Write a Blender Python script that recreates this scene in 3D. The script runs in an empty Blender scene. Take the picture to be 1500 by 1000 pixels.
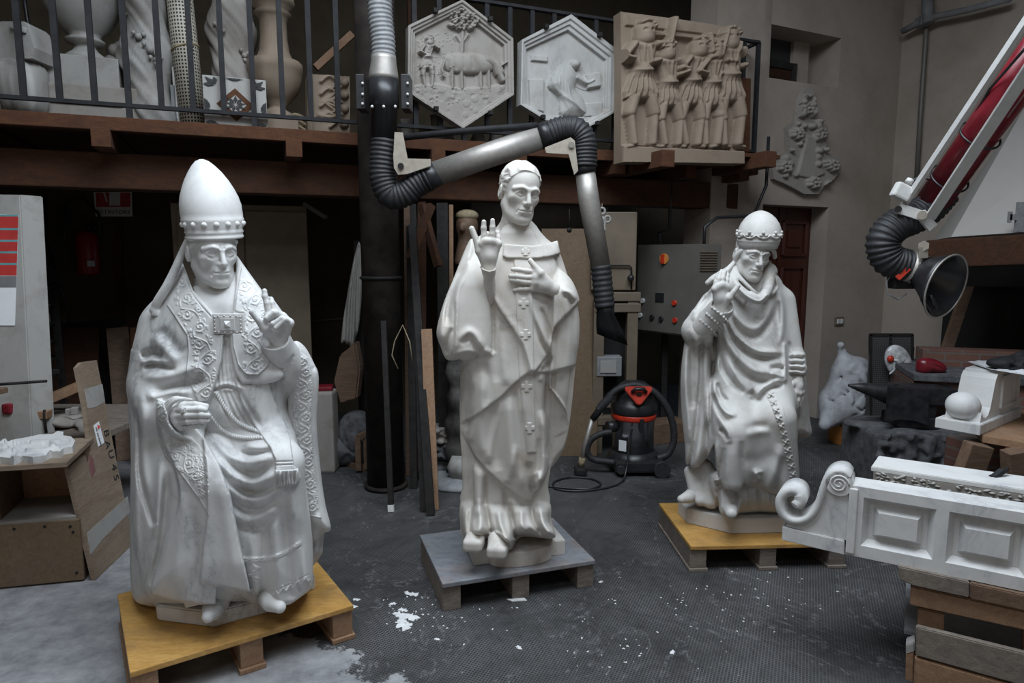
import bpy, bmesh, math, random
import numpy as np
from math import sin, cos, pi, radians, atan, sqrt
from mathutils import Vector, Matrix, Euler
S = bpy.context.scene
COL = S.collection
FPX = 970.0; HZ = 376.0; EYE = 1.6
PITCH = atan((500 - HZ) / FPX); CP, SP = cos(PITCH), sin(PITCH)
f4 = np.float32

# ---------------------------------------------------------------- measuring: photo pixel <-> metres in the room
def ray(u, v):
    a = (u - 750) / FPX; b = -(v - 500) / FPX
    return (a, CP + b * SP, -SP + b * CP)
def at_y(u, v, y):
    r = ray(u, v); t = y / r[1]
    return Vector((r[0] * t, y, EYE + r[2] * t))
def at_z(u, v, z=0.0):
    r = ray(u, v); t = (z - EYE) / r[2]
    return Vector((r[0] * t, r[1] * t, z))
def at_plane(u, v, p, n):
    r = Vector(ray(u, v)); o = Vector((0, 0, EYE)); n = Vector(n)
    t = (Vector(p) - o).dot(n) / r.dot(n)
    return o + r * t
def to_px(X, Y, Z):
    d = Y * CP - (Z - EYE) * SP
    return 750 + FPX * X / d, 500 - FPX * (Y * SP + (Z - EYE) * CP) / d

# ---------------------------------------------------------------- scene-object helpers
def tag(o, label=None, cat=None, group=None, kind=None):
    if label: o['label'] = label
    if cat: o['category'] = cat
    if group: o['group'] = group
    if kind: o['kind'] = kind
    return o
def empty(name, loc=(0, 0, 0), rz=0.0, label=None, cat=None, group=None, kind=None, parent=None):
    o = bpy.data.objects.new(name, None); COL.objects.link(o)
    o.location = loc; o.rotation_euler = (0, 0, rz); o.empty_display_size = .1
    if parent: o.parent = parent
    return tag(o, label, cat, group, kind)
def link(name, me, mat=None, parent=None, loc=None, rz=None):
    """one mesh object; a parent given here keeps the mesh in the world place it was made in"""
    o = bpy.data.objects.new(name, me); COL.objects.link(o)
    if mat is not None: me.materials.append(mat)
    if loc is not None: o.location = loc
    if rz is not None: o.rotation_euler = (0, 0, rz)
    if parent is not None:
        o.parent = parent
    return o
def world_part(name, me, mat, parent):
    """mesh made in world coordinates, hung under a parent that stands somewhere"""
    o = link(name, me, mat)
    if parent is not None:
        m = Matrix.Identity(4); q = parent
        while q is not None:
            m = Matrix.LocRotScale(q.location, q.rotation_euler, q.scale) @ q.matrix_parent_inverse.inverted() @ m if False else Matrix.LocRotScale(q.location, q.rotation_euler, q.scale) @ m
            q = q.parent
        me.transform(m.inverted()); o.parent = parent
    return o
def copy_tree(o, parent=None):
    c = o.copy(); COL.objects.link(c); c.parent = parent
    for ch in list(o.children): copy_tree(ch, c)
    return c

class MB:
    """collects simple shapes into one mesh"""
    def __init__(s): s.bm = bmesh.new()
    def box(s, c, d, rot=None, bev=0.0, seg=2):
        t = bmesh.new(); bmesh.ops.create_cube(t, size=1)
        bmesh.ops.scale(t, vec=d, verts=t.verts)
        if bev > 0: bmesh.ops.bevel(t, geom=list(t.edges), offset=bev, segments=seg, profile=.6, affect='EDGES')
        return s._add(t, c, rot)
    def _add(s, t, c=(0, 0, 0), rot=None):
        m = Matrix.Translation(Vector(c))
        if rot is not None: m = m @ (rot.to_4x4() if hasattr(rot, 'to_4x4') else Euler(rot).to_matrix().to_4x4())
        bmesh.ops.transform(t, matrix=m, verts=t.verts)
        me = bpy.data.meshes.new('t'); t.to_mesh(me); t.free(); s.bm.from_mesh(me); bpy.data.meshes.remove(me)
        return s
    def beam(s, a, b, w, h, up=(0, 0, 1), bev=0.0):
        """square bar from a to b; w across, h along 'up'"""
        a, b = Vector(a), Vector(b); d = b - a; L = d.length; x = d / L
        z = Vector(up); z = (z - x * z.dot(x))
        if z.length < 1e-5: z = Vector((0, 1, 0)); z = z - x * z.dot(x)
        z.normalize(); y = z.cross(x)
        return s.box((a + b) / 2, (L, w, h), Matrix((x, y, z)).transposed(), bev)
    def tube(s, pts, r, n=12, cap=True, closed=False):
        """tube through pts; r number or list"""
        pts = [Vector(p) for p in pts]; N = len(pts)
        R = [r] * N if isinstance(r, (int, float)) else list(r)
        rings = []; prev = None
        for i, p in enumerate(pts):
            if closed: t = pts[(i + 1) % N] - pts[i - 1]
            else: t = pts[min(i + 1, N - 1)] - pts[max(i - 1, 0)]
            if t.length < 1e-9: t = Vector((0, 0, 1))
            t.normalize()
            if prev is None:
                a = Vector((0, 0, 1)) if abs(t.z) < .9 else Vector((1, 0, 0)); x = (a - t * a.dot(t)).normalized()
            else:
                x = prev - t * prev.dot(t)
                x = x.normalized() if x.length > 1e-6 else t.orthogonal().normalized()
            prev = x; y = t.cross(x)
            rings.append([s.bm.verts.new(p + (x * cos(2 * pi * k / n) + y * sin(2 * pi * k / n)) * R[i]) for k in range(n)])
        for i in range(N if closed else N - 1):
            A, B = rings[i], rings[(i + 1) % N]
            for k in range(n): s.bm.faces.new((A[k], A[(k + 1) % n], B[(k + 1) % n], B[k])).smooth = True
        if cap and not closed:
            s.bm.faces.new(rings[0][::-1]); s.bm.faces.new(rings[-1])
        return s
    def rope(s, pts, r, pitch=.012, strands=2, n=6):
        pts = [Vector(p) for p in pts]; d = [0]
        for p, q in zip(pts, pts[1:]): d.append(d[-1] + (q - p).length)
        m = max(8, int(d[-1] / pitch * 8)); X = np.interp(np.linspace(0, d[-1], m), d, range(len(pts)))
        P = [pts[int(x)].lerp(pts[min(int(x) + 1, len(pts) - 1)], x - int(x)) for x in X]
        for k in range(strands):
            o = []
            for i, p in enumerate(P):
                t = (P[min(i + 1, m - 1)] - P[max(i - 1, 0)]).normalized(); a = Vector((0, 1, 0)) - t * t.y; a.normalize(); b = t.cross(a); w = 2 * pi * (i / 8 + k / strands)
                o.append(p + (a * cos(w) + b * sin(w)) * r * .5)
            s.tube(o, r * .62, n)
        return s
    def cyl(s, a, b, r, r2=None, n=20): return s.tube([a, b], [r, r if r2 is None else r2], n)
    def lathe(s, prof, c=(0, 0, 0), n=32, rot=None, mod=None):
        """prof = [(r,z)]; mod(angle,z)->radius factor"""
        t = bmesh.new(); rings = []
        for r, z in prof:
            rings.append([t.verts.new((max(r, 1e-4) * (mod(2 * pi * k / n, z) if mod else 1) * cos(2 * pi * k / n), max(r, 1e-4) * (mod(2 * pi * k / n, z) if mod else 1) * sin(2 * pi * k / n), z)) for k in range(n)])
        for A, B in zip(rings, rings[1:]):
            for k in range(n): t.faces.new((A[k], A[(k + 1) % n], B[(k + 1) % n], B[k])).smooth = True
        t.faces.new(rings[0][::-1]); t.faces.new(rings[-1])
        return s._add(t, c, rot)
    def prism(s, poly, o, x, y, depth, bev=0.0):
        """2-D outline in the plane (o;x,y), pushed by vector depth"""
        o, x, y, depth = Vector(o), Vector(x), Vector(y), Vector(depth); t = bmesh.new()
        A = [t.verts.new(o + x * p[0] + y * p[1]) for p in poly]; B = [t.verts.new(v.co + depth) for v in A]
        n = len(A); t.faces.new(A[::-1]); t.faces.new(B)
        for k in range(n): t.faces.new((A[k], A[(k + 1) % n], B[(k + 1) % n], B[k]))
        bmesh.ops.recalc_face_normals(t, faces=t.faces)
        if bev > 0: bmesh.ops.bevel(t, geom=list(t.edges), offset=bev, segments=2, affect='EDGES')
        return s._add(t)
    def sphere(s, c, r, n=16, rot=None):
        t = bmesh.new(); bmesh.ops.create_uvsphere(t, u_segments=n, v_segments=max(6, n // 2), radius=1)
        bmesh.ops.scale(t, vec=(r, r, r) if isinstance(r, (int, float)) else r, verts=t.verts)
        for f in t.faces: f.smooth = True
        return s._add(t, c, rot)
    def quad(s, a, b, c, d):
        s.bm.faces.new([s.bm.verts.new(Vector(p)) for p in (a, b, c, d)]); return s
    def warp(s, fn):
        for v in s.bm.verts: v.co = Vector(fn(v.co))
        return s
    def mesh(s, name):
        bmesh.ops.recalc_face_normals(s.bm, faces=s.bm.faces)
        me = bpy.data.meshes.new(name); s.bm.to_mesh(me); s.bm.free(); return me
    def build(s, name, mat, parent=None, world=True, loc=None, rz=None):
        me = s.mesh(name)
        if parent is not None and world: return world_part(name, me, mat, parent)
        return link(name, me, mat, parent, loc, rz)

# ---------------------------------------------------------------- curves
def spline(pts, n=8, closed=False):
    P = [tuple(map(float, p)) for p in pts]; N = len(P)
    if N < 3 and not closed:
        return np.array([[P[0][k] + (P[1][k] - P[0][k]) * i / n for k in range(len(P[0]))] for i in range(n + 1)])
    out = []
    for i in range(N if closed else N - 1):
        g = lambda j: np.array(P[j % N] if closed else P[min(max(j, 0), N - 1)])
        p0, p1, p2, p3 = g(i - 1), g(i), g(i + 1), g(i + 2)
        for k in range(n):
            t = k / n
            out.append(.5 * (2 * p1 + (p2 - p0) * t + (2 * p0 - 5 * p1 + 4 * p2 - p3) * t * t + (3 * p1 - p0 - 3 * p2 + p3) * t ** 3))
    if not closed: out.append(np.array(P[-1]))
    return np.array(out)

# ---------------------------------------------------------------- 2-D rasters
class Raster:
    """a height map over the rectangle (u0,v0)-(u1,v1), step s"""
    def __init__(s, box, step=1.0, fill=0.0):
        s.u0, s.v0 = box[0], box[1]; s.s = step
        s.nx = int((box[2] - box[0]) / step) + 2; s.ny = int((box[3] - box[1]) / step) + 2
        s.A = np.full((s.ny, s.nx), fill, f4); s.base = 0.0
        s.us = s.u0 + step * np.arange(s.nx, dtype=f4); s.vs = s.v0 + step * np.arange(s.ny, dtype=f4)
    def win(s, a, b, c, d):
        i0 = max(0, int((a - s.u0) / s.s)); i1 = min(s.nx, int((c - s.u0) / s.s) + 2)
        j0 = max(0, int((b - s.v0) / s.s)); j1 = min(s.ny, int((d - s.v0) / s.s) + 2)
        if i1 <= i0 or j1 <= j0: return None
        return slice(j0, j1), slice(i0, i1)
    def dist(s, pts, pad):
        """distance to a polyline and place along it (0..1), inside a window"""
        P = np.asarray(pts, f4); lo = P.min(0) - pad; hi = P.max(0) + pad
        w = s.win(lo[0], lo[1], hi[0], hi[1])
        if w is None: return None
        U = s.us[w[1]][None, :]; V = s.vs[w[0]][:, None]
        D = np.full((V.shape[0], U.shape[1]), 1e6, f4); T = np.zeros_like(D); m = len(P) - 1
        for i in range(m):
            a, b = P[i], P[i + 1]; d = b - a; L = float(d @ d) + 1e-9
            t = np.clip(((U - a[0]) * d[0] + (V - a[1]) * d[1]) / L, 0, 1)
            q = (U - a[0] - t * d[0]) ** 2 + (V - a[1] - t * d[1]) ** 2
            k = q < D; D = np.where(k, q, D); T = np.where(k, (i + t) / m, T)
        return w, np.sqrt(D), T
    def stroke(s, pts, r, h, mode='add', taper=True, n=6, shape='gauss'):
        """soft ridge (h>0) or groove (h<0)"""
        if n: pts = spline(pts, n)
        q = s.dist(pts, r * 2.6)
        if q is None: return s
        w, D, T = q
        k = np.exp(-(D / r) ** 2) if shape == 'gauss' else np.sqrt(np.clip(1 - (D / r) ** 2, 0, 1))
        if taper is True: k = k * np.clip(np.sin(np.pi * np.clip(T, .0, 1)) * 1.6 + .05, 0, 1)
        elif taper == 'end': k = k * np.clip((1 - T) * 3, 0, 1)
        elif taper == 'start': k = k * np.clip(T * 3, 0, 1)
        s._put(w, k * h, mode); return s
    def _put(s, w, z, mode):
        if mode == 'add': s.A[w] += z
        elif mode == 'max': s.A[w] = np.where(z > 1e-4, np.maximum(s.A[w], z + s.base), s.A[w])
        elif mode == 'min': s.A[w] = np.minimum(s.A[w], z)
    def poly(s, pts, h, edge=2.0, mode='add', n=0, bulge=0.0):
        """raised (h>0) or sunk patch with a soft rim of width edge; bulge adds a dome"""
        if n: pts = spline(pts, n, True)
        sd = poly_sd(pts, s, pad=edge)
        if sd is None: return s
        w, d = sd; k = np.clip(d / edge + .5, 0, 1); k = k * k * (3 - 2 * k)
        z = k * h
        if bulge:
            m = max(float(d.max()), 1e-3); z = z + np.sqrt(np.clip(1 - (1 - np.clip(d / m, 0, 1)) ** 2, 0, 1)) * bulge
        s._put(w, z, mode); return s
    def dot(s, c, r, h, mode='add'):
        return s.stroke([c, (c[0] + .01, c[1])], r, h, mode, False, 0, 'round')
    def get(s, U, V):
        x = np.clip((U - s.u0) / s.s, 0, s.nx - 1.001); y = np.clip((V - s.v0) / s.s, 0, s.ny - 1.001)
        i = x.astype(np.int32); j = y.astype(np.int32); fx = (x - i).astype(f4); fy = (y - j).astype(f4); A = s.A
        return (A[j, i] * (1 - fx) + A[j, i + 1] * fx) * (1 - fy) + (A[j + 1, i] * (1 - fx) + A[j + 1, i + 1] * fx) * fy
def poly_sd(pts, R, pad=0.0):
    """signed distance (inside > 0) of a polygon over R's cells"""
    P = np.asarray(pts, f4); lo = P.min(0) - pad; hi = P.max(0) + pad
    w = R.win(lo[0], lo[1], hi[0], hi[1])
    if w is None: return None
    U = R.us[w[1]][None, :]; V = R.vs[w[0]][:, None]
    D = np.full((V.shape[0], U.shape[1]), 1e9, f4); ins = np.zeros(D.shape, bool); N = len(P)
    for i in range(N):
        a, b = P[i], P[(i + 1) % N]; d = b - a; L = float(d @ d) + 1e-9
        t = np.clip(((U - a[0]) * d[0] + (V - a[1]) * d[1]) / L, 0, 1)
        D = np.minimum(D, (U - a[0] - t * d[0]) ** 2 + (V - a[1] - t * d[1]) ** 2)
        if a[1] != b[1]:
            c = ((a[1] > V) != (b[1] > V)) & (U < (b[0] - a[0]) * (V - a[1]) / (b[1] - a[1]) + a[0]); ins ^= c
    return w, np.where(ins, np.sqrt(D), -np.sqrt(D))

# ---------------------------------------------------------------- sculpting in a grid of distances
def interp(tab):
    """number, or [(v,value),...] -> function of v"""
    if isinstance(tab, (int, float)): return lambda V: f4(tab)
    a = np.array(sorted(tab), float); sl = np.diff(a[:, 1]) / np.diff(a[:, 0]); d = np.zeros(len(a)); d[1:-1] = np.where(sl[:-1] * sl[1:] > 0, np.sign(sl[1:]) * np.minimum(abs(sl[:-1]), abs(sl[1:])), 0)
    def f(V):
        i = np.clip(np.searchsorted(a[:, 0], V) - 1, 0, len(a) - 2); h = a[i + 1, 0] - a[i, 0]; t = np.clip((V - a[i, 0]) / h, 0, 1); t2 = t * t; t3 = t2 * t
        return ((2 * t3 - 3 * t2 + 1) * a[i, 1] + (t3 - 2 * t2 + t) * h * d[i] + (3 * t2 - 2 * t3) * a[i + 1, 1] + (t3 - t2) * h * d[i + 1]).astype(f4)
    return f
class Field:
    def __init__(s, lo, hi, h):
        s.h = h; s.lo = np.array(lo, float); s.n = np.maximum(((np.array(hi) - s.lo) / h).astype(int) + 2, 4)
        s.ax = [(s.lo[k] + h * np.arange(s.n[k])).astype(f4) for k in range(3)]
        s.F = np.full(tuple(s.n), .5, f4)
    def clone(s):
        c = object.__new__(type(s)); c.__dict__.update(s.__dict__); c.F = s.F.copy(); return c
    def blk(s, lo, hi):
        i0 = [max(0, int((lo[k] - s.lo[k]) / s.h)) for k in range(3)]
        i1 = [min(int(s.n[k]), int((hi[k] - s.lo[k]) / s.h) + 2) for k in range(3)]
        if any(b <= a for a, b in zip(i0, i1)): return None
        sl = tuple(slice(a, b) for a, b in zip(i0, i1))
        return sl, s.ax[0][sl[0]][:, None, None], s.ax[1][sl[1]][None, :, None], s.ax[2][sl[2]][None, None, :]
    def floor(s, z, k=.0):
        s.F = np.maximum(s.F, f4(z) - s.ax[2][None, None, :]); return s
    def merge(s, sl, d, k=0.0, op='add'):
        a = s.F[sl]
        if op == 'add':
            m = np.minimum(a, d)
            if k > 0: q = np.maximum(k - np.abs(a - d), 0) / k; m = m - q * q * k * .25
        elif op == 'sub':
            m = np.maximum(a, -d)
            if k > 0: q = np.maximum(k - np.abs(a + d), 0) / k; m = m + q * q * k * .25
        else:
            m = np.maximum(a, d)
        s.F[sl] = m
    def cap(s, pts, r, k=.01, op='add', n=0, flat=None):
        pts = [tuple(p) for p in pts]; R = [r] * len(pts) if isinstance(r, (int, float)) else list(r)
        if n:
            q = spline([p + (rr,) for p, rr in zip(pts, R)], n); pts = q[:, :3]; R = list(q[:, 3])
        P = np.array(pts, float); m = max(R) + max(k, .03) + 3 * s.h
        b = s.blk(P.min(0) - m, P.max(0) + m)
        if b is None: return s
        sl, X, Y, Z = b; D = None
        for i in range(len(P) - 1):
            a, e = P[i], P[i + 1] - P[i]; L = float(e @ e) + 1e-12
            t = np.clip(((X - a[0]) * e[0] + (Y - a[1]) * e[1] + (Z - a[2]) * e[2]) / L, 0, 1)
            d = np.sqrt((X - a[0] - t * e[0]) ** 2 + (Y - a[1] - t * e[1]) ** 2 + (Z - a[2] - t * e[2]) ** 2) - (R[i] + t * (R[i + 1] - R[i]))
            D = d if D is None else np.minimum(D, d)
        s.merge(sl, D.astype(f4), k, op); return s
    def ell(s, c, r, k=.01, op='add', rot=None):
        c = np.array(c, float); r = np.array(r, float); m = r.max() + max(k, .034) + 3 * s.h
        b = s.blk(c - m, c + m)
        if b is None: return s
        sl, X, Y, Z = b; p = [X - c[0], Y - c[1], Z - c[2]]
        if rot is not None:
            M = np.array(Euler(rot).to_matrix()); p = [M[0][j] * p[0] + M[1][j] * p[1] + M[2][j] * p[2] for j in range(3)]
        k0 = np.sqrt((p[0] / r[0]) ** 2 + (p[1] / r[1]) ** 2 + (p[2] / r[2]) ** 2)
        k1 = np.sqrt((p[0] / r[0] ** 2) ** 2 + (p[1] / r[1] ** 2) ** 2 + (p[2] / r[2] ** 2) ** 2) + 1e-6
        s.merge(sl, np.where(k0 < 1e-3, -r.min(), k0 * (k0 - 1) / k1).astype(f4), k, op); return s
    def box(s, c, half, k=.01, op='add', rot=None, rnd=.005):
        c = np.array(c, float); hf = np.array(half, float) - rnd; m = np.linalg.norm(half) + k + 3 * s.h
        b = s.blk(c - m, c + m)
        if b is None: return s
        sl, X, Y, Z = b; p = [X - c[0], Y - c[1], Z - c[2]]
        if rot is not None:
            M = np.array(Euler(rot).to_matrix()); p = [M[0][j] * p[0] + M[1][j] * p[1] + M[2][j] * p[2] for j in range(3)]
        q = [np.abs(p[j]) - hf[j] for j in range(3)]
        d = np.sqrt(np.maximum(q[0], 0) ** 2 + np.maximum(q[1], 0) ** 2 + np.maximum(q[2], 0) ** 2) + np.minimum(np.maximum(np.maximum(q[0], q[1]), q[2]), 0) - rnd
        s.merge(sl, d.astype(f4), k, op); return s
    def mesh(s, name, fn=None, keep=0):
        """surface nets; keep > 0 keeps the loose pieces above that many vertices"""
        F = s.F; I = F < 0
        E = [np.argwhere(I[:-1] != I[1:]), np.argwhere(I[:, :-1] != I[:, 1:]), np.argwhere(I[:, :, :-1] != I[:, :, 1:])]
        n = np.array(F.shape); cn = n - 1; sz = int(cn[0]) * int(cn[1]) * int(cn[2])
        keys = []; pos = []; quads = []; flips = []
        for a in range(3):
            e = E[a]; st = np.zeros(3, int); st[a] = 1
            f0 = F[tuple(e.T)]; f1 = F[tuple((e + st).T)]; t = f0 / (f0 - f1)
            p = e + t[:, None] * st
            b, c = (a + 1) % 3, (a + 2) % 3; ok = (e[:, b] > 0) & (e[:, c] > 0) & (e[:, b] < cn[b]) & (e[:, c] < cn[c])
            e, p, f0 = e[ok], p[ok], f0[ok]; cells = []
            for ob, oc in ((0, 0), (-1, 0), (-1, -1), (0, -1)):
                q = e.copy(); q[:, b] += ob; q[:, c] += oc
                key = (q[:, 0] * cn[1] + q[:, 1]) * cn[2] + q[:, 2]; cells.append(key); keys.append(key); pos.append(p)
            quads.append(np.stack(cells, 1)); flips.append(f0 > 0)
        K = np.concatenate(keys); Pp = np.concatenate(pos); uk, inv = np.unique(K, return_inverse=True)
        cnt = np.bincount(inv); co = np.stack([np.bincount(inv, Pp[:, j]) / cnt for j in range(3)], 1) * s.h + s.lo
        Q = np.searchsorted(uk, np.concatenate(quads)); fl = np.concatenate(flips); Q[fl] = Q[fl][:, ::-1]
        return np_mesh(name, co if fn is None else fn(co), Q)
def two_faced(name, A, B, qa, side):
    """front sheet A, back sheet B and flat-shaded side walls with vertices of their own"""
    N = A.size // 3; sd = np.concatenate(side) + 2 * N; Q = np.concatenate([qa, qa[:, ::-1] + N, sd]); a, b = A.reshape(-1, 3), B.reshape(-1, 3); co = np.concatenate([a, b, a, b])
    used, inv = np.unique(Q, return_inverse=True); me = np_mesh(name, co[used], inv.reshape(Q.shape)); n = len(Q)
    if len(me.polygons) == n: me.polygons.foreach_set('use_smooth', np.arange(n) < n - len(sd))
    return me
def np_mesh(name, co, Q, smooth=True):
    me = bpy.data.meshes.new(name); k = Q.shape[1]
    me.vertices.add(len(co)); me.vertices.foreach_set('co', np.asarray(co, f4).ravel())
    me.loops.add(Q.size); me.loops.foreach_set('vertex_index', Q.astype(np.int32).ravel())
    me.polygons.add(len(Q)); me.polygons.foreach_set('loop_start', np.arange(0, Q.size, k, dtype=np.int32))
    me.polygons.foreach_set('loop_total', np.full(len(Q), k, np.int32))
    me.polygons.foreach_set('use_smooth', np.full(len(Q), smooth, bool))
    me.update(calc_edges=True); me.validate(); return me

class Sculpt(Field):
    """a Field laid out around a figure standing about y = Y0; points are (u, v, w): where the photo shows them and w metres in front of Y0"""
    def __init__(s, box, Y0, w0, w1, h):
        c = [at_y(u, v, Y0 - w) for u in (box[0], box[2]) for v in (box[1], box[3]) for w in (w0, w1)]
        lo = [min(p[k] for p in c) - .02 for k in range(3)]; hi = [max(p[k] for p in c) + .02 for k in range(3)]
        lo[1], hi[1] = Y0 - w1, Y0 - w0
        super().__init__(lo, hi, h); s.Y0 = Y0; s.pm = Y0 / FPX * 1.01; s.bx = box
    def P(s, u, v, w): return tuple(at_y(u, v, s.Y0 - w))
    def pc(s, pts, r, k=.02, op='add', n=0): return s.cap([s.P(*p) for p in pts], r, k, op, n)
    def pe(s, c, r, k=.02, op='add', rot=None): return s.ell(s.P(*c), r, k, op, rot)
    def _px(s, b):
        sl, X, Y, Z = b; d = Y * f4(CP) - (Z - f4(EYE)) * f4(SP)
        return f4(750) + f4(FPX) * X / d, np.broadcast_to(f4(500) - f4(FPX) * (Y * f4(SP) + (Z - f4(EYE)) * f4(CP)) / d, np.broadcast_shapes(X.shape, Y.shape, Z.shape))
    def _blkpx(s, lo, hi, w0=None, w1=None):
        ws = (s.Y0 - s.ax[1][-1] if w0 is None else w0, s.Y0 - s.ax[1][0] if w1 is None else w1)
        c = np.array([s.P(u, v, w) for u in (lo[0], hi[0]) for v in (lo[1], hi[1]) for w in ws])
        return s.blk(c.min(0) - s.h, c.max(0) + s.h)
    def puff(s, pts, wc, T, edge, k=.02, n=6, op='add', pn=2.0, slope=0.0, um=None):
        """a rounded body over a traced outline: half thickness T, centre wc (numbers or tables over v), rim rounded over edge px"""
        q = spline(pts, n, True) if n else np.array(pts, float)
        pad = 14; R = Raster((q[:, 0].min() - pad, q[:, 1].min() - pad, q[:, 0].max() + pad, q[:, 1].max() + pad), 2.0)
        w, d = poly_sd(q, R, 1e4); R.A[w] = d
        b = s._blkpx(q.min(0) - pad, q.max(0) + pad)
        if b is None: return s
        sl, X, Y, Z = b; U, V = s._px(b); D = R.get(U, V)
        Wc, Tt = interp(wc)(V), interp(T)(V)
        if slope: Wc = Wc + f4(slope) * (U - f4(um if um is not None else q[:, 0].mean()))
        a = np.abs(f4(s.Y0) - Y - Wc) / Tt; e = np.maximum(1 - D / f4(edge), 0)
        g = (np.power(a, pn) + np.power(e, pn)) ** f4(1 / pn) - 1
        s.merge(sl, (g * np.minimum(Tt, f4(edge * s.pm))).astype(f4), k, op); return s
    def carve(s, R, wmin=None):
        """raise / sink the surface by the height map R (metres), only where it looks to the front (w > wmin)"""
        b = s._blkpx((R.us[0], R.vs[0]), (R.us[-1], R.vs[-1]))
        sl, X, Y, Z = b; U, V = s._px(b); z = R.get(U, V)
        if wmin is not None: z = z * np.clip((f4(s.Y0) - Y - interp(wmin)(V)) / .03, 0, 1)
        s.F[sl] -= z; return s
    def only(s, pts, t=0.0, n=0, rim=.006, wmin=None):
        """new sculpt: the surface lifted by t, kept inside the outline"""
        q = spline(pts, n, True) if n else np.array(pts, float); c = s.clone()
        R = Raster((s.bx[0] - 30, s.bx[1] - 30, s.bx[2] + 30, s.bx[3] + 30), 1.5, -60.); w, d = poly_sd(q, R, 60); R.A[w] = d
        b = (tuple(slice(0, int(m)) for m in s.n), s.ax[0][:, None, None], s.ax[1][None, :, None], s.ax[2][None, None, :])
        U, V = s._px(b); e = -R.get(U, V) * f4(s.pm); a = s.F - f4(t)
        m = np.maximum(a, e); k = f4(rim); qq = np.maximum(k - np.abs(a - e), 0) / k; c.F = m + qq * qq * k * f4(.25)
        if wmin is not None: c.F = np.maximum(c.F, interp(wmin)(V) - (f4(s.Y0) - b[2]))
        return c
    def hit(s, U, V, step=None):
        """first surface met from the camera at pixels U,V -> y (nan = none)"""
        U = np.asarray(U, float); V = np.asarray(V, float); st = step or s.h * .7
        a = (U - 750) / FPX; b = -(V - 500) / FPX; ry = CP + b * SP; rz = -SP + b * CP
        y = np.full(U.shape, float(s.ax[1][0]) + s.h); out = np.full(U.shape, np.nan); prev = np.full(U.shape, .5); ye = float(s.ax[1][-1]) - s.h
        for i in range(int((ye - y.flat[0]) / st) + 1):
            f = s.sample(a * y / ry, y, EYE + rz * y / ry); h = (f < 0) & np.isnan(out)
            out = np.where(h, y - st * np.clip(-f / np.maximum(prev - f, 1e-6), 0, 1), out); prev = f; y = y + st
        return out
    def sample(s, x, y, z):
        q = [np.clip((c - s.lo[k]) / s.h, 0, s.n[k] - 1.001) for k, c in enumerate((x, y, z))]
        i = [c.astype(int) for c in q]; f = [c - j for c, j in zip(q, i)]; F = s.F; r = 0
        for a in (0, 1):
            for b in (0, 1):
                for c in (0, 1):
                    r = r + F[i[0] + a, i[1] + b, i[2] + c] * (f[0] if a else 1 - f[0]) * (f[1] if b else 1 - f[1]) * (f[2] if c else 1 - f[2])
        return r
    def trace(s, pts, lift=0.0, n=8):
        q = spline(pts, n); y = s.hit(q[:, 0], q[:, 1]); ok = ~np.isnan(y); i = np.arange(len(y)); y = np.interp(i, i[ok], y[ok])
        y = np.convolve(np.pad(y, 2, 'edge'), np.ones(5) / 5, 'valid'); return [at_y(a, b, float(c) - lift) for (a, b), c in zip(q[:, :2], y)]
    def sheet(s, name, pts, t, deco=None, amp=.004, step=.8, n=0, blur=3, back=.012, rim=2.0):
        """a carved band lying on the surface inside the outline: lifted by t, with the height map deco on it"""
        q = spline(pts, n, True) if n else np.array(pts, float)
        R = Raster((q[:, 0].min() - 2, q[:, 1].min() - 2, q[:, 0].max() + 2, q[:, 1].max() + 2), step, -9.)
        w, d = poly_sd(q, R, 50); R.A[w] = d
        U, V = np.meshgrid(R.us, R.vs); gy, gx = np.gradient(R.A, step); mv = np.where((R.A < step * .3) & (R.A > -step * 2), R.A, 0)
        U = U - mv * gx; V = V - mv * gy; y = s.hit(U, V); ok = (R.A > -step * 1.5) & ~np.isnan(y)
        yy = np.where(ok, y, 0); m = ok.astype(float)
        for _ in range(blur):
            for ax in (0, 1):
                yy = yy + np.roll(yy, 1, ax) + np.roll(yy, -1, ax); m = m + np.roll(m, 1, ax) + np.roll(m, -1, ax)
        y = yy / np.maximum(m, 1e-6)
        k = np.clip(R.A / rim, 0, 1); z = t * np.sqrt(k)
        if deco is not None: z = z + amp * deco.get(U.astype(f4), V.astype(f4)) * np.clip(R.A / 2, 0, 1)
        def pos(y): r = ray(U, V); return np.stack([r[0] * y / r[1], y, EYE + r[2] * y / r[1]], -1)
        A = pos(y - z); B = pos(y + back); ny, nx = ok.shape; idx = np.arange(ny * nx).reshape(ny, nx)
        f = ok[:-1, :-1] & ok[1:, :-1] & ok[:-1, 1:] & ok[1:, 1:]
        qa = np.stack([idx[:-1, :-1][f], idx[1:, :-1][f], idx[1:, 1:][f], idx[:-1, 1:][f]], 1)
        fp = np.pad(f, 1); side = []; N = ny * nx
        for (dj, di, e0, e1) in ((-1, 0, (0, 1), (0, 0)), (1, 0, (1, 0), (1, 1)), (0, -1, (0, 0), (1, 0)), (0, 1, (1, 1), (0, 1))):
            g = f & ~fp[1 + dj:1 + dj + f.shape[0], 1 + di:1 + di + f.shape[1]]; j, i = np.nonzero(g)
            a = idx[j + e0[0], i + e0[1]]; c = idx[j + e1[0], i + e1[1]]; side.append(np.stack([a, a + N, c + N, c], 1) if len(j) else np.zeros((0, 4), int))
        return two_faced(name, A, B, qa, side)
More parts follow.
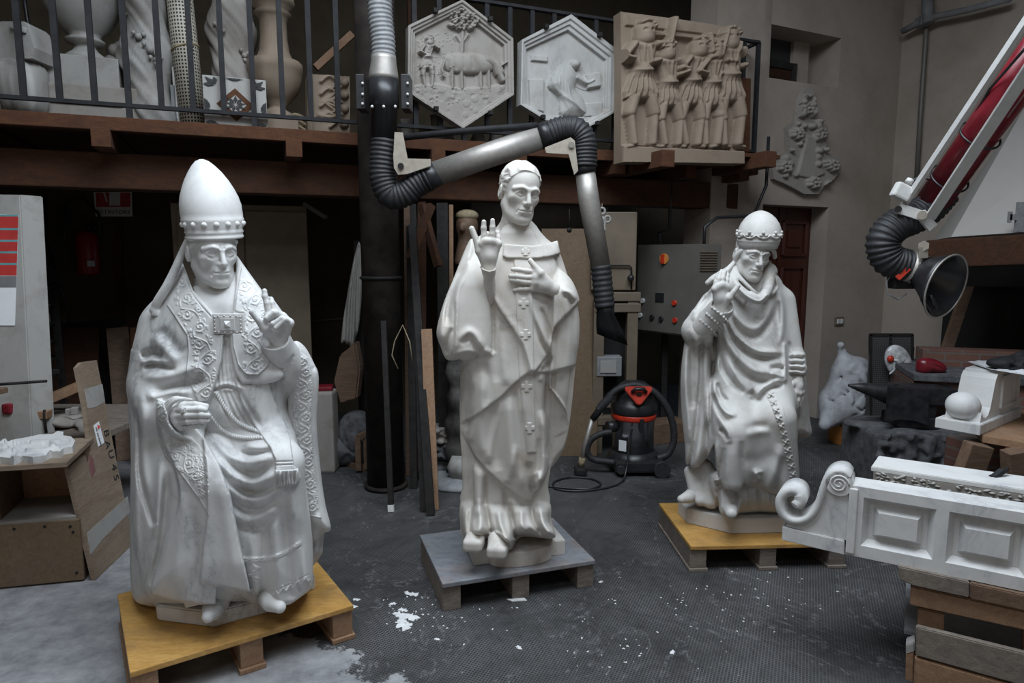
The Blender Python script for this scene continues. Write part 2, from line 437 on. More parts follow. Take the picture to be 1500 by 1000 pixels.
# ---------------------------------------------------------------- heads, hands, ornament
def sculpt_head(sc=1.0, hair=None, old=0.0, neck=True, seed=1, mouth_open=0.0, h=.0022, lean=1.0, brow=0.0, cut=None, cheek=1.0):
    """head in its own frame: x to the picture's right, -y out of the face, z up, zero between the ears at eye height"""
    f = Field((-.115, -.145, -.215), (.115, .135, .16), h)
    f.ell((0, .018, .045), (.075, .098, .088), 0)
    f.ell((0, -.02, .02), (.066, .078, .085), .03)
    f.ell((0, -.03, -.04), (.058 * lean, .066, .075), .03)
    f.ell((0, -.048, -.082), (.041 * lean, .044, .036), .03)
    f.ell((0, -.086, -.108), (.019, .016, .016), .022)
    for s in (-1, 1):
        f.cap([(s * .058, .005, -.05), (s * .044, -.03, -.086), (s * .018, -.07, -.108)], [.016, .016, .015], .03)
        f.ell((s * .043, -.064, -.026), (.02, .018, .017), .03)
        f.cap([(s * .010, -.098, .017 - brow), (s * .03, -.096, .023), (s * .055, -.069, .016)], [.008, .009, .008], .012)
        f.ell((s * .031, -.105, .002), (.020, .023, .0135), .012, 'sub')
        f.ell((s * (.064 - .004 * cheek), -.086, -.056), (.012, .018 + .002 * cheek, .022), .03, 'sub')
        f.ell((s * .031, -.0785, .002), (.0142, .0138, .0128), .004)
        f.cap([(s * .015, -.091, .001), (s * .022, -.094, .009), (s * .031, -.0945, .0115), (s * .04, -.09, .009), (s * .048, -.081, .001)], .0027, .005, n=3)
        f.cap([(s * .016, -.090, -.001), (s * .031, -.0915, -.0085), (s * .047, -.081, -.001)], .0022, .006, n=3)
        f.ell((s * .081, .016, -.008), (.011, .021, .032), .010, rot=(.2, 0, s * .35))
        f.ell((s * .0935, .010, -.004), (.008, .011, .02), .006, 'sub', rot=(.2, 0, s * .35))
        f.ell((s * .083, .006, -.012), (.006, .006, .009), .006)
    f.cap([(0, -.088, .02), (0, -.098, .006), (0, -.112, -.022), (0, -.116, -.034)], [.0085, .0080, .0098, .0115], .010, n=3)
    for s in (-1, 1):
        f.ell((s * .0125, -.104, -.038), (.0085, .0115, .0075), .007)
        f.ell((s * .0075, -.112, -.047), (.0042, .007, .004), .003, 'sub')
    f.ell((0, -.083, -.07), (.03, .022, .022), .02)
    o = mouth_open
    f.cap([(-.025, -.088, -.0675), (-.011, -.1015, -.0625), (0, -.1035, -.0645), (.011, -.1015, -.0625), (.025, -.088, -.0675)], [.003, .0052, .0046, .0052, .003], .004, n=3)
    f.cap([(-.023, -.088, -.0715 - o), (0, -.1015, -.0765 - o), (.023, -.088, -.0715 - o)], [.003, .0062, .003], .004, n=4)
    f.cap([(-.027, -.092, -.069), (-.011, -.1075, -.0683), (0, -.110, -.0693 - o * .5), (.011, -.1075, -.0683), (.027, -.092, -.069)], .0022 + o * .5, .004, 'sub', n=3)
    f.cap([(0, -.108, -.048), (0, -.1075, -.058)], .0028, .004, 'sub')
    f.cap([(-.014, -.106, -.0905), (0, -.109, -.0905), (.014, -.106, -.0905)], .005, .012, 'sub', n=4)
    for s in (-1, 1):
        d = .0022 + .0022 * old
        f.cap([(s * .019, -.106, -.037), (s * .031, -.0985, -.055), (s * .036, -.087, -.077)], d, .009, 'sub', n=4)
        if old > .3:
            f.cap([(s * .017, -.098, -.012), (s * .03, -.098, -.019), (s * .044, -.087, -.013)], .002, .006, 'sub', n=3)
            f.cap([(s * .0065, -.1035, .02), (s * .008, -.102, .036)], .0022, .006, 'sub')
    if old > .3:
        for z in (.045, .06): f.cap([(-.035, -.09, z), (0, -.1, z + .003), (.035, -.09, z)], .0018, .008, 'sub', n=3)
    rnd = random.Random(seed)
    if hair == 'short':
        g = Field((-.115, -.145, -.215), (.115, .135, .16), h)
        g.ell((0, .022, .046), (.0805, .103, .09), 0); g.ell((0, -.012, .045), (.0735, .083, .079), .02)
        sl, X, Y, Z = g.blk((-9,) * 3, (9,) * 3)
        ln = np.minimum((Y + .058) * .95 + (Z - .075) * .45 + .012 * np.cos(X * 60), (Y + .012) * 1.0 + (Z + .02) * .25 + .0 * X) * 1.0
        ln = np.maximum(np.where(Z > .035, (Y + .056) * .8 + (Z - .07) * .62 + .002 * np.cos(X * 75), -1), np.where(Z <= .045, (Y + .026) * .93 + (Z + .01) * .0, -1))
        wav = .0022 * np.sin(210 * Z - 120 * Y + 60 * np.abs(X) + 2.4 * np.sin(46 * X) + 1.6 * np.sin(70 * Y))
        g.F = np.maximum(g.F + wav, np.maximum(-ln, -(Z + .075 + .3 * (Y - .05))))
        k = .006; q = np.maximum(k - np.abs(f.F - g.F), 0) / k; f.F = np.minimum(f.F, g.F) - q * q * k * .25
        for i in range(40):
            x = rnd.uniform(-.07, .07); a = rnd.uniform(-.35, .35)
            y0 = -.069 + abs(x) * .5 + rnd.uniform(-.004, .004); z0 = .088 - abs(x) * .25
            f.cap([(x, y0 + .002, z0), (x + a * .015, y0 + .014, z0 + .012), (x + a * .03, y0 + .03, z0 + .020)], [.0035, .0055, .004], .004, n=3)
        for s in (-1, 1):
            for i in range(16):
                z = rnd.uniform(.03, .065); y = rnd.uniform(-.035, .03)
                x = s * (.0765 + .002 * rnd.random())
                f.cap([(x - s * .006 * (z > .04), y - .016, z + .006), (x, y + .006, z), (x, y + .026, z - .007)], [.0025, .0042, .003], .004, n=3)
    if hair == 'fringe':
        for s in (-1, 1):
            for i in range(22):
                z = rnd.uniform(.018, .06); y = rnd.uniform(-.034, .02)
                x = s * (.071 + .008 * rnd.random() + .05 * min(0, y + .02) * -0)
                f.cap([(x - s * .002, y - .010, z + .008), (x + s * .003, y + .004, z), (x, y + .018, z - .009)], [.003, .0058, .0035], .004, n=3)
        for x in (.0, .008, .017):
            f.cap([(x - .008, -.075, .078), (x + .002, -.092, .068), (x + .008, -.094, .058)], [.006, .006, .002], .006, n=3)
    if cut is not None: f.F = np.maximum(f.F, f.ax[2][None, None, :] - f4(cut) - .0 * f.ax[1][None, :, None])
    if neck:
        f.cap([(0, .012, -.06), (0, .022, -.12), (0, .03, -.22)], [.05, .052, .062], .03, n=3)
        for s in (-1, 1): f.cap([(s * .052, .012, -.06), (s * .03, -.012, -.15), (s * .012, -.035, -.205)], [.012, .011, .010], .02, n=3)
        f.ell((0, -.034, -.145), (.011, .011, .014), .015)
    return f
def frame(loc, turn=0, nod=0, roll=0, sc=1.0):
    """turn > 0 faces the picture's right, nod > 0 looks down, roll > 0 leans the crown to the picture's right (degrees)"""
    return Matrix.Translation(Vector(loc)) @ Matrix.Rotation(radians(turn), 4, 'Z') @ Matrix.Rotation(radians(roll), 4, 'Y') @ Matrix.Rotation(radians(nod), 4, 'X') @ Matrix.Scale(sc, 4)
def np_tf(M):
    A = np.array(M); return lambda co: co @ A[:3, :3].T + A[:3, 3]
def sculpt_hand(sc, wrist, knuckles, fingers, thumb, palm_r=.017, fr=.0095, h=.0022, sleeve=None, extra=None):
    """all points are (u,v,w): wrist, four knuckles, per finger its joints to the tip, thumb from its root to the tip"""
    P = lambda p: sc.P(*p)
    pts = [P(wrist)] + [P(k) for k in knuckles] + [P(p) for f in fingers for p in f] + [P(p) for p in thumb] + ([P(p) for p in sleeve] if sleeve else [])
    A = np.array(pts); f = Field(A.min(0) - .045, A.max(0) + .045, h)
    w = P(wrist)
    for k in knuckles: f.cap([w, P(k)], [palm_r * 1.25, palm_r * .82], .016)
    for a, b in zip(knuckles, knuckles[1:]): f.cap([P(a), P(b)], palm_r * .8, .012)
    c = np.mean([P(k) for k in knuckles], 0) * .5 + np.array(w) * .5; f.ell(c, (palm_r * 1.5,) * 3, .02)
    for i, (k, fg) in enumerate(zip(knuckles, fingers)):
        j = [P(k)] + [P(p) for p in fg]; r = fr * (1.0, 1.05, 1.0, .86)[i]; n = len(j)
        f.cap(j, [r * (1.12 - .3 * q / (n - 1)) for q in range(n)], .0035)
        for q in j[1:-1]: f.ell(q, (r * 1.04,) * 3, .004)
    t = [P(p) for p in thumb]; n = len(t)
    f.cap([w] + t[:1], [palm_r * 1.1, palm_r * .95], .016); f.cap(t, [palm_r * .95] + [fr * (1.22 - .22 * q / max(1, n - 1)) for q in range(1, n)], .008)
    if sleeve: f.cap([w] + [P(p) for p in sleeve], [palm_r * 1.4] + [palm_r * 1.55] * len(sleeve), .015)
    return f
def scroll(R, c, r, a0, turns, w, h, sgn=1, leaf=True):
    """a spiral tendril with a flower at its heart"""
    n = 22; pts = []
    for i in range(n + 1):
        t = i / n; a = a0 + sgn * t * turns * 2 * pi; q = r * (1 - .82 * t); pts.append((c[0] + q * cos(a), c[1] + q * sin(a)))
    R.stroke(pts, w, h, 'max', False, 0)
    R.dot(c, w * 1.7, h)
    if leaf:
        for i in (2, 5, 8, 11):
            p = pts[i]; d = np.array([p[0] - c[0], p[1] - c[1]]); d /= np.linalg.norm(d) + 1e-6; t = np.array([-d[1], d[0]]) * sgn
            R.stroke([p, tuple(np.array(p) + d * w * 1.4 + t * w * 1.2), tuple(np.array(p) + d * w * 1.8 + t * w * 3)], w * .9, h * .9, 'max', 'end', 3)
def scrollwork(R, line, half, w=1.1, h=1.0, pitch=1.55, seed=0, rim=True):
    """acanthus scrolls winding along a centre line; half = half width of the band"""
    rnd = random.Random(seed); q = spline(line, 12); d = np.r_[0, np.cumsum(np.linalg.norm(np.diff(q[:, :2], axis=0), axis=1))]
    L = d[-1]; n = max(1, int(L / (half * pitch))); sg = 1
    at = lambda s: np.array([np.interp(s, d, q[:, 0]), np.interp(s, d, q[:, 1])])
    hw = lambda s: half if isinstance(half, (int, float)) else half
    for i in range(n):
        s = (i + .5) * L / n; p = at(s); t = at(s + 1) - at(s - 1); t /= np.linalg.norm(t) + 1e-6; nn = np.array([-t[1], t[0]])
        c = p + nn * sg * half * .28; a = math.atan2(-nn[1] * sg, -nn[0] * sg)
        scroll(R, tuple(c), half * .52, a + sg * .6, 1.35, w, h, sg)
        e = p - nn * sg * half * .62
        for k in (-1, 0, 1):
            a2 = math.atan2(-nn[1] * sg, -nn[0] * sg) + k * .75; tip = e + np.array([cos(a2), sin(a2)]) * half * .34
            R.stroke([tuple(e + t * k * half * .1), tuple((e + tip) / 2 + t * k * half * .12), tuple(tip)], w * 1.25, h, 'max', 'end', 3)
        a0, b0 = at((i + .02) * L / n), at((i + .98) * L / n)
        R.stroke([tuple(a0 + nn * sg * half * .55), tuple(p - nn * sg * half * .35), tuple(b0 + nn * -sg * half * .0 - nn * sg * half * .55)], w, h * .9, 'max', False, 6)
        for k in range(11):
            q0 = p + t * rnd.uniform(-.5, .5) * half * pitch + nn * rnd.choice((-1, 1)) * rnd.uniform(.45, .92) * half; a3 = rnd.uniform(0, 6.28); l = half * rnd.uniform(.16, .34)
            dv = np.array([cos(a3), sin(a3)]); pv = np.array([-dv[1], dv[0]]) * rnd.choice((-1, 1))
            R.stroke([tuple(q0), tuple(q0 + dv * l * .5 + pv * l * .25), tuple(q0 + dv * l)], w * 1.15, h * .8, 'max', 'end', 3)
        sg = -sg
# ---------------------------------------------------------------- materials
MATS = {}
class N:
    """tiny node-graph helper"""
    def __init__(s, name):
        s.m = bpy.data.materials.new(name); s.m.use_nodes = True; s.t = s.m.node_tree; s.t.nodes.clear()
        s.out = s.n('ShaderNodeOutputMaterial'); s.b = s.n('ShaderNodeBsdfPrincipled'); s.t.links.new(s.b.outputs[0], s.out.inputs[0])
    def n(s, kind, **kw):
        x = s.t.nodes.new(kind)
        for k, v in kw.items(): setattr(x, k, v)
        return x
    def set(s, x, key, v):
        i = x.inputs[key]
        if isinstance(v, bpy.types.NodeSocket): s.t.links.new(v, i)
        else:
            if isinstance(v, (tuple, list)) and len(v) == 3 and i.type == 'RGBA': v = (*v, 1)
            i.default_value = v
    def co(s, scale=(1, 1, 1), obj=True, rot=(0, 0, 0)):
        c = s.n('ShaderNodeTexCoord'); m = s.n('ShaderNodeMapping'); s.t.links.new(c.outputs['Object'] if obj else s.n('ShaderNodeNewGeometry').outputs['Position'], m.inputs[0])
        m.inputs['Scale'].default_value = scale; m.inputs['Rotation'].default_value = rot; return m.outputs[0]
    def noise(s, vec, scale, detail=5, rough=.55, dist=0.0):
        x = s.n('ShaderNodeTexNoise'); s.set(x, 'Vector', vec); s.set(x, 'Scale', scale); s.set(x, 'Detail', detail); s.set(x, 'Roughness', rough); s.set(x, 'Distortion', dist); return x.outputs[0]
    def vor(s, vec, scale, feature='F1', out=0):
        x = s.n('ShaderNodeTexVoronoi', feature=feature); s.set(x, 'Vector', vec); s.set(x, 'Scale', scale); return x.outputs[out]
    def ramp(s, fac, stops, interp='LINEAR'):
        x = s.n('ShaderNodeValToRGB'); r = x.color_ramp; r.interpolation = interp; s.set(x, 0, fac)
        while len(r.elements) < len(stops): r.elements.new(.5)
        for e, (p, c) in zip(r.elements, stops):
            e.position = p; c = (c, c, c) if isinstance(c, (int, float)) else c; e.color = (*c, 1)
        return x.outputs[0]
    def mix(s, fac, a, b, mode='MIX'):
        x = s.n('ShaderNodeMix', data_type='RGBA', blend_type=mode); s.set(x, 0, fac)
        for k, v in ((6, a), (7, b)): s.set(x, k, v)
        return x.outputs[2]
    def math(s, op, a, b=0.0, c=0.0):
        x = s.n('ShaderNodeMath', operation=op)
        for k, v in enumerate((a, b, c)): s.set(x, k, v)
        return x.outputs[0]
    def bump(s, hgt, strength=.3, dist=.01, prev=None):
        x = s.n('ShaderNodeBump'); s.set(x, 'Height', hgt); x.inputs['Strength'].default_value = strength; x.inputs['Distance'].default_value = dist
        if prev is not None: s.set(x, 'Normal', prev)
        return x.outputs[0]
    def done(s, color=None, rough=None, metal=None, normal=None, **kw):
        if color is not None: s.set(s.b, 'Base Color', color)
        if rough is not None: s.set(s.b, 'Roughness', rough)
        if metal is not None: s.set(s.b, 'Metallic', metal)
        if normal is not None: s.set(s.b, 'Normal', normal)
        for k, v in kw.items(): s.set(s.b, k.replace('_', ' '), v)
        return s.m
def plain(name, c, rough=.6, metal=0.0, var=.18, scale=12, bump=.0, bscale=60, spec=.5):
    """one colour, slightly uneven"""
    g = N(name); p = g.co(); k = g.noise(p, scale, 5, .6)
    col = g.mix(g.ramp(k, [(.3, 0), (.7, 1)]), tuple(x * (1 - var) for x in c), tuple(min(1, x * (1 + var)) for x in c))
    nm = g.bump(g.noise(p, bscale, 4, .6), bump, .004) if bump else None
    return g.done(col, rough, metal, nm, Specular_IOR_Level=spec)
def marble(name, base, vein, amount=.5, warm=(.62, .55, .45), stain=.25, rough=.55, vs=2.4):
    g = N(name); p = g.co(obj=False)
    n1 = g.noise(g.co((1, 1, .55), False, (.3, .5, .2)), vs, 9, .66, .35); v = g.math('ABSOLUTE', g.math('SUBTRACT', n1, .5))
    veins = g.ramp(v, [(0.0, 1.0), (.014, .5), (.075, 0)])
    cloud = g.ramp(g.noise(g.co((1, 1, .8), False), 2.6, 6, .6, .6), [(.40, 0), (.62, 1)])
    f = g.math('MULTIPLY', veins, g.math('MULTIPLY', cloud, min(1.0, amount * 1.6)))
    col = g.mix(f, base, vein)
    col = g.mix(g.math('MULTIPLY', cloud, amount * .35), col, tuple(.8 * a + .2 * b for a, b in zip(base, vein)))
    st = g.ramp(g.noise(p, 5.5, 6, .65, .3), [(.52, 0), (.78, 1)])
    col = g.mix(g.math('MULTIPLY', st, stain), col, warm)
    sp = g.ramp(g.noise(p, 90, 3, .6), [(.66, 0), (.74, 1)])
    col = g.mix(g.math('MULTIPLY', sp, .18), col, vein)
    nm = g.bump(g.noise(p, 140, 3, .5), .12, .003)
    return g.done(col, rough, 0, nm, Specular_IOR_Level=.35)
def wood(name, a, b, grain=(1, 9, 9), rough=.65, dirt=.3, dirtc=(.05, .04, .03), scale=3.0, bump=.25):
    g = N(name); p = g.co(grain); w = g.noise(p, scale, 6, .6, 1.4); fine = g.noise(g.co(tuple(x * 6 for x in grain)), scale * 1.5, 4, .6)
    col = g.mix(g.ramp(w, [(.3, 0), (.7, 1)]), a, b); col = g.mix(g.ramp(fine, [(.45, 0), (.75, .55)]), col, tuple(x * .55 for x in a))
    d = g.ramp(g.noise(g.co(), 4.5, 7, .7), [(.5, 0), (.75, 1)]); col = g.mix(g.math('MULTIPLY', d, dirt), col, dirtc)
    return g.done(col, rough, 0, g.bump(fine, bump, .003))
M = {}
def make_mats():
    M['marble_left'] = marble('marble_veined', (.66, .655, .64), (.20, .205, .22), 1.0, (.46, .42, .36), .32)
    M['marble_centre'] = marble('marble_warm', (.60, .57, .525), (.33, .29, .25), .7, (.44, .34, .24), .5)
    M['marble_right'] = marble('marble_grey', (.54, .525, .50), (.24, .22, .20), .5, (.34, .29, .23), .55)
    M['marble_new'] = marble('marble_cut', (.64, .635, .62), (.30, .30, .33), .6, (.48, .43, .36), .3)
    M['plaster'] = marble('plaster_cast', (.30, .275, .25), (.2, .18, .16), .3, (.15, .12, .09), .7, .8)
make_mats()
def more_mats():
    P = plain
    M['iron'] = P('iron_black', (.020, .018, .017), .7, .1, .4, 20, .15, 60, .25)
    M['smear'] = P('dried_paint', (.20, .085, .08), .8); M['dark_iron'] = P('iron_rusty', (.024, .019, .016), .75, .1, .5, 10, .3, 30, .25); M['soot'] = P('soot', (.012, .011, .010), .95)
    M['iron_blue'] = P('iron_painted', (.020, .020, .022), .7, .0, .3, 18, .2, 60, .25)
    M['steel'] = P('steel_brushed', (.40, .375, .345), .5, .6, .12, 30)
    M['zinc'] = P('zinc_plate', (.40, .36, .30), .5, .5, .15, 25)
    M['black'] = P('black_plastic', (.018, .018, .02), .38, 0, .3, 30)
    M['rubber'] = P('black_rubber', (.022, .022, .024), .6, 0, .4, 40)
    M['hose_grey'] = P('grey_hose', (.23, .235, .24), .55, 0, .2, 30)
    M['red_paint'] = P('red_paint', (.17, .012, .02), .3, 0, .25, 14)
    M['red_bright'] = P('red_bright', (.50, .035, .015), .35, 0, .1, 14)
    M['extinguisher'] = P('red_enamel', (.30, .01, .015), .35, 0, .1, 14)
    M['white_paint'] = P('white_paint', (.62, .61, .59), .45, 0, .08, 14)
    M['orange'] = P('orange_plastic', (.55, .22, .05), .5, 0, .15, 9, .1)
    M['beige_metal'] = P('beige_metal', (.16, .125, .088), .55, .1, .15, 6, .05)
    M['grey_metal'] = P('grey_metal', (.135, .125, .11), .5, .15, .1, 6)
    M['bag'] = P('woven_sack', (.36, .36, .375), .7, 0, .25, 12, .6, 30)
    M['foil'] = P('plastic_wrap', (.45, .45, .45), .25, 0, .5, 25, .5, 40)
    M['paper'] = P('paper', (.75, .76, .78), .8, 0, .04, 9)
    M['teal'] = P('ink_teal', (.10, .28, .30), .7); M['ink_red'] = P('ink_red', (.42, .03, .025), .7); M['ink_grey'] = P('ink_grey', (.17, .17, .175), .7)
    M['ink_black'] = P('ink_black', (.02, .02, .02), .7)
    M['cloth'] = P('grey_cloth', (.26, .245, .225), .9, 0, .12, 9, .3)
    M['anvil'] = P('anvil_iron', (.045, .042, .045), .5, .5, .5, 16, .5, 40)
    M['stone'] = P('rough_stone', (.085, .085, .09), .9, 0, .55, 18, 1.0, 35)
    M['brick'] = P('brick_red', (.16, .07, .05), .85, 0, .35, 16, .5)
    g = N('brickwork'); x = g.n('ShaderNodeTexBrick'); g.set(x, 'Vector', g.co(rot=(pi / 2, 0, 0))); k = g.noise(g.co(), 14, 5, .6)
    for q, v in (('Color1', (.15, .062, .045, 1)), ('Color2', (.20, .09, .062, 1)), ('Mortar', (.16, .135, .115, 1)), ('Scale', 1.0), ('Mortar Size', .007), ('Brick Width', .22), ('Row Height', .062)): x.inputs[q].default_value = v
    M['brick'] = g.done(g.mix(g.math('MULTIPLY', k, .6), x.outputs[0], (.06, .04, .035)), .9, 0, g.bump(k, .3, .004))
    M['blue'] = P('blue_plastic', (.02, .09, .25), .4)
    M['chalk'] = P('marble_dust', (.66, .66, .66), .9, 0, .12, 30, .4)
    M['rope'] = P('raffia', (.30, .24, .15), .9, 0, .3, 30, .3)
    M['clear'] = N('steel_drum').done((.42, .42, .43), .18, .9)
    M['wood_dark'] = wood('beam_dark', (.034, .011, .0035), (.070, .025, .007), (.6, 8, 8), .9, .5, (.015, .010, .007))
    M['wood_red'] = wood('board_red', (.056, .018, .006), (.105, .039, .013), (.6, 8, 8), .9, .45, (.02, .012, .008))
    M['wood_raw'] = wood('wood_raw', (.24, .13, .07), (.34, .21, .125), (8, 1, 8), .7, .35, (.12, .09, .07))
    M['wood_grey'] = wood('wood_weathered', (.15, .12, .10), (.26, .22, .18), (1, 9, 9), .75, .5, (.07, .06, .055))
    M['wood_old'] = wood('wood_old', (.11, .065, .04), (.20, .125, .08), (1, 9, 9), .7, .5)
    M['wood_yellow'] = wood('formply_yellow', (.42, .22, .05), (.58, .34, .11), (1.4, 5, 5), .5, .7, (.20, .12, .06), 2.2, .12)
    M['ply_grey'] = wood('plywood_grey', (.17, .18, .20), (.27, .28, .30), (1.5, 3, 3), .55, .5, (.30, .17, .09), 2.0, .15)
    M['ply'] = wood('plywood', (.20, .145, .10), (.29, .225, .165), (1, 1, 6), .7, .45, (.16, .12, .09), 2.0, .12)
    M['chip'] = wood('chipboard', (.14, .09, .05), (.19, .13, .08), (5, 5, 5), .8, .4, (.14, .11, .09), 5.0, .12)
    M['door_wood'] = wood('door_wood', (.05, .012, .008), (.085, .024, .014), (9, 9, .8), .4, .3)
    M['cast'] = M['plaster']
    M['cast_white'] = marble('cast_white', (.335, .325, .305), (.15, .15, .15), .3, (.17, .14, .11), .7); M['cast_pale'] = marble('cast_pale', (.44, .43, .41), (.2, .2, .2), .3, (.24, .20, .16), .6)
    M['terracotta'] = marble('cast_warm', (.25, .195, .145), (.15, .11, .08), .3, (.17, .12, .08), .7, .75)
    M['dark_cast'] = P('dark_cast', (.06, .055, .05), .6, 0, .5, 14, .6)
    # walls
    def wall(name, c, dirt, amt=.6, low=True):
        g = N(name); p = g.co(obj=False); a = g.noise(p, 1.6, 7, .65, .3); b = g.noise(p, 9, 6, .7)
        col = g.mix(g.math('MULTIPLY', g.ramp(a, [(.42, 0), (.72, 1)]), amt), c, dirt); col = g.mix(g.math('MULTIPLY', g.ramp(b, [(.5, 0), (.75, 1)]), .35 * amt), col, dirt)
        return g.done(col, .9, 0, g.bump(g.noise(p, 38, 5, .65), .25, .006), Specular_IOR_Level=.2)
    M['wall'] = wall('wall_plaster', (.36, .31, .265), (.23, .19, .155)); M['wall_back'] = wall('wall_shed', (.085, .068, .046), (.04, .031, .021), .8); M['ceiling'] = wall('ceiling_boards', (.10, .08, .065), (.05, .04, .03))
    M['hood'] = wall('hood_plaster', (.42, .40, .375), (.36, .33, .30), .5)
    # floor: dark ribbed tiles, worn, with spilt dust and a cement patch
    g = N('floor_tiles'); p = g.co(obj=False); rot = g.co((1, 1, 1), False, (0, 0, radians(24)))
    sx = g.n('ShaderNodeSeparateXYZ'); g.t.links.new(rot, sx.inputs[0])
    def ribs(s, k): return g.math('ABSOLUTE', g.math('SUBTRACT', g.math('FRACT', g.math('MULTIPLY', s, k)), .5))
    dots = g.math('MINIMUM', ribs(sx.outputs[0], 80), ribs(sx.outputs[1], 80))
    grid = g.ramp(dots, [(.10, 1), (.20, 0)])
    seam = g.ramp(g.math('MINIMUM', ribs(sx.outputs[0], 1.25), ribs(sx.outputs[1], 1.25)), [(.006, 1), (.016, 0)])
    worn = g.ramp(g.noise(p, 1.5, 8, .68, .5), [(.36, 0), (.62, 1)]); fine = g.noise(p, 22, 6, .7)
    base = g.mix(g.ramp(fine, [(.3, 0), (.7, 1)]), (.014, .014, .0145), (.034, .0335, .034))
    dust = g.math('MULTIPLY', grid, g.math('MULTIPLY_ADD', worn, .75, .12)); col = g.mix(g.math('MULTIPLY', dust, .7), base, (.17, .168, .17))
    film = g.ramp(g.noise(p, 2.6, 9, .72, .8), [(.50, 0), (.80, 1)]); col = g.mix(g.math('MULTIPLY', film, .26), col, (.15, .15, .155)); col = g.mix(g.math('MULTIPLY', seam, .22), col, (.02, .02, .022))
    streak = g.ramp(g.math('ABSOLUTE', g.math('SUBTRACT', g.noise(g.co((1, .6, 1), False, (0, 0, .5)), 1.3, 6, .6, 1.5), .5)), [(0, 1), (.012, 0)])
    col = g.mix(g.math('MULTIPLY', streak, g.math('MULTIPLY', g.ramp(fine, [(.45, 0), (.65, 1)]), .42)), col, (.30, .30, .31))
    spots = g.ramp(g.noise(p, 34, 3, .5), [(.72, 0), (.745, 1)]); col = g.mix(g.math('MULTIPLY', spots, .75), col, (.42, .42, .43))
    # cement patch (front left)
    s2 = g.n('ShaderNodeSeparateXYZ'); g.t.links.new(p, s2.inputs[0])
    wob = g.math('MULTIPLY', g.math('SUBTRACT', g.noise(p, 3.5, 7, .7), .5), .55)
    e = g.math('ADD', g.math('ADD', g.math('MULTIPLY', s2.outputs[0], -.62), g.math('MULTIPLY', s2.outputs[1], -.80)), wob)
    patch = g.ramp(e, [(.5, 0), (.5001, 1)]); patch.node.color_ramp.elements[0].position = 0
    x = g.n('ShaderNodeMapRange'); x.inputs['From Min'].default_value = -1.575; x.inputs['From Max'].default_value = -1.56; g.set(x, 'Value', e); pm = x.outputs[0]
    x = g.n('ShaderNodeMapRange'); x.inputs['From Min'].default_value = 2.06; x.inputs['From Max'].default_value = 2.10; g.set(x, 'Value', g.math('ADD', g.math('MULTIPLY', s2.outputs[0], -1.0), g.math('MULTIPLY', wob, .4))); pm2 = x.outputs[0]
    pall = g.math('MAXIMUM', pm, g.math('MULTIPLY', pm2, .55))
    cem = g.mix(g.ramp(g.noise(p, 7, 8, .7), [(.35, 0), (.65, 1)]), (.17, .17, .18), (.34, .34, .345)); col = g.mix(pall, col, cem)
    rough = g.math('MULTIPLY_ADD', fine, .35, .42)
    hb = g.math('MULTIPLY_ADD', grid, -.4, g.math('MULTIPLY', fine, .5))
    M['floor'] = g.done(col, rough, 0, g.bump(hb, .22, .004), Specular_IOR_Level=.45)
    # perforated sheet
    g = N('perforated_tube'); c = g.n('ShaderNodeTexCoord'); s = g.n('ShaderNodeSeparateXYZ'); g.t.links.new(c.outputs['Object'], s.inputs[0])
    an = g.math('MULTIPLY', g.math('ARCTAN2', s.outputs[1], s.outputs[0]), 26 / (2 * pi)); hole = g.math('MINIMUM', ribs(an, 1.0), ribs(s.outputs[2], 46))
    M['perforated'] = g.done(g.mix(g.ramp(hole, [(.20, 0), (.25, 1)]), (.52, .48, .40), (.012, .011, .010)), .6)
    g = N('wire_mesh'); c = g.n('ShaderNodeTexCoord'); s = g.n('ShaderNodeSeparateXYZ'); g.t.links.new(c.outputs['Object'], s.inputs[0])
    hole = g.math('MINIMUM', ribs(s.outputs[0], 62), ribs(s.outputs[2], 62)); M['wire_mesh'] = g.done(g.mix(g.ramp(hole, [(.2, 0), (.26, 1)]), (.09, .09, .085), (.02, .02, .02)), .6, .3)
more_mats()
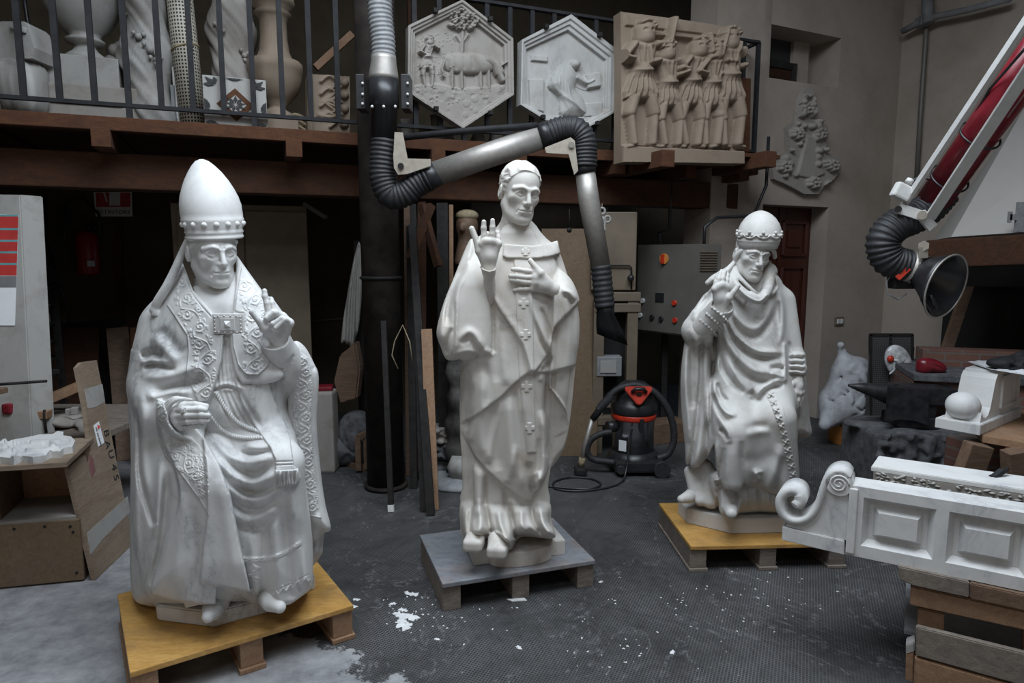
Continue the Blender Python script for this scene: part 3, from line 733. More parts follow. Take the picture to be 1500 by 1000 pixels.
# ---------------------------------------------------------------- the room
M0 = Vector((-.85, 4.62, 0)); MD = Vector((.93, .368, 0)).normalized(); MN = Vector((-MD.y, MD.x, 0))      # front of the gallery
W0 = Vector((2.1, 6.02, 0)); WD = Vector((.903, .43, 0)).normalized(); WN = Vector((-WD.y, WD.x, 0))        # wall with the door
mz = lambda u, v, b=0.0: at_plane(u, v, M0 + MN * b, MN)
wd = lambda u, v, b=0.0: at_plane(u, v, W0 + WN * b, WN)
UP = Vector((0, 0, 1))
def plate(name, outline, pf, nrm, thick, R=None, step=.7, amp=1.0):
    """carved slab: outline in photo pixels on a plane (pf), height map R in metres along nrm, real thickness behind"""
    q = np.array(outline, float); A = Raster((q[:, 0].min() - 2, q[:, 1].min() - 2, q[:, 0].max() + 2, q[:, 1].max() + 2), step, -9.)
    w, d = poly_sd(q, A, 50); A.A[w] = d
    U, V = np.meshgrid(A.us, A.vs); gy, gx = np.gradient(A.A, step); mv = np.where((A.A < step * .3) & (A.A > -step * 2), A.A, 0); U = U - mv * gx; V = V - mv * gy
    ok = A.A > -step * 1.5; o = np.array((0, 0, EYE)); p0 = np.array(pf(float(q[0, 0]), float(q[0, 1]))); n = np.array(nrm, float)
    r = ray(U, V); r = np.stack([r[0], r[1] + 0 * U, r[2] + 0 * U], -1); t = ((p0 - o) @ n) / (r @ n); P = o + r * t[..., None]
    z = amp * R.get(U.astype(f4), V.astype(f4)) if R is not None else 0 * U
    F = P + n * z[..., None]; B = P - n * thick; ny, nx = ok.shape; idx = np.arange(ny * nx).reshape(ny, nx); N_ = ny * nx
    f = ok[:-1, :-1] & ok[1:, :-1] & ok[:-1, 1:] & ok[1:, 1:]; qa = np.stack([idx[:-1, :-1][f], idx[1:, :-1][f], idx[1:, 1:][f], idx[:-1, 1:][f]], 1)
    fp = np.pad(f, 1); side = []
    for (dj, di, e0, e1) in ((-1, 0, (0, 1), (0, 0)), (1, 0, (1, 0), (1, 1)), (0, -1, (0, 0), (1, 0)), (0, 1, (1, 1), (0, 1))):
        g = f & ~fp[1 + dj:1 + dj + f.shape[0], 1 + di:1 + di + f.shape[1]]; j, i = np.nonzero(g); a = idx[j + e0[0], i + e0[1]]; c = idx[j + e1[0], i + e1[1]]; side.append(np.stack([a, a + N_, c + N_, c], 1))
    return two_faced(name, F, B, qa, side)
def struct(name, mb, mat):
    o = mb.build(name, mat) if isinstance(mb, MB) else link(name, mb, mat); o['kind'] = 'structure'; return o
def slab(a, b, nrm, z0, z1, t):
    """upright wall from a to b, thick t away from nrm"""
    a, b = Vector(a), Vector(b); d = (b - a); m = (a + b) / 2 - Vector(nrm) * t / 2
    return (Vector((m.x, m.y, (z0 + z1) / 2)), (d.length, t, z1 - z0), (0, 0, math.atan2(d.y, d.x)))
def shell():
    struct('floor', MB().box((0, 2.2, -.06), (13, 12.4, .12)), M['floor'])
    # wall with the door: solid strips round the openings
    cor = wd(1290, 500); t0 = -.42; L = (cor - W0).dot(WD); Wp = lambda t, z, b=0.0: W0 + WD * t + WN * b + UP * z
    tx = lambda p: (p - W0).dot(WD)
    d0, d1, dz = tx(wd(1112, 420)), tx(wd(1207, 420)), wd(1160, 301).z
    q = [wd(1117, 112), wd(1228, 128), wd(1228, 0)]; w0, w1, wz0, wz1 = tx(q[0]), tx(q[1]), q[0].z, 3.62
    H = 4.8; mb = MB()
    def piece(a, b, z0, z1, t=.34):
        c, s, r = slab(Wp(a, 0), Wp(b, 0), -WN, z0, z1, t); mb.box(c, s, r)
    piece(t0, d0, 0, H); piece(d1, L + .3, 0, wz0); piece(d0, d1, dz, wz0); piece(w1, L + .3, wz0, H); piece(d0, w0, wz0, H); piece(w0, w1, wz1, H)
    c, s, r = slab(Wp(d0 - .3, 0, .34), Wp(w1 + .3, 0, .34), -WN, 0, H, .1); mb.box(c, s, r)
    struct('wall_back', mb, M['wall'])
    # louvred opening
    wn = empty('window_1', Wp((w0 + w1) / 2, wz0, .3), label='louvred vent set deep in the wall above the door', kind='structure')
    fr = MB(); a, b = w0 + .0, w0 + (w1 - w0) * .66
    for z in (wz0 + .03, wz1 - .25): fr.beam(Wp(a, z, .22), Wp(b, z, .22), .05, .06)
    for t in (a + .03, b - .03): fr.beam(Wp(t, wz0, .22), Wp(t, wz1 - .22, .22), .05, .06)
    fr.build('window_frame', M['iron'], wn)
    bk = MB(); bk.beam(Wp((a + b) / 2, wz0, .29), Wp((a + b) / 2, wz1, .29), b - a, .02, WN); bk.build('backing', M['ink_black'], wn)
    n = 11
    for k in range(n):
        z = wz0 + .07 + (wz1 - wz0 - .36) * k / (n - 1); MB().box(Wp((a + b) / 2, z, .235), (b - a - .08, .055, .008), Matrix.Rotation(math.atan2(WD.y, WD.x), 3, 'Z') @ Matrix.Rotation(radians(-35), 3, 'X')).build('louvre', M['wood_dark'], wn)
    rv = MB(); rv.beam(Wp(b + .09, wz0, .27), Wp(b + .09, wz1, .27), .2, .06, WN); rv.build('reveal_block', M['wall'], wn)
    # door
    dr = empty('door_1', Wp((d0 + d1) / 2, 0, .2), label='dark red-brown panelled wooden door behind the right statue', kind='structure'); dm = (d0 + d1) / 2; dw = d1 - d0
    MB().beam(Wp(dm, .02, .22), Wp(dm, dz - .0, .22), dw, .05, WN).build('door_leaf', M['door_wood'], dr)
    for s in (-1, 1):
        for z0, z1 in ((.15, .72), (.84, 1.50), (1.62, dz - .14)):
            m = MB(); x = dm + s * dw * .235; w = dw * .36
            for k in (0, 1):
                zz = (z0, z1)[k]; m.beam(Wp(x - w / 2, zz, .185), Wp(x + w / 2, zz, .185), .03, .03); m.beam(Wp(x - w / 2 + k * w, z0, .185), Wp(x - w / 2 + k * w, z1, .185), .03, .03)
            m.beam(Wp(x, z0 + .07, .19), Wp(x, z1 - .07, .19), w - .14, .025, WN, .008); m.build('panel', M['door_wood'], dr)
    MB().beam(Wp(dm, .02, .19), Wp(dm, dz, .19), .03, .02, WN).build('meeting_strip', M['door_wood'], dr)
    MB().sphere(Wp(dm + .06, 1.02, .165), .022, 12).build('door_knob', M['zinc'], dr)
    bb = MB(); bb.beam(Wp(d1 + .02, .07, -.012), Wp(L, .07, -.012), .024, .14); struct('baseboard_back', bb, M['ink_grey'])
    # right wall, left wall, shed wall under the gallery, wall behind the camera, roof with its skylight
    RD = Vector((WD.y, -WD.x, 0)); c, s, r = slab(cor, cor + RD * 9.6, -Vector(WD), 0, H, .3); struct('wall_right', MB().box(c, s, r), M['wall'])
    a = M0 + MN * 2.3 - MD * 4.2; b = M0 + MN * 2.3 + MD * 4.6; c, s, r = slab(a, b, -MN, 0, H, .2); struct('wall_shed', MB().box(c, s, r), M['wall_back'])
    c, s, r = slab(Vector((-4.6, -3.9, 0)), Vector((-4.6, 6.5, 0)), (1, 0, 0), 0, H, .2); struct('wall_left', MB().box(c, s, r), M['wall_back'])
    struct('wall_rear', MB().box((0, -3.95, H / 2), (13, .2, H)), M['wall'])
    cx, cy, sx, sy = SKY; ce = MB(); X0, X1, Y0, Y1 = -6.4, 6.4, -4, 8.6
    for a, b, c_, d in ((X0, cx - sx / 2, Y0, Y1), (cx + sx / 2, X1, Y0, Y1), (cx - sx / 2, cx + sx / 2, Y0, cy - sy / 2), (cx - sx / 2, cx + sx / 2, cy + sy / 2, Y1)): ce.box(((a + b) / 2, (c_ + d) / 2, H + .1), (b - a, d - c_, .2))
    struct('ceiling', ce, M['ceiling'])
    # pipe on the right wall
    rp = lambda u, v, b=0.0: at_plane(u, v, cor - WD * b, WD)
    pp = MB(); pp.tube([rp(1358, 8, .06), rp(1356, 60, .06), rp(1349, 160, .06), rp(1342, 275, .06)], .022, 10); o = pp.build('wall_pipe', M['grey_metal']); tag(o, 'thin grey conduit running down the right wall', 'pipe')
    vp = MB(); vp.tube([rp(1322, 46, .14), rp(1345, 34, .14), rp(1372, 24, .14), rp(1420, 14, .14), rp(1480, -2, .14)], .03, 10); vp.tube([rp(1358, -10, .14), rp(1360, 34, .14)], .05, 12); vp.box(rp(1352, 32, .12), (.1, .1, .08)); o = vp.build('wall_pipe', M['ink_grey']); tag(o, 'dark branching pipe high in the corner of the right wall', 'pipe')
    # light switch
    sw = empty('light_switch', wd(1228, 470), label='small brass-coloured switch plate on the wall beside the door', cat='switch'); zz = wd(1228, 470).z; tt = tx(wd(1228, 470))
    MB().beam(Wp(tt - .06, zz, -.008), Wp(tt + .06, zz, -.008), .016, .085, UP, .004).build('plate', M['beige_metal'], sw)
    for k in (-1, 1): MB().beam(Wp(tt + k * .025 - .015, zz, -.02), Wp(tt + k * .025 + .015, zz, -.02), .01, .045, UP).build('rocker', M['white_paint'], sw)
    # marble ornament fixed over the door
    R = Raster((1120, 115, 1240, 295), .7); rnd = random.Random(5)
    for _ in range(60):
        t = rnd.random(); u = 1182 + rnd.uniform(-1, 1) * (8 + 38 * t); v = 140 + 130 * t
        if abs(u - 1182) < 14 * t and t > .3: continue
        R.dot((u, v), rnd.uniform(3, 6.5), rnd.uniform(.03, .06), 'max')
    for c in ((1147, 245), (1218, 243), (1166, 196), (1200, 196), (1180, 160), (1190, 268)):
        for k in range(7): R.dot((c[0] + 6 * cos(k * .9), c[1] + 6 * sin(k * .9)), 4.2, .055, 'max')
        R.dot(c, 3, .07, 'max')
    R.poly([(1180, 200), (1192, 200), (1207, 255), (1190, 262), (1166, 258)], .02, 3, 'max')
    for k in range(5): R.stroke([(1186, 205), (1172 + k * 7, 256)], 1.6, .014, 'max', False, 0)
    o = link('wall_ornament', plate('ornament', [(1183, 126), (1192, 128), (1195, 150), (1192, 172), (1212, 184), (1213, 205), (1209, 222), (1228, 230), (1232, 250), (1222, 262), (1210, 268), (1200, 284), (1188, 284), (1178, 284), (1164, 276), (1148, 268), (1134, 262), (1131, 246), (1140, 232), (1156, 222), (1155, 200), (1154, 186), (1168, 176), (1170, 150), (1176, 135)], lambda u, v: wd(u, v, -.05), -WN, .045, R, .8), M['cast'])
    tag(o, 'carved flower and ribbon garland hung on the wall above the door', 'relief')
    return cor, RD
SKY = (.2, 2.05, 3.8, 2.3)
def gallery():
    z = mz(300, 181).z; G = empty('gallery', M0, label='dark timber gallery across the back carrying plaster casts', cat='gallery', kind='structure')
    tl, tr = -4.0, (mz(1106, 240) - M0).dot(MD); Mp = lambda t, zz, b=0.0: M0 + MD * t + MN * b + UP * zz
    zb = mz(300, 200).z
    MB().beam(Mp(tl, z - .025, 1.15), Mp(tr, z - .025, 1.15), 2.3, .05, UP).build('deck', M['wood_dark'], G)
    MB().beam(Mp(tl, (z + zb) / 2, .0), Mp(tr, (z + zb) / 2, .0), .05, z - zb, UP, .004).build('fascia', M['wood_red'], G)
    t0, t1 = mz(300, 231, .22).z, mz(300, 281, .22).z
    MB().beam(Mp(tl, (t0 + t1) / 2, .3), Mp((mz(1070, 300, .3) - M0).dot(MD), (t0 + t1) / 2, .3), .2, t0 - t1, UP, .01).build('beam', M['wood_dark'], G)
    for u in (-40, 150, 430, 640, 760, 905, 1010, 1088):
        p = mz(u, 210); t = (p - M0).dot(MD); MB().beam(Mp(t, t0 + .055, -.04), Mp(t, t0 + .055, 2.2), .1, .11, UP, .004).build('joist', M['wood_red'], G)
    for u in (930, 1072):
        p = mz(u, 247); t = (p - M0).dot(MD); MB().beam(Mp(t, p.z + .02, -.45), Mp(t, p.z + .02, .6), .11, .12, UP, .005).build('bracket', M['wood_red'], G)
    MB().beam(Mp((mz(905, 250) - M0).dot(MD), mz(1000, 244).z + .075, -.16), Mp(tr, mz(1000, 244).z + .075, -.16), .26, .03, UP).build('shelf_plank', M['wood_red'], G)
    MB().beam(Mp(tr - .02, z - .05, -.02), Mp(tr - .02, z - .05, .5), .08, .14, UP).build('end_beam', M['wood_red'], G)
    # iron column
    c = Vector((-.885, 4.49, 0)); col = empty('iron_column', c, label='round dark iron column holding up the gallery', cat='column', kind='structure')
    MB().cyl(c, c + UP * 4.6, .128, n=32).build('shaft', M['dark_iron'], col); MB().cyl(c, c + UP * .03, .15, n=32).build('base_ring', M['dark_iron'], col); MB().tube([c + Vector((.131 * cos(a), .131 * sin(a), 1.46)) for a in np.linspace(0, 2 * pi, 33)[:-1]], .012, 8, closed=True).build('band', M['iron'], col)
    # railing
    R = empty('balcony_railing', Mp(0, z), label='black iron bar railing along the front of the gallery', cat='railing')
    zl = mz(300, 163).z; zt = mz(900, 31).z
    MB().beam(Mp(tl, zl, 0), Mp(tr - .02, zl, 0), .035, .022, UP).build('rail', M['iron_blue'], R); MB().beam(Mp(tl, zt, 0), Mp(tr - .02, zt, 0), .045, .02, UP).build('rail', M['iron_blue'], R)
    us = [35, 90, 141, 190, 239, 286, 330, 373, 414, 455, 496]; ts = [(mz(u, 140 + .0774 * u) - M0).dot(MD) for u in us]; dt = (ts[-1] - ts[0]) / 10
    k = 0; t = ts[0] - 4 * dt
    while t < tr - .05:
        b = MB(); ext = (k % 4 == 3); b.beam(Mp(t, z if ext else zl, 0), Mp(t, zt, 0), .032, .03, MN); b.build('baluster', M['iron_blue'], R); t += dt; k += 1
    e = MB(); e.beam(Mp(tr - .02, z - .1, 0), Mp(tr - .02, zt, 0), .03, .03, MN)
    for zz in (z + .02, zl, zt): e.beam(Mp(tr - .02, zz, 0), Mp(tr - .02, zz, .45), .03, .022, UP)
    e.beam(Mp(tr - .02, z, .22), Mp(tr - .02, zt, .22), .022, .022, MN); e.build('end_frame', M['iron_blue'], R)
    return z, Mp
# ---------------------------------------------------------------- plaster casts on the gallery and the reliefs hung on its railing
def turned(name, prof, base, s, mat, label=None, cat=None, group=None, mod=None, n=40, parent=None, rot=0.0):
    """lathe from a photo profile [(radius px, height px)] scaled by s, standing at base"""
    mb = MB().lathe([(r * s, h * s) for r, h in prof], n=n, mod=mod); o = link(name, mb.mesh(name), mat, None, base, rot)
    return tag(o, label, cat, group) if parent is None else o
def gallery_things(z, Mp):
    sc = lambda b: (4.55 + b) / FPX * 1.02
    def deck(u, b):
        p = mz(u, 170, b); return Vector((p.x, p.y, z))
    def twist(k, ph, amp=.11, lob=2):
        def f(a, zz):
            t = a + k * zz + ph
            return 1 + amp * cos(lob * t) + .05 * cos(9 * t) * (cos(lob * t) > -.5) + .02 * cos(17 * t)
        return f
    def spiral(base, r, h, k, ph, label, mat, seed, name='twisted_cast'):
        mb = MB(); n = 56; prof = []; m = int(h / .012)
        for i in range(m + 1):
            zz = h * i / m; prof.append((r * (1 + .11 * sin(zz * 17 + ph)), zz))
        mb.lathe(prof, n=n, mod=twist(k, ph)); rnd = random.Random(seed)
        for q in range(int(h * 16)):
            zz = rnd.uniform(.05, h); a = -k * zz - ph + pi / 2 + rnd.uniform(-.25, .25) + pi * rnd.randint(0, 1); rr = r * (1.02 + .11 * sin(zz * 17 + ph))
            mb.sphere((rr * cos(a), rr * sin(a), zz), rnd.uniform(.014, .026), 8)
            for j in range(3): mb.sphere((rr * cos(a + .2 * (j - 1)), rr * sin(a + .2 * (j - 1)), zz + rnd.uniform(-.03, .03)), .014, 6)
        o = link(name, mb.mesh(name), mat, None, base); tag(o, label, 'column cast', 'twisted columns on the gallery'); return o
    b = .34; s = sc(b); spiral(deck(222, b), 27 * s, 1.25, 5.2, .4, 'pale twisted column with vines, standing right of the big urn', M['cast_white'], 3)
    spiral(deck(345, .42), 26 * sc(.42), 1.25, 6.0, 2.2, 'brownish twisted column with vines, behind the patterned tile', M['cast'], 8)
    # fragments of a spiral at the left end
    o = MB(); s = sc(.2); o.lathe([(r * s, h * s) for r, h in ((20, 0), (26, 18), (27, 38), (25, 54), (20, 62))], n=48, mod=twist(7, 0, .06)); p = deck(38, .2); ob = link('column_fragment', o.mesh('f'), M['cast_white'], None, p); tag(ob, 'short fluted spiral drum, below the small arched block at the far left', 'column cast')
    top = hull([Vector((x_ * s, y_, h_ * s)) for x_, h_ in ((-24, 0), (-25, 8), (-14, 34), (-6, 40), (8, 28), (20, 40), (24, 36), (22, 26), (29, 12), (26, 0)) for y_ in (-.09, .09)]); top.box((-14 * s, -.1, 24 * s), (.022, .03, .05), (0, .5, 0), .003); top.box((14 * s, -.085, 32 * s), (.09, .05, .03), (0, .3, .2), .006); top.box((-22 * s, -.1, 8 * s), (.05, .02, .012), (0, -.8, 0), .003); ob = link('carved_fragment', top.mesh('f'), M['cast_white'], None, p + UP * 62 * s); tag(ob, 'small carved white fragment on the spiral drum at the far left', 'fragment')
    o = MB(); o.lathe([(r * s, h * s) for r, h in ((16, 0), (20, 30), (22, 60), (18, 90), (12, 108))], n=30, mod=twist(6, 1, .08)); ob = link('column_fragment', o.mesh('f'), M['cast'], None, deck(-14, .2)); tag(ob, 'broken column piece cut by the left edge of the picture', 'column cast')
    # urn on two blocks
    b = .42; s = sc(b); p = deck(133, b); yaw = math.atan2(MD.y, MD.x)
    pl = MB(); pl.box((0, 0, 21 * s), (122 * s, .42, 42 * s), bev=.008); pl.box((0, -.212, 22 * s), (80 * s, .01, 6 * s)); ob = link('stone_plinth', pl.mesh('p'), M['cast'], None, p, yaw); tag(ob, 'wide low grey plinth with a slot, under the square urn block', 'plinth')
    bl = MB(); bl.box((0, 0, 17 * s), (76 * s, .34, 34 * s), bev=.006); ob = link('stone_block', bl.mesh('p'), M['cast_white'], None, p + UP * 42 * s, yaw); tag(ob, 'square pale block directly under the big urn', 'block')
    turned('urn', [(24, 0), (22, 6), (14, 12), (11, 17), (13, 20), (20, 22), (21, 25), (16, 28), (19, 32), (30, 42), (39, 58), (44, 76), (45, 92), (42, 110), (36, 124), (40, 128), (44, 132), (38, 136), (30, 136)], p + UP * 76 * s, s, M['cast_white'], 'big smooth plaster urn on a square block, left of the twisted columns', 'urn', n=56)
    b = .55; s = sc(b); rg = random.Random(2); pc_ = MB()
    for k in range(26): pc_.sphere((rg.uniform(-.05, .05), rg.uniform(-.05, .05), rg.uniform(0, .22)), rg.uniform(.022, .05), 8)
    ob = link('carved_fragment', pc_.mesh('f'), M['cast'], None, deck(178, b) + UP * .33); tag(ob, 'knobbly plaster fragment peeping out behind the urn', 'fragment')
    bx = MB().box((0, 0, .16), (.26, .2, .32), bev=.01); ob = link('storage_box', bx.mesh('b'), M['rope'], None, deck(186, .85), yaw); tag(ob, 'ochre box behind the urn block', 'box')
    # perforated roll and slim boards
    b = .26; s = sc(b); p = deck(283, b); t = MB().cyl((0, 0, 0), (0, 0, 1.3), 15.5 * s, n=40); ob = link('perforated_tube', t.mesh('t'), M['perforated'], None, p); ob.rotation_euler = (0, radians(-3), 0); tag(ob, 'upright roll of perforated cream sheet tied with string', 'roll')
    tie = MB().tube([(16 * s * cos(a), 16 * s * sin(a), .50 + .02 * cos(a)) for a in np.linspace(0, 2 * pi, 25)[:-1]], .006, 6, closed=True); tie.build('string', M['rope'], ob, world=False)
    for u, w, hgt, m, lb in ((262, .045, .42, 'white_paint', 'slim white batten standing beside the perforated roll'), (256, .03, .28, 'hose_grey', 'short grey batten standing beside the perforated roll')):
        q = deck(u, b + .05); ob = link('batten', MB().box((0, 0, hgt / 2), (w, .03, hgt), bev=.003).mesh('b'), M[m], None, q, yaw); tag(ob, lb, 'batten')
    bt = MB().lathe([(.035, 0), (.042, .05), (.04, .11), (.015, .15), (.015, .18)], n=16); ob = link('plastic_bottle', bt.mesh('b'), M['terracotta'], None, deck(243, b + .06) + UP * .0); cap = MB().cyl((0, 0, .175), (0, 0, .215), .02, n=14); cap.build('cap', M['blue'], ob, world=False); tag(ob, 'pinkish bottle with blue cap behind the pale twisted column', 'bottle')
    # patterned cement tile
    b = .05; s = sc(b); q = mz(347, 187, b); cx = Vector((q.x, q.y, z)); pf = lambda u, v: mz(u, v, b)
    tl = empty('patterned_tile', cx, label='square cement tile with black leaf pattern and brown centre, leaning behind the rail', cat='tile')
    w = 76 * s; T = MB().box(cx + UP * w / 2 * .8, (w, .03, w * .82), (0, 0, yaw), .004); T.build('slab', M['cast_white'], tl)
    face = lambda x, y, e=.0: cx + MD * x * w + UP * (.40 * w + y * w * .8) - MN * (.0155 + e)
    dm = MB(); dm.prism([(-.30, 0), (0, -.34), (.30, 0), (0, .34)], face(0, -.05), MD * w, UP * w * .8, -MN * .003); dm.build('diamond', M['wood_red'], tl)
    rn = MB(); rn.prism([(-.17, 0), (0, -.2), (.17, 0), (0, .2)], face(0, -.05, .003), MD * w, UP * w * .8, -MN * .002); rn.build('diamond', M['cast_white'], tl)
    for (lx, ly, ang, sz) in ((0, -.05, 90, .17), (0, -.05, 210, .15), (0, -.05, 330, .15), (-.30, .32, 135, .2), (.30, .32, 45, .2), (-.38, -.1, 180, .2), (.38, -.1, 0, .2), (-.3, -.42, 225, .18), (.3, -.42, 315, .18), (0, .42, 90, .2)):
        lf = MB()
        for da in (-40, 0, 40):
            a = radians(ang + da); d = Vector((cos(a), sin(a))); n_ = Vector((-d.y, d.x)); o_ = Vector((lx, ly)) + d * .02; pts = [o_, o_ + d * sz * .45 + n_ * sz * .2, o_ + d * sz, o_ + d * sz * .45 - n_ * sz * .2]
            pts = [(max(-.49, min(.49, q_.x)), max(-.49, min(.49, q_.y))) for q_ in pts]; lf.prism(pts, face(0, 0, .004), MD * w, UP * w * .8, -MN * .003)
        lf.build('leaf_motif', M['ink_black'], tl)
    # baluster vase, cable coils, capital
    b = .30; s = sc(b); p = deck(406, b); bb = MB().box((0, 0, 10 * s), (50 * s, 50 * s, 20 * s), bev=.006); ob = link('stone_block', bb.mesh('b'), M['terracotta'], None, p, yaw); tag(ob, 'tan block under the baluster vase', 'block')
    turned('baluster_vase', [(25, 0), (26, 3), (21, 9), (12, 14), (11, 18), (20, 26), (29, 38), (33, 52), (34, 62), (35, 64), (35, 72), (32, 75), (23, 78), (19, 88), (17, 104), (17, 126), (20, 131), (24, 134), (20, 139), (26, 144), (28, 149), (27, 154), (22, 158)], p + UP * 20 * s, s, M['terracotta'], 'tan turned baluster vase with long neck, right of the tile', 'vase')
    for k in range(3):
        co = MB(); q = deck(438, .36); rr = .085 + .01 * k
        co.tube([(rr * cos(a), rr * .8 * sin(a), .06 + .035 * k + .02 * sin(3 * a)) for a in np.linspace(0, 2 * pi, 25)[:-1]], .012, 8, closed=True); ob = link('cable_coil', co.mesh('c'), M['rope'], None, q); tag(ob, 'tan cable coil stacked between the vase and the carved block', 'cable', 'coils of tan cable on the gallery')
    b = .12; R = Raster((448, 104, 516, 196), .6)
    for k in range(4): R.stroke([(470, 120 + k * 18), (482, 112 + k * 18), (494, 122 + k * 18), (484, 132 + k * 18)], 2.6, .022, 'max', False)
    for v in (122, 140, 160, 182): R.dot((504, v), 7, .035, 'max')
    for a in (-.9, -.4, 0, .4, .9): R.stroke([(474, 150), (490, 150 + 16 * sin(a)), (500, 150 + 30 * sin(a))], 2.4, .02, 'max', False)
    R.stroke([(454, 108), (456, 192)], 4, .02, 'max', False, 0); R.stroke([(468, 170), (485, 172), (500, 168)], 4, .025, 'max', False)
    ob = link('carved_capital', plate('cap', [(450, 108), (512, 112), (513, 150), (512, 194), (451, 192)], lambda u, v: mz(u, v, b), -MN, .2, R, .8), M['terracotta']); tag(ob, 'square carved capital with scrolled leaves beside the column', 'capital')
    st = MB().beam(mz(462, 100, .5), mz(516, 50, .5), .05, .05, UP, .004); ob = st.build('wooden_strut', M['wood_raw']); tag(ob, 'slanting pale wooden strut above the carved capital', 'strut')
    # small clutter behind the reliefs
    rg = random.Random(7)
    for k, u in enumerate((596, 622, 640, 655, 905, 700, 726)):
        h = rg.uniform(.12, .26); m = MB(); m.lathe([(.05, 0), (.06, h * .3), (.045, h * .7), (.05, h)], n=12, mod=lambda a, zz: 1 + .12 * cos(4 * a + 20 * zz)); ob = link('carved_fragment', m.mesh('f'), M[('cast', 'terracotta', 'cast_white')[k % 3]], None, deck(u, .25 + .1 * (k % 2)))
        tag(ob, ('tan', 'grey', 'white')[k % 3] + ' small cast fragment standing behind the hexagonal reliefs', 'fragment', 'cast fragments behind the reliefs: ' + ('tan', 'grey', 'white')[k % 3])
    for k, (u0, u1) in enumerate(((18, 62), (30, 74))):
        o = MB().tube([mz(u0, -40, .5), mz(u0 + 10, 30, .5), mz(u0 + 22, 70, .5), mz(u1, 112, .5), mz(u1 + 6, 140, .55)], .012, 8).build('hanging_cable', M['black']); tag(o, ('left', 'right')[k] + ' one of two black cables hanging behind the rail at the far left', 'cable')
    fc = MB()
    for k in range(3): fc.beam(mz(598 + 4 * k, -30, .9), mz(604 + 4 * k, 160, .9), .03, .03)
    ob = fc.build('shelf_post', M['wood_dark']); tag(ob, 'dark slatted post standing at the back of the gallery', 'post')
    # ---- reliefs
    def hexrelief(label, out, inn, paint, back, mat, clipat):
        n = -MN; pf = lambda u, v: mz(u, v, back); q = np.array(out, float)
        R = Raster((q[:, 0].min() - 2, q[:, 1].min() - 2, q[:, 0].max() + 2, q[:, 1].max() + 2), .6); c = q.mean(0)
        for k, (f, dp) in enumerate(((.955, -.014), (.92, -.016), (.885, -.028))):
            R.poly([tuple(np.array(inn[j]) * (1 - (1 - f) * 0) + (np.array(out[j]) - np.array(inn[j])) * (1 - (k + 1) / 3)) for j in range(6)], dp, 1.2)
        R.base = -.052; paint(R); o = link('hexagonal_relief', plate('hex', out, pf, n, .085, R, .6), mat); tag(o, label, 'relief')
        for u, v in clipat:
            p = pf(u, v); MB().box(p - MN * .01, (.03, .05, .03), (0, 0, yaw), .004).build('clip', M['iron'], o)
        return o
    def person(R, u, v, h, lean=0, arm=1, amp=.03, seed=0):
        rg = random.Random(seed); hd = h * .075; w = h * .10
        for s_ in (-1, 1):
            kx = u + s_ * w * (.75 + .3 * rg.random()); fx = kx + rg.uniform(-.4, .5) * w
            R.stroke([(u + s_ * w * .5, v - h * .46), (kx, v - h * .27)], h * .048, amp, 'max', False, 0, 'round'); R.stroke([(kx, v - h * .27), (fx, v - h * .04)], h * .036, amp * .9, 'max', False, 0, 'round'); R.stroke([(fx, v - h * .02), (fx + s_ * w * .5, v - h * .01)], h * .022, amp * .7, 'max', False, 0, 'round')
        R.poly([(u - w * .95 + lean, v - h * .82), (u + w * .95 + lean, v - h * .82), (u + w * .8, v - h * .6), (u + w * 1.4, v - h * .38), (u - w * 1.4, v - h * .38), (u - w * .8, v - h * .6)], .0, 2, 'max', 3, amp * 1.15)
        R.stroke([(u - w * .8, v - h * .6), (u, v - h * .585), (u + w * .8, v - h * .6)], h * .012 + .5, amp * .25, 'add', False, 3)
        for k in range(6): R.stroke([(u - w * .6 + lean * .3 + k * w * .25, v - h * .57), (u - w * 1.2 + k * w * .5, v - h * .39)], h * .010 + .5, -amp * .3, 'add', True, 3)
        for k in range(3): R.stroke([(u - w * .5 + lean + k * w * .5, v - h * .78), (u - w * .2 + k * w * .2, v - h * .62)], h * .012 + .5, -amp * .22, 'add', True, 3)
        R.stroke([(u + lean, v - h * .84), (u + lean * 1.2, v - h * .90)], hd * 1.05, amp * 1.3, 'max', False, 0, 'round')
        for k in range(7): a = rg.uniform(pi, 2 * pi); R.dot((u + lean * 1.2 + hd * .8 * cos(a), v - h * .905 + hd * .8 * sin(a)), hd * .38, amp * 1.25, 'max')
        for q in (-1, 1): R.dot((u + lean * 1.2 + q * hd * .35, v - h * .89), hd * .22, -amp * .16)
        for s_ in (-1, 1):
            up = arm * (1 if s_ * lean >= 0 else .25); e = (u + lean + s_ * w * 1.7, v - h * (.66 + .12 * up)); hnd = (u + lean + s_ * w * (.7 + 1.3 * up), v - h * (.58 + .36 * up))
            R.stroke([(u + lean + s_ * w * .9, v - h * .79), e], h * .036, amp * 1.25, 'max', False, 0, 'round'); R.stroke([e, hnd], h * .028, amp * 1.3, 'max', False, 0, 'round'); R.dot(hnd, h * .03, amp * 1.3, 'max')
    def p1(R):
        rg = random.Random(3)
        for k in range(110):
            a = rg.uniform(0, 6.28); d = 21 * sqrt(rg.random()); R.dot((681 + d * cos(a) * 1.05, 27 + d * sin(a) * .75), rg.uniform(2, 3.6), rg.uniform(.022, .05), 'max')
        R.stroke([(678, 92), (679, 70), (680, 42)], 3.6, .03, 'max', False); R.stroke([(679, 62), (688, 48)], 2, .02, 'max', False); R.stroke([(679, 62), (671, 50)], 2, .02, 'max', False)
        R.poly([(604, 124), (640, 120), (680, 128), (720, 124), (748, 120), (748, 140), (679, 184), (603, 136)], .022, 5, 'max')
        R.poly([(655, 78), (690, 74), (722, 80), (728, 96), (714, 106), (672, 106), (655, 98)], .0, 2, 'max', 4, .045)
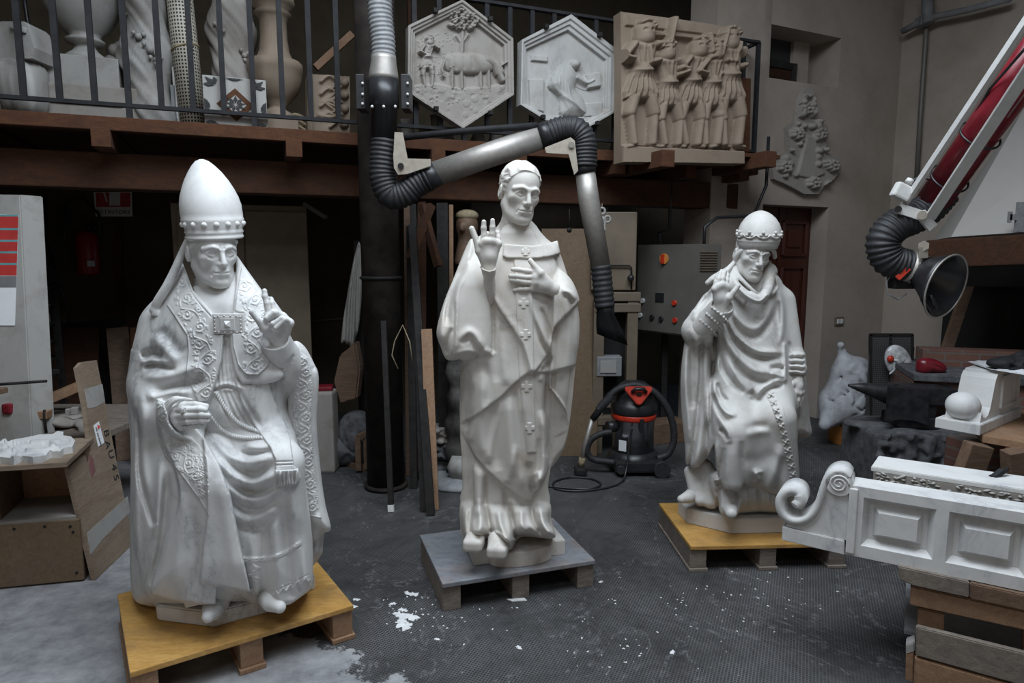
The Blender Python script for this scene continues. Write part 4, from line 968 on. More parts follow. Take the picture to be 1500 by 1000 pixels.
        for x in (664, 678, 706, 718): R.stroke([(x, 98), (x + 1, 128)], 3, .03, 'max', False, 0)
        R.stroke([(716, 86), (728, 92), (734, 104)], 8, .05, 'max', False, 4, 'round'); R.stroke([(732, 102), (738, 116)], 5, .05, 'max', False, 0, 'round'); R.stroke([(726, 92), (720, 86)], 2.2, .052, 'max', False, 0); R.stroke([(734, 96), (744, 90)], 1.8, .05, 'max', False, 0); R.stroke([(656, 82), (650, 98), (652, 110)], 1.8, .03, 'max', False)
        for q in (-1, 0, 1, 2): R.stroke([(668 + q * 12, 80), (670 + q * 12, 102)], 3, -.006)
        for k in range(60): R.dot((rg.uniform(612, 745), rg.uniform(122, 170)), rg.uniform(3, 8), rg.uniform(-.006, .006))
        person(R, 628, 128, 80, 3, .6, .035, 1)
        for k in range(30): R.dot((rg.uniform(612, 745), rg.uniform(126, 150)), rg.uniform(2, 5), .026, 'max')
        for k in range(120): R.dot((rg.uniform(612, 666), rg.uniform(44, 110)), 1.2, .004)
    hexrelief('grey hexagonal plaster relief with a tree, the left one on the railing', [(677.8, -1), (752, 56), (753, 138.5), (678.6, 188), (597, 134), (598.4, 37)], [(677, 13), (741, 64), (742, 133), (678, 176), (609, 130), (610, 47)], p1, -.09, M['cast'], ((637, 17), (717, 29), (638, 160), (718, 166)))
    def p2(R):
        R.poly([(815, 104), (826, 92), (840, 94), (850, 110), (846, 128), (858, 142), (862, 166), (826, 168), (822, 140), (806, 124)], .0, 2, 'max', 4, .05)
        for k in range(6): R.stroke([(812 + k * 4, 100 + k * 4), (812 + k * 5, 124 + k * 4), (828 + k * 5, 146 + k * 3), (836 + k * 5, 165)], 2, .010, 'add')
        R.dot((846, 92), 8, .055, 'max'); R.stroke([(848, 112), (862, 120), (872, 116)], 4, .04, 'max', False); R.poly([(862, 108), (882, 104), (884, 124), (864, 128)], .03, 2, 'max')
        R.poly([(856, 150), (886, 148), (884, 168), (858, 170)], .024, 2, 'max'); R.poly([(778, 114), (800, 114), (800, 162), (780, 158)], .02, 1.6, 'max'); R.poly([(795, 168), (878, 170), (876, 178), (800, 174)], .02, 1.6, 'max')
        R.poly([(782, 78), (806, 80), (806, 88), (782, 86)], .014, 1.6, 'max')
    hexrelief('cream hexagonal plaster relief with a seated robed figure, the right one', [(837, 20.7), (906, 74), (903, 163), (838, 200), (762.5, 153), (764.6, 58)], [(835, 42), (891, 86), (890, 158), (838, 186), (773, 150), (774, 70)], p2, -.09, M['cast_pale'], ((799, 40), (877, 52), (794, 172), (874, 181)))
    def p3(R):
        R.poly([(909, 214), (1086, 222), (1086, 242), (909, 240)], .05, 3, 'max'); R.poly([(915, 22), (1078, 42), (1078, 56), (915, 38)], .02, 3, 'max')
        for k, (u, h, ln, am) in enumerate(((938, 190, 2, 1.1), (976, 160, -4, .9), (1010, 165, 8, 1.2), (1040, 160, 2, 1), (1066, 180, -2, .9))): person(R, u, 218, h, ln, am, .085, k)
        for u in (960, 1000, 1052): R.dot((u, 80 + (u % 3) * 8), 9, .045, 'max')
        R.stroke([(940, 52), (1000, 56), (1060, 66)], 4, .05, 'max', False)
    back = -.26
    R = Raster((900, 10, 1100, 250), .7); p3(R)
    o = link('figure_relief', plate('relief', [(909, 17), (995, 28), (1081, 41), (1084, 140), (1086, 241), (1000, 239), (909, 238), (910, 120)], lambda u, v: mz(u, v, back), -MN, .10, R, .7), M['terracotta']); tag(o, 'large tan rectangular relief of standing robed figures on wooden brackets', 'relief')
    bp = MB().beam(mz(1091, 115, -.12), mz(1089, 222, -.12), .1, .03, MN); ob = bp.build('backing_board', M['wood_red']); tag(ob, 'red-brown board standing behind the right edge of the figure relief', 'board')
# ---------------------------------------------------------------- extractor arms
def flex(pts, r, mat, name, parent, ribs=.022, n=20, depth=.11, wire=False):
    q = spline(pts, 14); d = np.r_[0, np.cumsum(np.linalg.norm(np.diff(q, axis=0), axis=1))]; L = d[-1]; m = max(12, int(L / ribs) * 4); s = np.linspace(0, L, m + 1)
    P = [tuple(np.interp(x, d, q[:, k]) for k in range(3)) for x in s]; R = [r * (1 + depth * (.5 - abs((i % 4) / 4 - .5) * 2 + .0)) if True else r for i in range(m + 1)]
    return MB().tube(P, R, n).build(name, mat, parent)
def grey_arm():
    Y = 4.12; A = lambda u, v, y=Y: at_y(u, v, y)
    root = empty('extractor_arm', A(563, 150), label='grey jointed fume extractor arm with steel tubes, fixed to the column', cat='extractor arm')
    flex([A(555, -40), A(557, 20), A(561, 60), A(562, 90)], .070, M['hose_grey'], 'flexible_hose', root, .024)
    MB().tube([A(562, 82), A(562, 88), A(562, 90), A(562, 112), A(562, 118)], [.072, .074, .074, .088, .088], 28).build('collar', M['steel'], root)
    MB().tube([A(562, 117), A(563, 157), A(563, 158), A(563, 204)], [.088, .088, .078, .076], 28).build('swivel_pipe', M['black'], root)
    fl = MB()
    for u in (531, 545, 562, 579, 597):
        for v in ((122, 138, 152) if u in (531, 597) else (156,)): fl.sphere(A(u, v, Y - .09 if u not in (531, 597) else Y - .02), .009, 8)
    fl.build('bolts', M['white_paint'], root)
    for u in (531, 596): MB().box(A(u, 138, Y + .06), (.05, .14, .2), bev=.004).build('wall_bracket', M['black'], root)
    flex([A(564, 204), A(561, 235), A(561, 262), A(572, 286), A(592, 284), A(610, 270), A(628, 260)], .078, M['rubber'], 'flexible_elbow', root, .026, 24)
    cuff = MB(); cuff.tube([A(621, 264), A(641, 253)], .078, 28); cuff.build('cuff', M['black'], root)
    MB().tube([A(637, 255), A(795, 199.5)], .074, 32).build('tube', M['steel'], root)
    MB().tube([A(790, 201), A(808, 195)], .077, 28).build('cuff', M['black'], root)
    flex([A(800, 198), A(822, 190), A(842, 190), A(854, 204), A(856, 226), A(856, 245)], .076, M['rubber'], 'flexible_elbow', root, .022, 24)
    MB().tube([A(855, 240), A(858, 254)], .066, 28).build('cuff', M['black'], root)
    MB().tube([A(857, 250), A(862, 290), A(880, 390)], [.060, .064, .060], 32).build('tube', M['steel'], root)
    flex([A(880, 388), A(883, 420), A(886, 450)], .062, M['rubber'], 'flexible_hose', root, .03, 24)
    nz = MB(); c = A(886, 448); t = bmesh.new(); ring = []
    for k, (u, v, hx, hy) in enumerate(((886, 446, .058, .058), (887, 458, .056, .05), (893, 480, .085, .045), (897, 497, .098, .04))):
        o = A(u, v); ring.append([t.verts.new(o + Vector((cos(a) * hx, sin(a) * hy, (-.012 * cos(a) * k)))) for a in np.linspace(0, 2 * pi, 25)[:-1]])
    for a, b in zip(ring, ring[1:]):
        for k in range(24): t.faces.new((a[k], a[(k + 1) % 24], b[(k + 1) % 24], b[k])).smooth = True
    t.faces.new(ring[0]); bmesh.ops.solidify(t, geom=list(t.faces), thickness=.004); nz._add(t); nz.build('nozzle', M['black'], root)
    for lab, pts, y in (('elbow_plate', [(578, 193), (590, 194), (597, 232), (631, 233), (631, 243), (596, 255), (583, 256), (577, 246), (576, 230)], Y - .088), ('elbow_plate', [(798, 216), (836, 201), (842, 206), (847, 250), (841, 256), (833, 226), (800, 224)], Y - .085)):
        o = A(pts[0][0], pts[0][1], y); pl = [(A(u, v, y) - o) for u, v in pts]; MB().prism([(p.x, p.z) for p in pl], o, (1, 0, 0), (0, 0, 1), (0, .006, 0), .001).build(lab, M['zinc'], root)
    MB().cyl(A(587, 243, Y - .105), A(587, 243, Y - .08), .018, n=14).build('pivot_bolt', M['black'], root); MB().cyl(A(837, 212, Y - .1), A(837, 212, Y - .08), .018, n=14).build('pivot_bolt', M['steel'], root)
    MB().tube([A(592, 201, Y - .04), A(700, 190, Y - .04), A(787, 184, Y - .04)], .020, 12).build('gas_strut', M['iron_blue'], root)
def red_arm():
    root = empty('extractor_arm', at_y(1350, 330, 3.45), label='red fume extractor arm with white bar and open black hood, at the right', cat='extractor arm')
    A = lambda u, v, y=3.45: at_y(u, v, y)
    a, b = A(1366, 296), at_y(1560, 22, 2.75); d = b - a
    MB().tube([a, b], .080, 32).build('tube', M['red_paint'], root)
    off = Vector((0, -.09, 0)); MB().beam(A(1345, 322) + off, b + off + Vector((-.055, 0, 0)), .058, .012, (0, -1, 0), .002).build('flat_bar', M['white_paint'], root)
    off2 = Vector((-.16, -.02, .08)); p0 = A(1318, 302) + Vector((0, -.03, 0)); MB().beam(p0, p0 + d * 1.05, .022, .03, (0, 0, 1), .002).build('parallel_rod', M['white_paint'], root)
    lk = MB(); lk.beam(A(1316, 305, 3.38), A(1356, 318, 3.36), .02, .05, UP, .002); lk.beam(A(1348, 312, 3.36), A(1366, 334, 3.36), .02, .05, UP, .002); lk.build('link_plate', M['white_paint'], root)
    MB().cyl(A(1351, 315, 3.33), A(1351, 315, 3.42), .022, n=16).build('pivot_bolt', M['zinc'], root); MB().cyl(A(1316, 306, 3.36), A(1316, 306, 3.41), .016, n=12).build('pivot_bolt', M['iron'], root)
    flex([A(1382, 280), A(1362, 303), A(1340, 318), A(1312, 330), A(1294, 352), A(1300, 378), A(1322, 388), A(1340, 392)], .080, M['rubber'], 'flexible_elbow', root, .022, 28, .14)
    MB().tube([A(1326, 388), A(1346, 396)], .084, 28).build('clamp_ring', M['steel'], root)
    ax0, ax1 = A(1342, 394, 3.45), A(1386, 420, 3.33); hd = MB(); t = bmesh.new(); x = Vector((.46, -.88, -.22)).normalized(); s1 = x.cross(UP).normalized(); s2 = s1.cross(x); ring = []
    for f, r in ((0, .075), (.25, .085), (.55, .115), (.8, .145), (1, .165), (1.0, .160), (.8, .139), (.5, .105), (.2, .075)):
        c = ax0.lerp(ax1, f); ring.append([t.verts.new(c + s1 * cos(k) * r + s2 * sin(k) * r) for k in np.linspace(0, 2 * pi, 41)[:-1]])
    for a_, b_ in zip(ring, ring[1:]):
        for k in range(40): t.faces.new((a_[k], a_[(k + 1) % 40], b_[(k + 1) % 40], b_[k])).smooth = True
    hd._add(t); hood = hd.build('hood', M['black'], root)
    MB().tube([ax1 + s1 * cos(k) * .163 + s2 * sin(k) * .163 for k in np.linspace(0, 2 * pi, 41)[:-1]], .005, 6, closed=True).build('hood_rim', M['steel'], hood)
    tb = MB(); tb.beam(A(1352, 378, 3.36), A(1353, 362, 3.36), .045, .008, (0, 1, 0), .001); tb.cyl(A(1353, 360, 3.355), A(1353, 360, 3.37), .026, n=6); tb.build('hanger_tab', M['zinc'], root)
    hl = MB(); hl.tube([A(1348, 424, 3.36), A(1352, 440, 3.36), A(1364, 455, 3.34), A(1372, 450, 3.34), A(1362, 432, 3.34)], .012, 8); hl.build('handle', M['black'], root)
    MB().beam(A(1314, 408, 3.4), A(1331, 392, 3.38), .02, .03, UP, .004).build('damper_lever', M['red_bright'], root)
    MB().box(A(1322, 410, 3.47), (.13, .08, .09), bev=.012).build('damper_box', M['iron_blue'], root)
    MB().tube([A(1308, 398, 3.44), A(1299, 412, 3.44), A(1300, 430, 3.44), A(1315, 438, 3.44), A(1328, 430, 3.44)], .004, 6).build('cable', M['hose_grey'], root)
    sb = MB(); sb.box(A(1321, 281, 3.37), (.085, .05, .075), (0, .45, 0), .01); sb.cyl(A(1330, 268, 3.37), A(1334, 263, 3.37), .018, n=12); sb.build('switch_box', M['white_paint'], root)
    MB().tube([A(1334, 266, 3.37), A(1345, 260, 3.37), A(1364, 262, 3.37), A(1378, 250, 3.32), A(1400, 215, 3.25), at_y(1450, 130, 3.0), at_y(1520, 50, 2.7)], .006, 8).build('cable', M['black'], root)
    for f in (.16, .42):
        c = a.lerp(b, f); x = d.normalized(); s1 = x.cross(Vector((0, 1, 0))).normalized(); s2 = s1.cross(x); MB().tube([c + s1 * cos(k) * .086 + s2 * sin(k) * .1 for k in np.linspace(0, 2 * pi, 25)[:-1]], .005, 6, closed=True).build('cable_tie', M['black'], root)
    sp = a.lerp(b, .5) + Vector((0, -.1, .0)); MB().tube([sp, sp + d * .4], .012, 8).build('gas_spring', M['steel'], root)
# ---------------------------------------------------------------- things standing about the workshop
def text(name, s, size, mat, parent, origin, x, y, depth=.002, font_w=1.0):
    """flat lettering starting at origin, running along x, up along y"""
    cu = bpy.data.curves.new(name, 'FONT'); cu.body = s; cu.size = size; cu.extrude = depth / 2; cu.align_x = 'CENTER'; cu.align_y = 'CENTER'
    o = bpy.data.objects.new(name, cu); COL.objects.link(o); bpy.context.view_layer.update()
    me = bpy.data.meshes.new_from_object(o.evaluated_get(bpy.context.evaluated_depsgraph_get())); bpy.data.objects.remove(o); me.materials.clear()
    x, y = Vector(x).normalized(), Vector(y).normalized(); m = Matrix((x * font_w, y, x.cross(y))).transposed().to_4x4(); m.translation = origin; me.transform(m)
    return world_part(name, me, mat, parent)
def poly_slab(pts, depth, bev=0.0):
    """solid whose front face is the given 3-D outline, pushed back by the vector depth"""
    t = bmesh.new(); A = [t.verts.new(p) for p in pts]; B = [t.verts.new(Vector(p) + Vector(depth)) for p in pts]; n = len(A)
    t.faces.new(A); t.faces.new(B[::-1])
    for k in range(n): t.faces.new((A[k], A[(k + 1) % n], B[(k + 1) % n], B[k]))
    bmesh.ops.recalc_face_normals(t, faces=t.faces)
    if bev: bmesh.ops.bevel(t, geom=list(t.edges), offset=bev, segments=2, affect='EDGES')
    m = MB(); m._add(t); return m
def hull(pts):
    t = bmesh.new(); v = [t.verts.new(p) for p in pts]; bmesh.ops.convex_hull(t, input=v); m = MB(); m._add(t); return m
def pallets():
    def pallet(label, fl, fr, bl, zt, mat, n, woods, foot, front_len=None, deep=None):
        a, b, c = (at_z(*q, zt) for q in (fl, fr, bl)); x = (b - a); x.z = 0; y0 = (c - a); y0.z = 0; W = front_len or x.length; D = deep or y0.length; x.normalize(); y = Vector((-x.y, x.x, 0))
        a = Vector((a.x, a.y, 0)); o = empty('pallet', a + x * W / 2 + y * D / 2, label=label, cat='pallet', group='pallets under the statues')
        P = lambda s, t, z: a + x * s + y * t + UP * z; th = .022
        MB().beam(P(0, D / 2, zt - th / 2), P(W, D / 2, zt - th / 2), D, th, UP, .004).build('deck_board', mat, o)
        for k in range(n):
            w = .085 if n == 3 else .06; s = (.045, W / 2, W - .045)[k]; h = zt - th
            m = MB(); m.beam(P(s, .012, (h + foot) / 2), P(s, D - .01, (h + foot) / 2), w, h - foot, UP, .003)
            if foot: m.beam(P(s, .0, foot / 2), P(s, D, foot / 2), w + .014, foot, UP, .003)
            m.build('runner', woods, o)
        return o
    pallet('yellow-topped pallet under the statue with the pointed tiara', (190, 985), (518, 886), (180, 892), .15, M['wood_yellow'], 3, M['wood_raw'], .02, None, .66)
    pallet('grey plywood pallet under the standing bare-headed statue', (648, 855), (872, 820), (617, 790), .14, M['ply_grey'], 3, M['wood_grey'], 0, None, .56)
    pallet('yellow-topped pallet under the statue in the round tiara', (1012, 800), (1240, 795), (967, 748), .14, M['wood_yellow'], 3, M['wood_grey'], .018, .82, .60)
def left_side():
    # tall slab with the colour chart
    A, B = at_y(29, 285, 3.85), at_y(47, 640, 3.62); L = Vector((-1.2, -.12, 0)); n = (B - A).cross(L).normalized(); n = n if n.y < 0 else -n; dp = Vector((.055, .115, 0))
    B0 = B + (B - A).normalized() * (B.z / abs((B - A).normalized().z)); S_ = empty('stone_slab', B0, label='tall pale stone slab standing at the left edge, with a coloured chart on it', cat='slab')
    o = poly_slab([A, B0, B0 + L, A + L], dp, .006).build('slab', M['cast_white'], S_)
    pf = lambda u, v, e=.004: at_plane(u, v, A + n * e, n)
    ch = empty('paper_chart', pf(5, 476), label='paper chart with red rows and teal lines taped to the stone slab', cat='chart'); rt = lambda v: 27 - 3.2 * (v - 316) / 100
    poly_slab([pf(-60, 312), pf(27.5, 315), pf(22, 476.5), pf(-60, 476.5)], -n * -.001).build('sheet', M['paper'], ch)
    for v0, v1, m in ((317, 334, 'ink_red'), (337, 351, 'ink_red'), (354, 368, 'ink_red'), (371, 385, 'ink_red'), (388, 403.5, 'ink_red'), (404, 421, 'ink_grey'), (314.5, 317, 'teal'), (334, 337, 'teal'), (351, 354, 'teal'), (368, 371, 'teal'), (385, 388, 'teal')):
        poly_slab([pf(-60, v0, .0055), pf(rt(v0), v0, .0055), pf(rt(v1), v1, .0055), pf(-60, v1, .0055)], n * -.0008).build('row' if m != 'teal' else 'rule', M[m], ch)
    # plywood bench with a carved slab on it
    z = .65; fr = at_z(98, 677, z); br = at_z(137, 640, z); fl = at_z(0, 683, z); x = (fl - fr).normalized(); y = (br - fr); D = y.length; y.normalize()
    bn = empty('work_bench', fr + x * .6 + y * D / 2 - UP * z, label='plywood box bench with open shelf under its top, at the left edge', cat='bench')
    poly_slab([fr, fr + x * 1.3, fr + x * 1.3 + y * D, br], (0, 0, -.024), .002).build('top', M['ply'], bn)
    P = lambda a, b, zz: Vector((fr.x, fr.y, 0)) + x * a + y * b + UP * zz; yaw = math.atan2(-x.y, -x.x)
    q = at_z(128, 851, 0); s0 = (Vector((q.x, q.y, 0)) - P(0, 0, 0)).dot(x); b0 = (Vector((q.x, q.y, 0)) - P(0, 0, 0)).dot(y)
    lo = MB(); lo.beam(P(s0, b0 + .01, .165), P(1.28, b0 + .01, .165), .02, .31, UP, .002); lo.build('front_panel', M['chip'], bn)
    MB().beam(P(s0, b0 + D * .46, .325), P(1.28, b0 + D * .46, .325), D * .86, .02, UP).build('shelf', M['cast'], bn)
    MB().beam(P(s0 + .01, b0 + .02, .16), P(s0 + .01, b0 + D * .9, .16), .02, .31, UP).build('side_panel', M['chip'], bn)
    MB().beam(P(s0 + .01, b0 + .22, .475), P(s0 + .01, D * .97, .475), .02, .30, UP).build('side_panel', M['wood_old'], bn)
    MB().beam(P(s0, b0 + .36, .475), P(1.28, b0 + .36, .475), .02, .30, UP).build('back_panel', M['wood_raw'], bn)
    MB().beam(P(s0 + .36, b0 + .04, .475), P(s0 + .36, b0 + .36, .475), .025, .30, UP).build('divider', M['wood_old'], bn)
    sc_ = MB()
    for a, zz in ((s0 + .03, .05), (s0 + .04, .29), (s0 + .15, .30), (s0 + .03, .26), (s0 + .28, .30)): sc_.cyl(P(a, b0 - .002, zz), P(a, b0 + .004, zz), .007, n=10)
    sc_.build('screws', M['iron'], bn)
    R = Raster((-80, 625, 125, 685), .6); rg = random.Random(4)
    for k in range(26):
        u, v = rg.uniform(-20, 100), rg.uniform(640, 668); a = rg.uniform(0, 3); R.stroke([(u, v), (u + 10 * cos(a), v + 4 * sin(a)), (u + 18 * cos(a + .6), v + 6 * sin(a + .6))], 2.4, rg.uniform(-.014, .018), 'add', True, 4)
    R.stroke([(20, 660), (40, 650), (70, 648), (80, 656), (60, 662), (40, 660)], 2.5, .016, 'add', False)
    pz = z + .032; o = link('carved_slab', plate('slab', [(-70, 668), (-40, 672), (0, 669), (20, 671), (30, 667), (48, 669), (60, 668), (74, 661), (88, 661), (93, 656), (106, 654), (110, 645), (104, 639), (92, 637), (93, 632), (84, 631), (78, 635), (58, 636), (34, 641), (10, 645), (-40, 650)], lambda u, v: at_z(u, v, pz), (0, 0, 1), .032, R, .6), M['marble_new']); tag(o, 'irregular white carved marble slab lying on the plywood bench', 'carving')
    # table behind with offcuts
    tb = empty('work_table', at_y(40, 640, 4.0) * 1.0, label='low table behind the bench, covered with offcuts', cat='table'); tb.location.z = 0
    zt = .60; a, b = at_z(-120, 616, zt), at_z(150, 616, zt); MB().box(((a.x + b.x) / 2, 4.05, zt - .02), (1.5, .8, .04), bev=.004).build('top', M['wood_grey'], tb)
    for sx_ in (-.68, .68):
        for sy in (-.33, .33): MB().box(((a.x + b.x) / 2 + sx_, 4.05 + sy, (zt - .04) / 2), (.07, .07, zt - .04)).build('leg', M['wood_old'], tb)
    Y = 3.9
    g = Sculpt((20, 590, 150, 650), 4.0, -.3, .3, .006)
    for k in range(26): u = rg.uniform(66, 140); g.pe((u, 628 - 14 * sin((u - 60) / 90 * pi) * rg.random(), rg.uniform(-.1, .2)), (rg.uniform(.03, .09), rg.uniform(.04, .1), rg.uniform(.012, .035)), .012, rot=(rg.uniform(-.3, .3), rg.uniform(-.4, .4), 0))
    o = link('rubble_heap', g.mesh('heap'), M['cast']); tag(o, 'low heap of pale plaster offcuts on the low table', 'rubble', kind='stuff')
    for k, (u, v, dx, dz, lb) in enumerate(((23, 628, .07, .05, 'small square grey stone offcut left of the rubble heap'), (101, 603, .03, .035, 'tiny white cube on the rubble heap, left of its twin'), (110, 602, .035, .04, 'tiny white cube on the rubble heap, right of its twin'))):
        o = MB().box((0, 0, dz / 2), (dx, dx, dz), (0, 0, .3), .004).build('stone_offcut', M['cast_white' if k else 'cast'], loc=at_y(u, v + 4, 3.84)); tag(o, lb, 'offcut')
    cl = empty('beam_clamp', at_y(66, 634, 3.66), label='brown wooden clamp bar with a threaded rod, above the carved slab', cat='clamp')
    MB().beam(at_y(-20, 606, 3.66), at_y(74, 606, 3.72), .08, .045, UP, .004).build('bar', M['wood_raw'], cl); MB().tube([at_y(65, 600, 3.68), at_y(65, 614, 3.68), at_y(68, 634, 3.66)], .007, 8).build('rod', M['iron'], cl)
    MB().box(at_y(13, 598, 3.64), (.05, .05, .06), bev=.012).build('clamp_head', M['red_paint'], cl)
    o = MB().beam(at_y(20, 606, 3.98), at_y(124, 562, 4.2), .07, .055, UP, .004).build('timber', M['wood_raw']); tag(o, 'pale square timber slanting up behind the clamp', 'timber')
    o = MB().beam(at_y(56, 580, 4.25), at_y(124, 577, 4.25), .05, .04, UP, .004).build('timber', M['wood_old']); tag(o, 'short level brown timber behind the slanting one', 'timber')
    st = MB(); st.tube([at_y(66, 600, 4.1), at_y(66, 560, 4.1)], .03, 10); st.tube([at_y(70, 560, 4.1), at_y(70, 535, 4.1)], .015, 8); st.box(at_y(70, 545, 4.1), (.1, .08, .03), bev=.006); ob = st.build('bench_vice', M['iron']); tag(ob, 'dark metal vice post standing beside the stone slab', 'vice')
    o = MB().tube([at_y(-60, 567, 3.5), at_y(68, 558, 3.5)], .008, 8).build('metal_rod', M['iron']); tag(o, 'thin dark rod crossing in front of the stone slab', 'rod')
    o = MB().box(at_y(0, 572, 3.45), (.05, .05, .03), bev=.004).build('wood_grip', M['wood_old']); tag(o, 'small brown wood grip below the thin rod at the left edge', 'grip')
    # leaning board with stencilled lettering
    q0, q1 = at_z(140, 850, 0), at_z(197, 795, 0); xt = -2.3
    def at_x(u, v, X): r = ray(u, v); t = X / r[0]; return Vector((X, r[1] * t, EYE + r[2] * t))
    tp = at_x(113, 537, xt); n = (q1 - q0).cross(tp - q0).normalized(); n = n if n.x > 0 else -n; pf = lambda u, v, e=0.0: at_plane(u, v, q0 + n * e, n)
    bd = empty('leaning_board', (q0 + q1) / 2, label='notched brown board with black stencil lettering leaning on the bench', cat='board')
    poly_slab([pf(140, 850), pf(197, 795), pf(172, 680), pf(142, 527), pf(120, 530), pf(113, 538), pf(125, 596), pf(133, 660), pf(100, 684), pf(118, 760)], -n * .022, .002).build('panel', M['ply'], bd)
    for pts in ([(124, 570), (150, 562), (154, 588), (140, 596), (129, 598)], [(128, 780), (187, 727), (191, 749), (170, 770), (150, 790), (133, 812)]): poly_slab([pf(u, v, .0015) for u, v in pts], -n * .003).build('plaster_band', M['cast_white'], bd)
    tx = (pf(171, 705) - pf(154, 630)).normalized(); ty = n.cross(tx)
    for chx, u, v in (('B', 156, 634), ('A', 157.5, 651), ('U', 162.5, 665), ('4', 167, 684), ('5', 170, 699)): text('stencil_letter', chx, .075, M['ink_black'], bd, pf(u, v, .0015), tx, ty, .001, 1.0)
    sk = empty('paper_sticker', pf(145, 637)); bpy.data.objects.remove(sk)
    stk = poly_slab([pf(137, 623, .002), pf(145, 617, .002), pf(153, 648, .002), pf(144, 654, .002)], -n * .001).build('sticker', M['paper'], bd)
    for u, v, du in ((140, 626, 3), (142, 634, 3.5), (144, 641, 4), (146, 647, 3.5)): poly_slab([pf(u, v, .003), pf(u + 1.6, v - 1, .003), pf(u + 3.2, v + 5, .003), pf(u + 1.6, v + 6, .003)], -n * .0006).build('sticker_print', M['ink_grey'], stk)
    MB().cyl(pf(143.5, 625, .002), pf(143.5, 625, .004), .010, n=12).build('sticker_mark', M['ink_red'], stk)
    poly_slab([pf(131, 664, .001), pf(137, 672, .001), pf(140, 690, .001), pf(135, 700, .001), pf(131, 688, .001)], -n * .0006).build('paint_smear', M['smear'], bd)
def under_gallery():
    bw = lambda u, v, e=.12: mz(u, v, 2.3 - e)
    # extinguisher and its sign
    ex = empty('fire_extinguisher', bw(131, 402), label='red fire extinguisher hung on the back wall at the left', cat='fire extinguisher'); c0, c1 = bw(132, 402), bw(130, 338); d = (c1 - c0)
    r = .088; MB().lathe([(r * .9, 0), (r, .02), (r, d.length * .86), (r * .8, d.length * .95), (r * .35, d.length)], bw(131, 402), 24).build('cylinder', M['extinguisher'], ex)
    v = MB(); t = bw(130, 338); v.cyl(t, t + UP * .05, .02, n=12); v.beam(t + UP * .05, t + UP * .06 + Vector((.12, -.02, .0)), .02, .025); v.build('valve', M['black'], ex)
    MB().tube([t + UP * .04 + Vector((-.02, -.03, 0)), t + UP * .10 + Vector((-.16, -.04, 0)), t + UP * .25 + Vector((-.14, -.04, 0)), t + UP * .28 + Vector((0, -.05, 0)), t + UP * .14 + Vector((.13, -.05, 0)), t + Vector((.12, -.05, -.12))], .012, 8).build('hose', M['black'], ex)
    MB().box(bw(131, 386, .212), (.09, .004, .05), bev=.001).build('label', M['paper'], ex)
    sg = empty('wall_sign', bw(166, 319, .1), label='red and white extinguisher sign under the gallery beam', cat='sign'); sf = lambda u, v, e=.1: bw(u, v, e)
    poly_slab([sf(137, 281), sf(193, 281), sf(194, 317), sf(140, 317)], MN * .01).build('board', M['white_paint'], sg)
    poly_slab([sf(140, 282, .103), sf(191, 282, .103), sf(191, 303, .103), sf(141, 303, .103)], MN * .002).build('red_field', M['ink_red'], sg)
    poly_slab([sf(160, 282, .106), sf(176, 282, .106), sf(176, 301, .106), sf(160, 301, .106)], MN * .002).build('pictogram', M['white_paint'], sg)
    poly_slab([sf(151, 282, .106), sf(153.5, 282, .106), sf(158, 296, .106), sf(156, 296, .106)], MN * .002).build('pictogram', M['white_paint'], sg)
    text('sign_lettering', 'ESTINTORE', .045, M['ink_black'], sg, sf(167, 310.5, .104), MD, UP, .002, 1.12)
    o = MB().tube([bw(66, 290), bw(70, 350), bw(74, 365), bw(94, 352), bw(96, 325), bw(96, 300)], .012, 8).build('wall_cable', M['black']); tag(o, 'black cable looping down the back wall beside the extinguisher', 'cable')
    o = MB().tube([bw(72, 365), bw(85, 410), bw(100, 455), bw(100, 475)], .010, 8).build('wall_cable', M['black']); tag(o, 'black cable sagging down the back wall behind the dark rack', 'cable')
    o = MB().beam(bw(174, 315, .06), bw(176, 470, .06), .05, .05).build('wall_post', M['wood_dark']); tag(o, 'dark upright post on the back wall right of the extinguisher', 'post')
    # dark rack of small parts
    rk = empty('parts_rack', mz(64, 560, 1.2), label='narrow dark rack of small parts beside the stone slab', cat='rack'); P = lambda u, v: mz(u, v, 1.2)
    for u in (50, 76): t_ = P(u, 395); MB().beam(t_, Vector((t_.x, t_.y, 0)), .04, .03).build('upright', M['iron'], rk)
    for k, v in enumerate((410, 435, 462, 488, 515, 540)):
        MB().beam(P(48, v + 10), P(82, v + 10), .28, .015, UP).build('tray', M['iron'], rk)
        MB().box(P(56 + 5 * (k % 3), v + 3) - MN * .05, (.07, .06, .07), bev=.01).build('part_box', M['grey_metal' if k % 2 else 'steel'], rk)
    # locker
    lk = empty('steel_locker', mz(350, 600, .95), label='tall beige two-door metal locker behind the tiara of the left statue', cat='cabinet'); lk.location.z = 0; P = lambda u, v, e=0.0: mz(u, v, .95 - e); a, b = P(249, 300), P(449, 300); zt = P(348, 299).z; tt = lambda p: (p - M0).dot(MD); w0, w1 = tt(a), tt(b); Q = lambda t, zz, e=0.0: M0 + MD * t + MN * (.95 - e) + UP * zz
    MB().beam(Q((w0 + w1) / 2, 0, -.22), Q((w0 + w1) / 2, zt, -.22), w1 - w0, .42, MN, .006).build('body', M['beige_metal'], lk)
    for k in (0, 1):
        m = MB(); c = w0 + (w1 - w0) * (.03 + .245 + .485 * k - .0); m.beam(Q(c, .08, .005), Q(c, zt - .05, .005), (w1 - w0) * .47, .02, MN, .003); m.build('door', M['beige_metal'], lk)
    MB().beam(Q((w0 + w1) / 2 + .05, 1.0, .03), Q((w0 + w1) / 2 + .05, 1.14, .03), .02, .02).build('handle', M['steel'], lk)
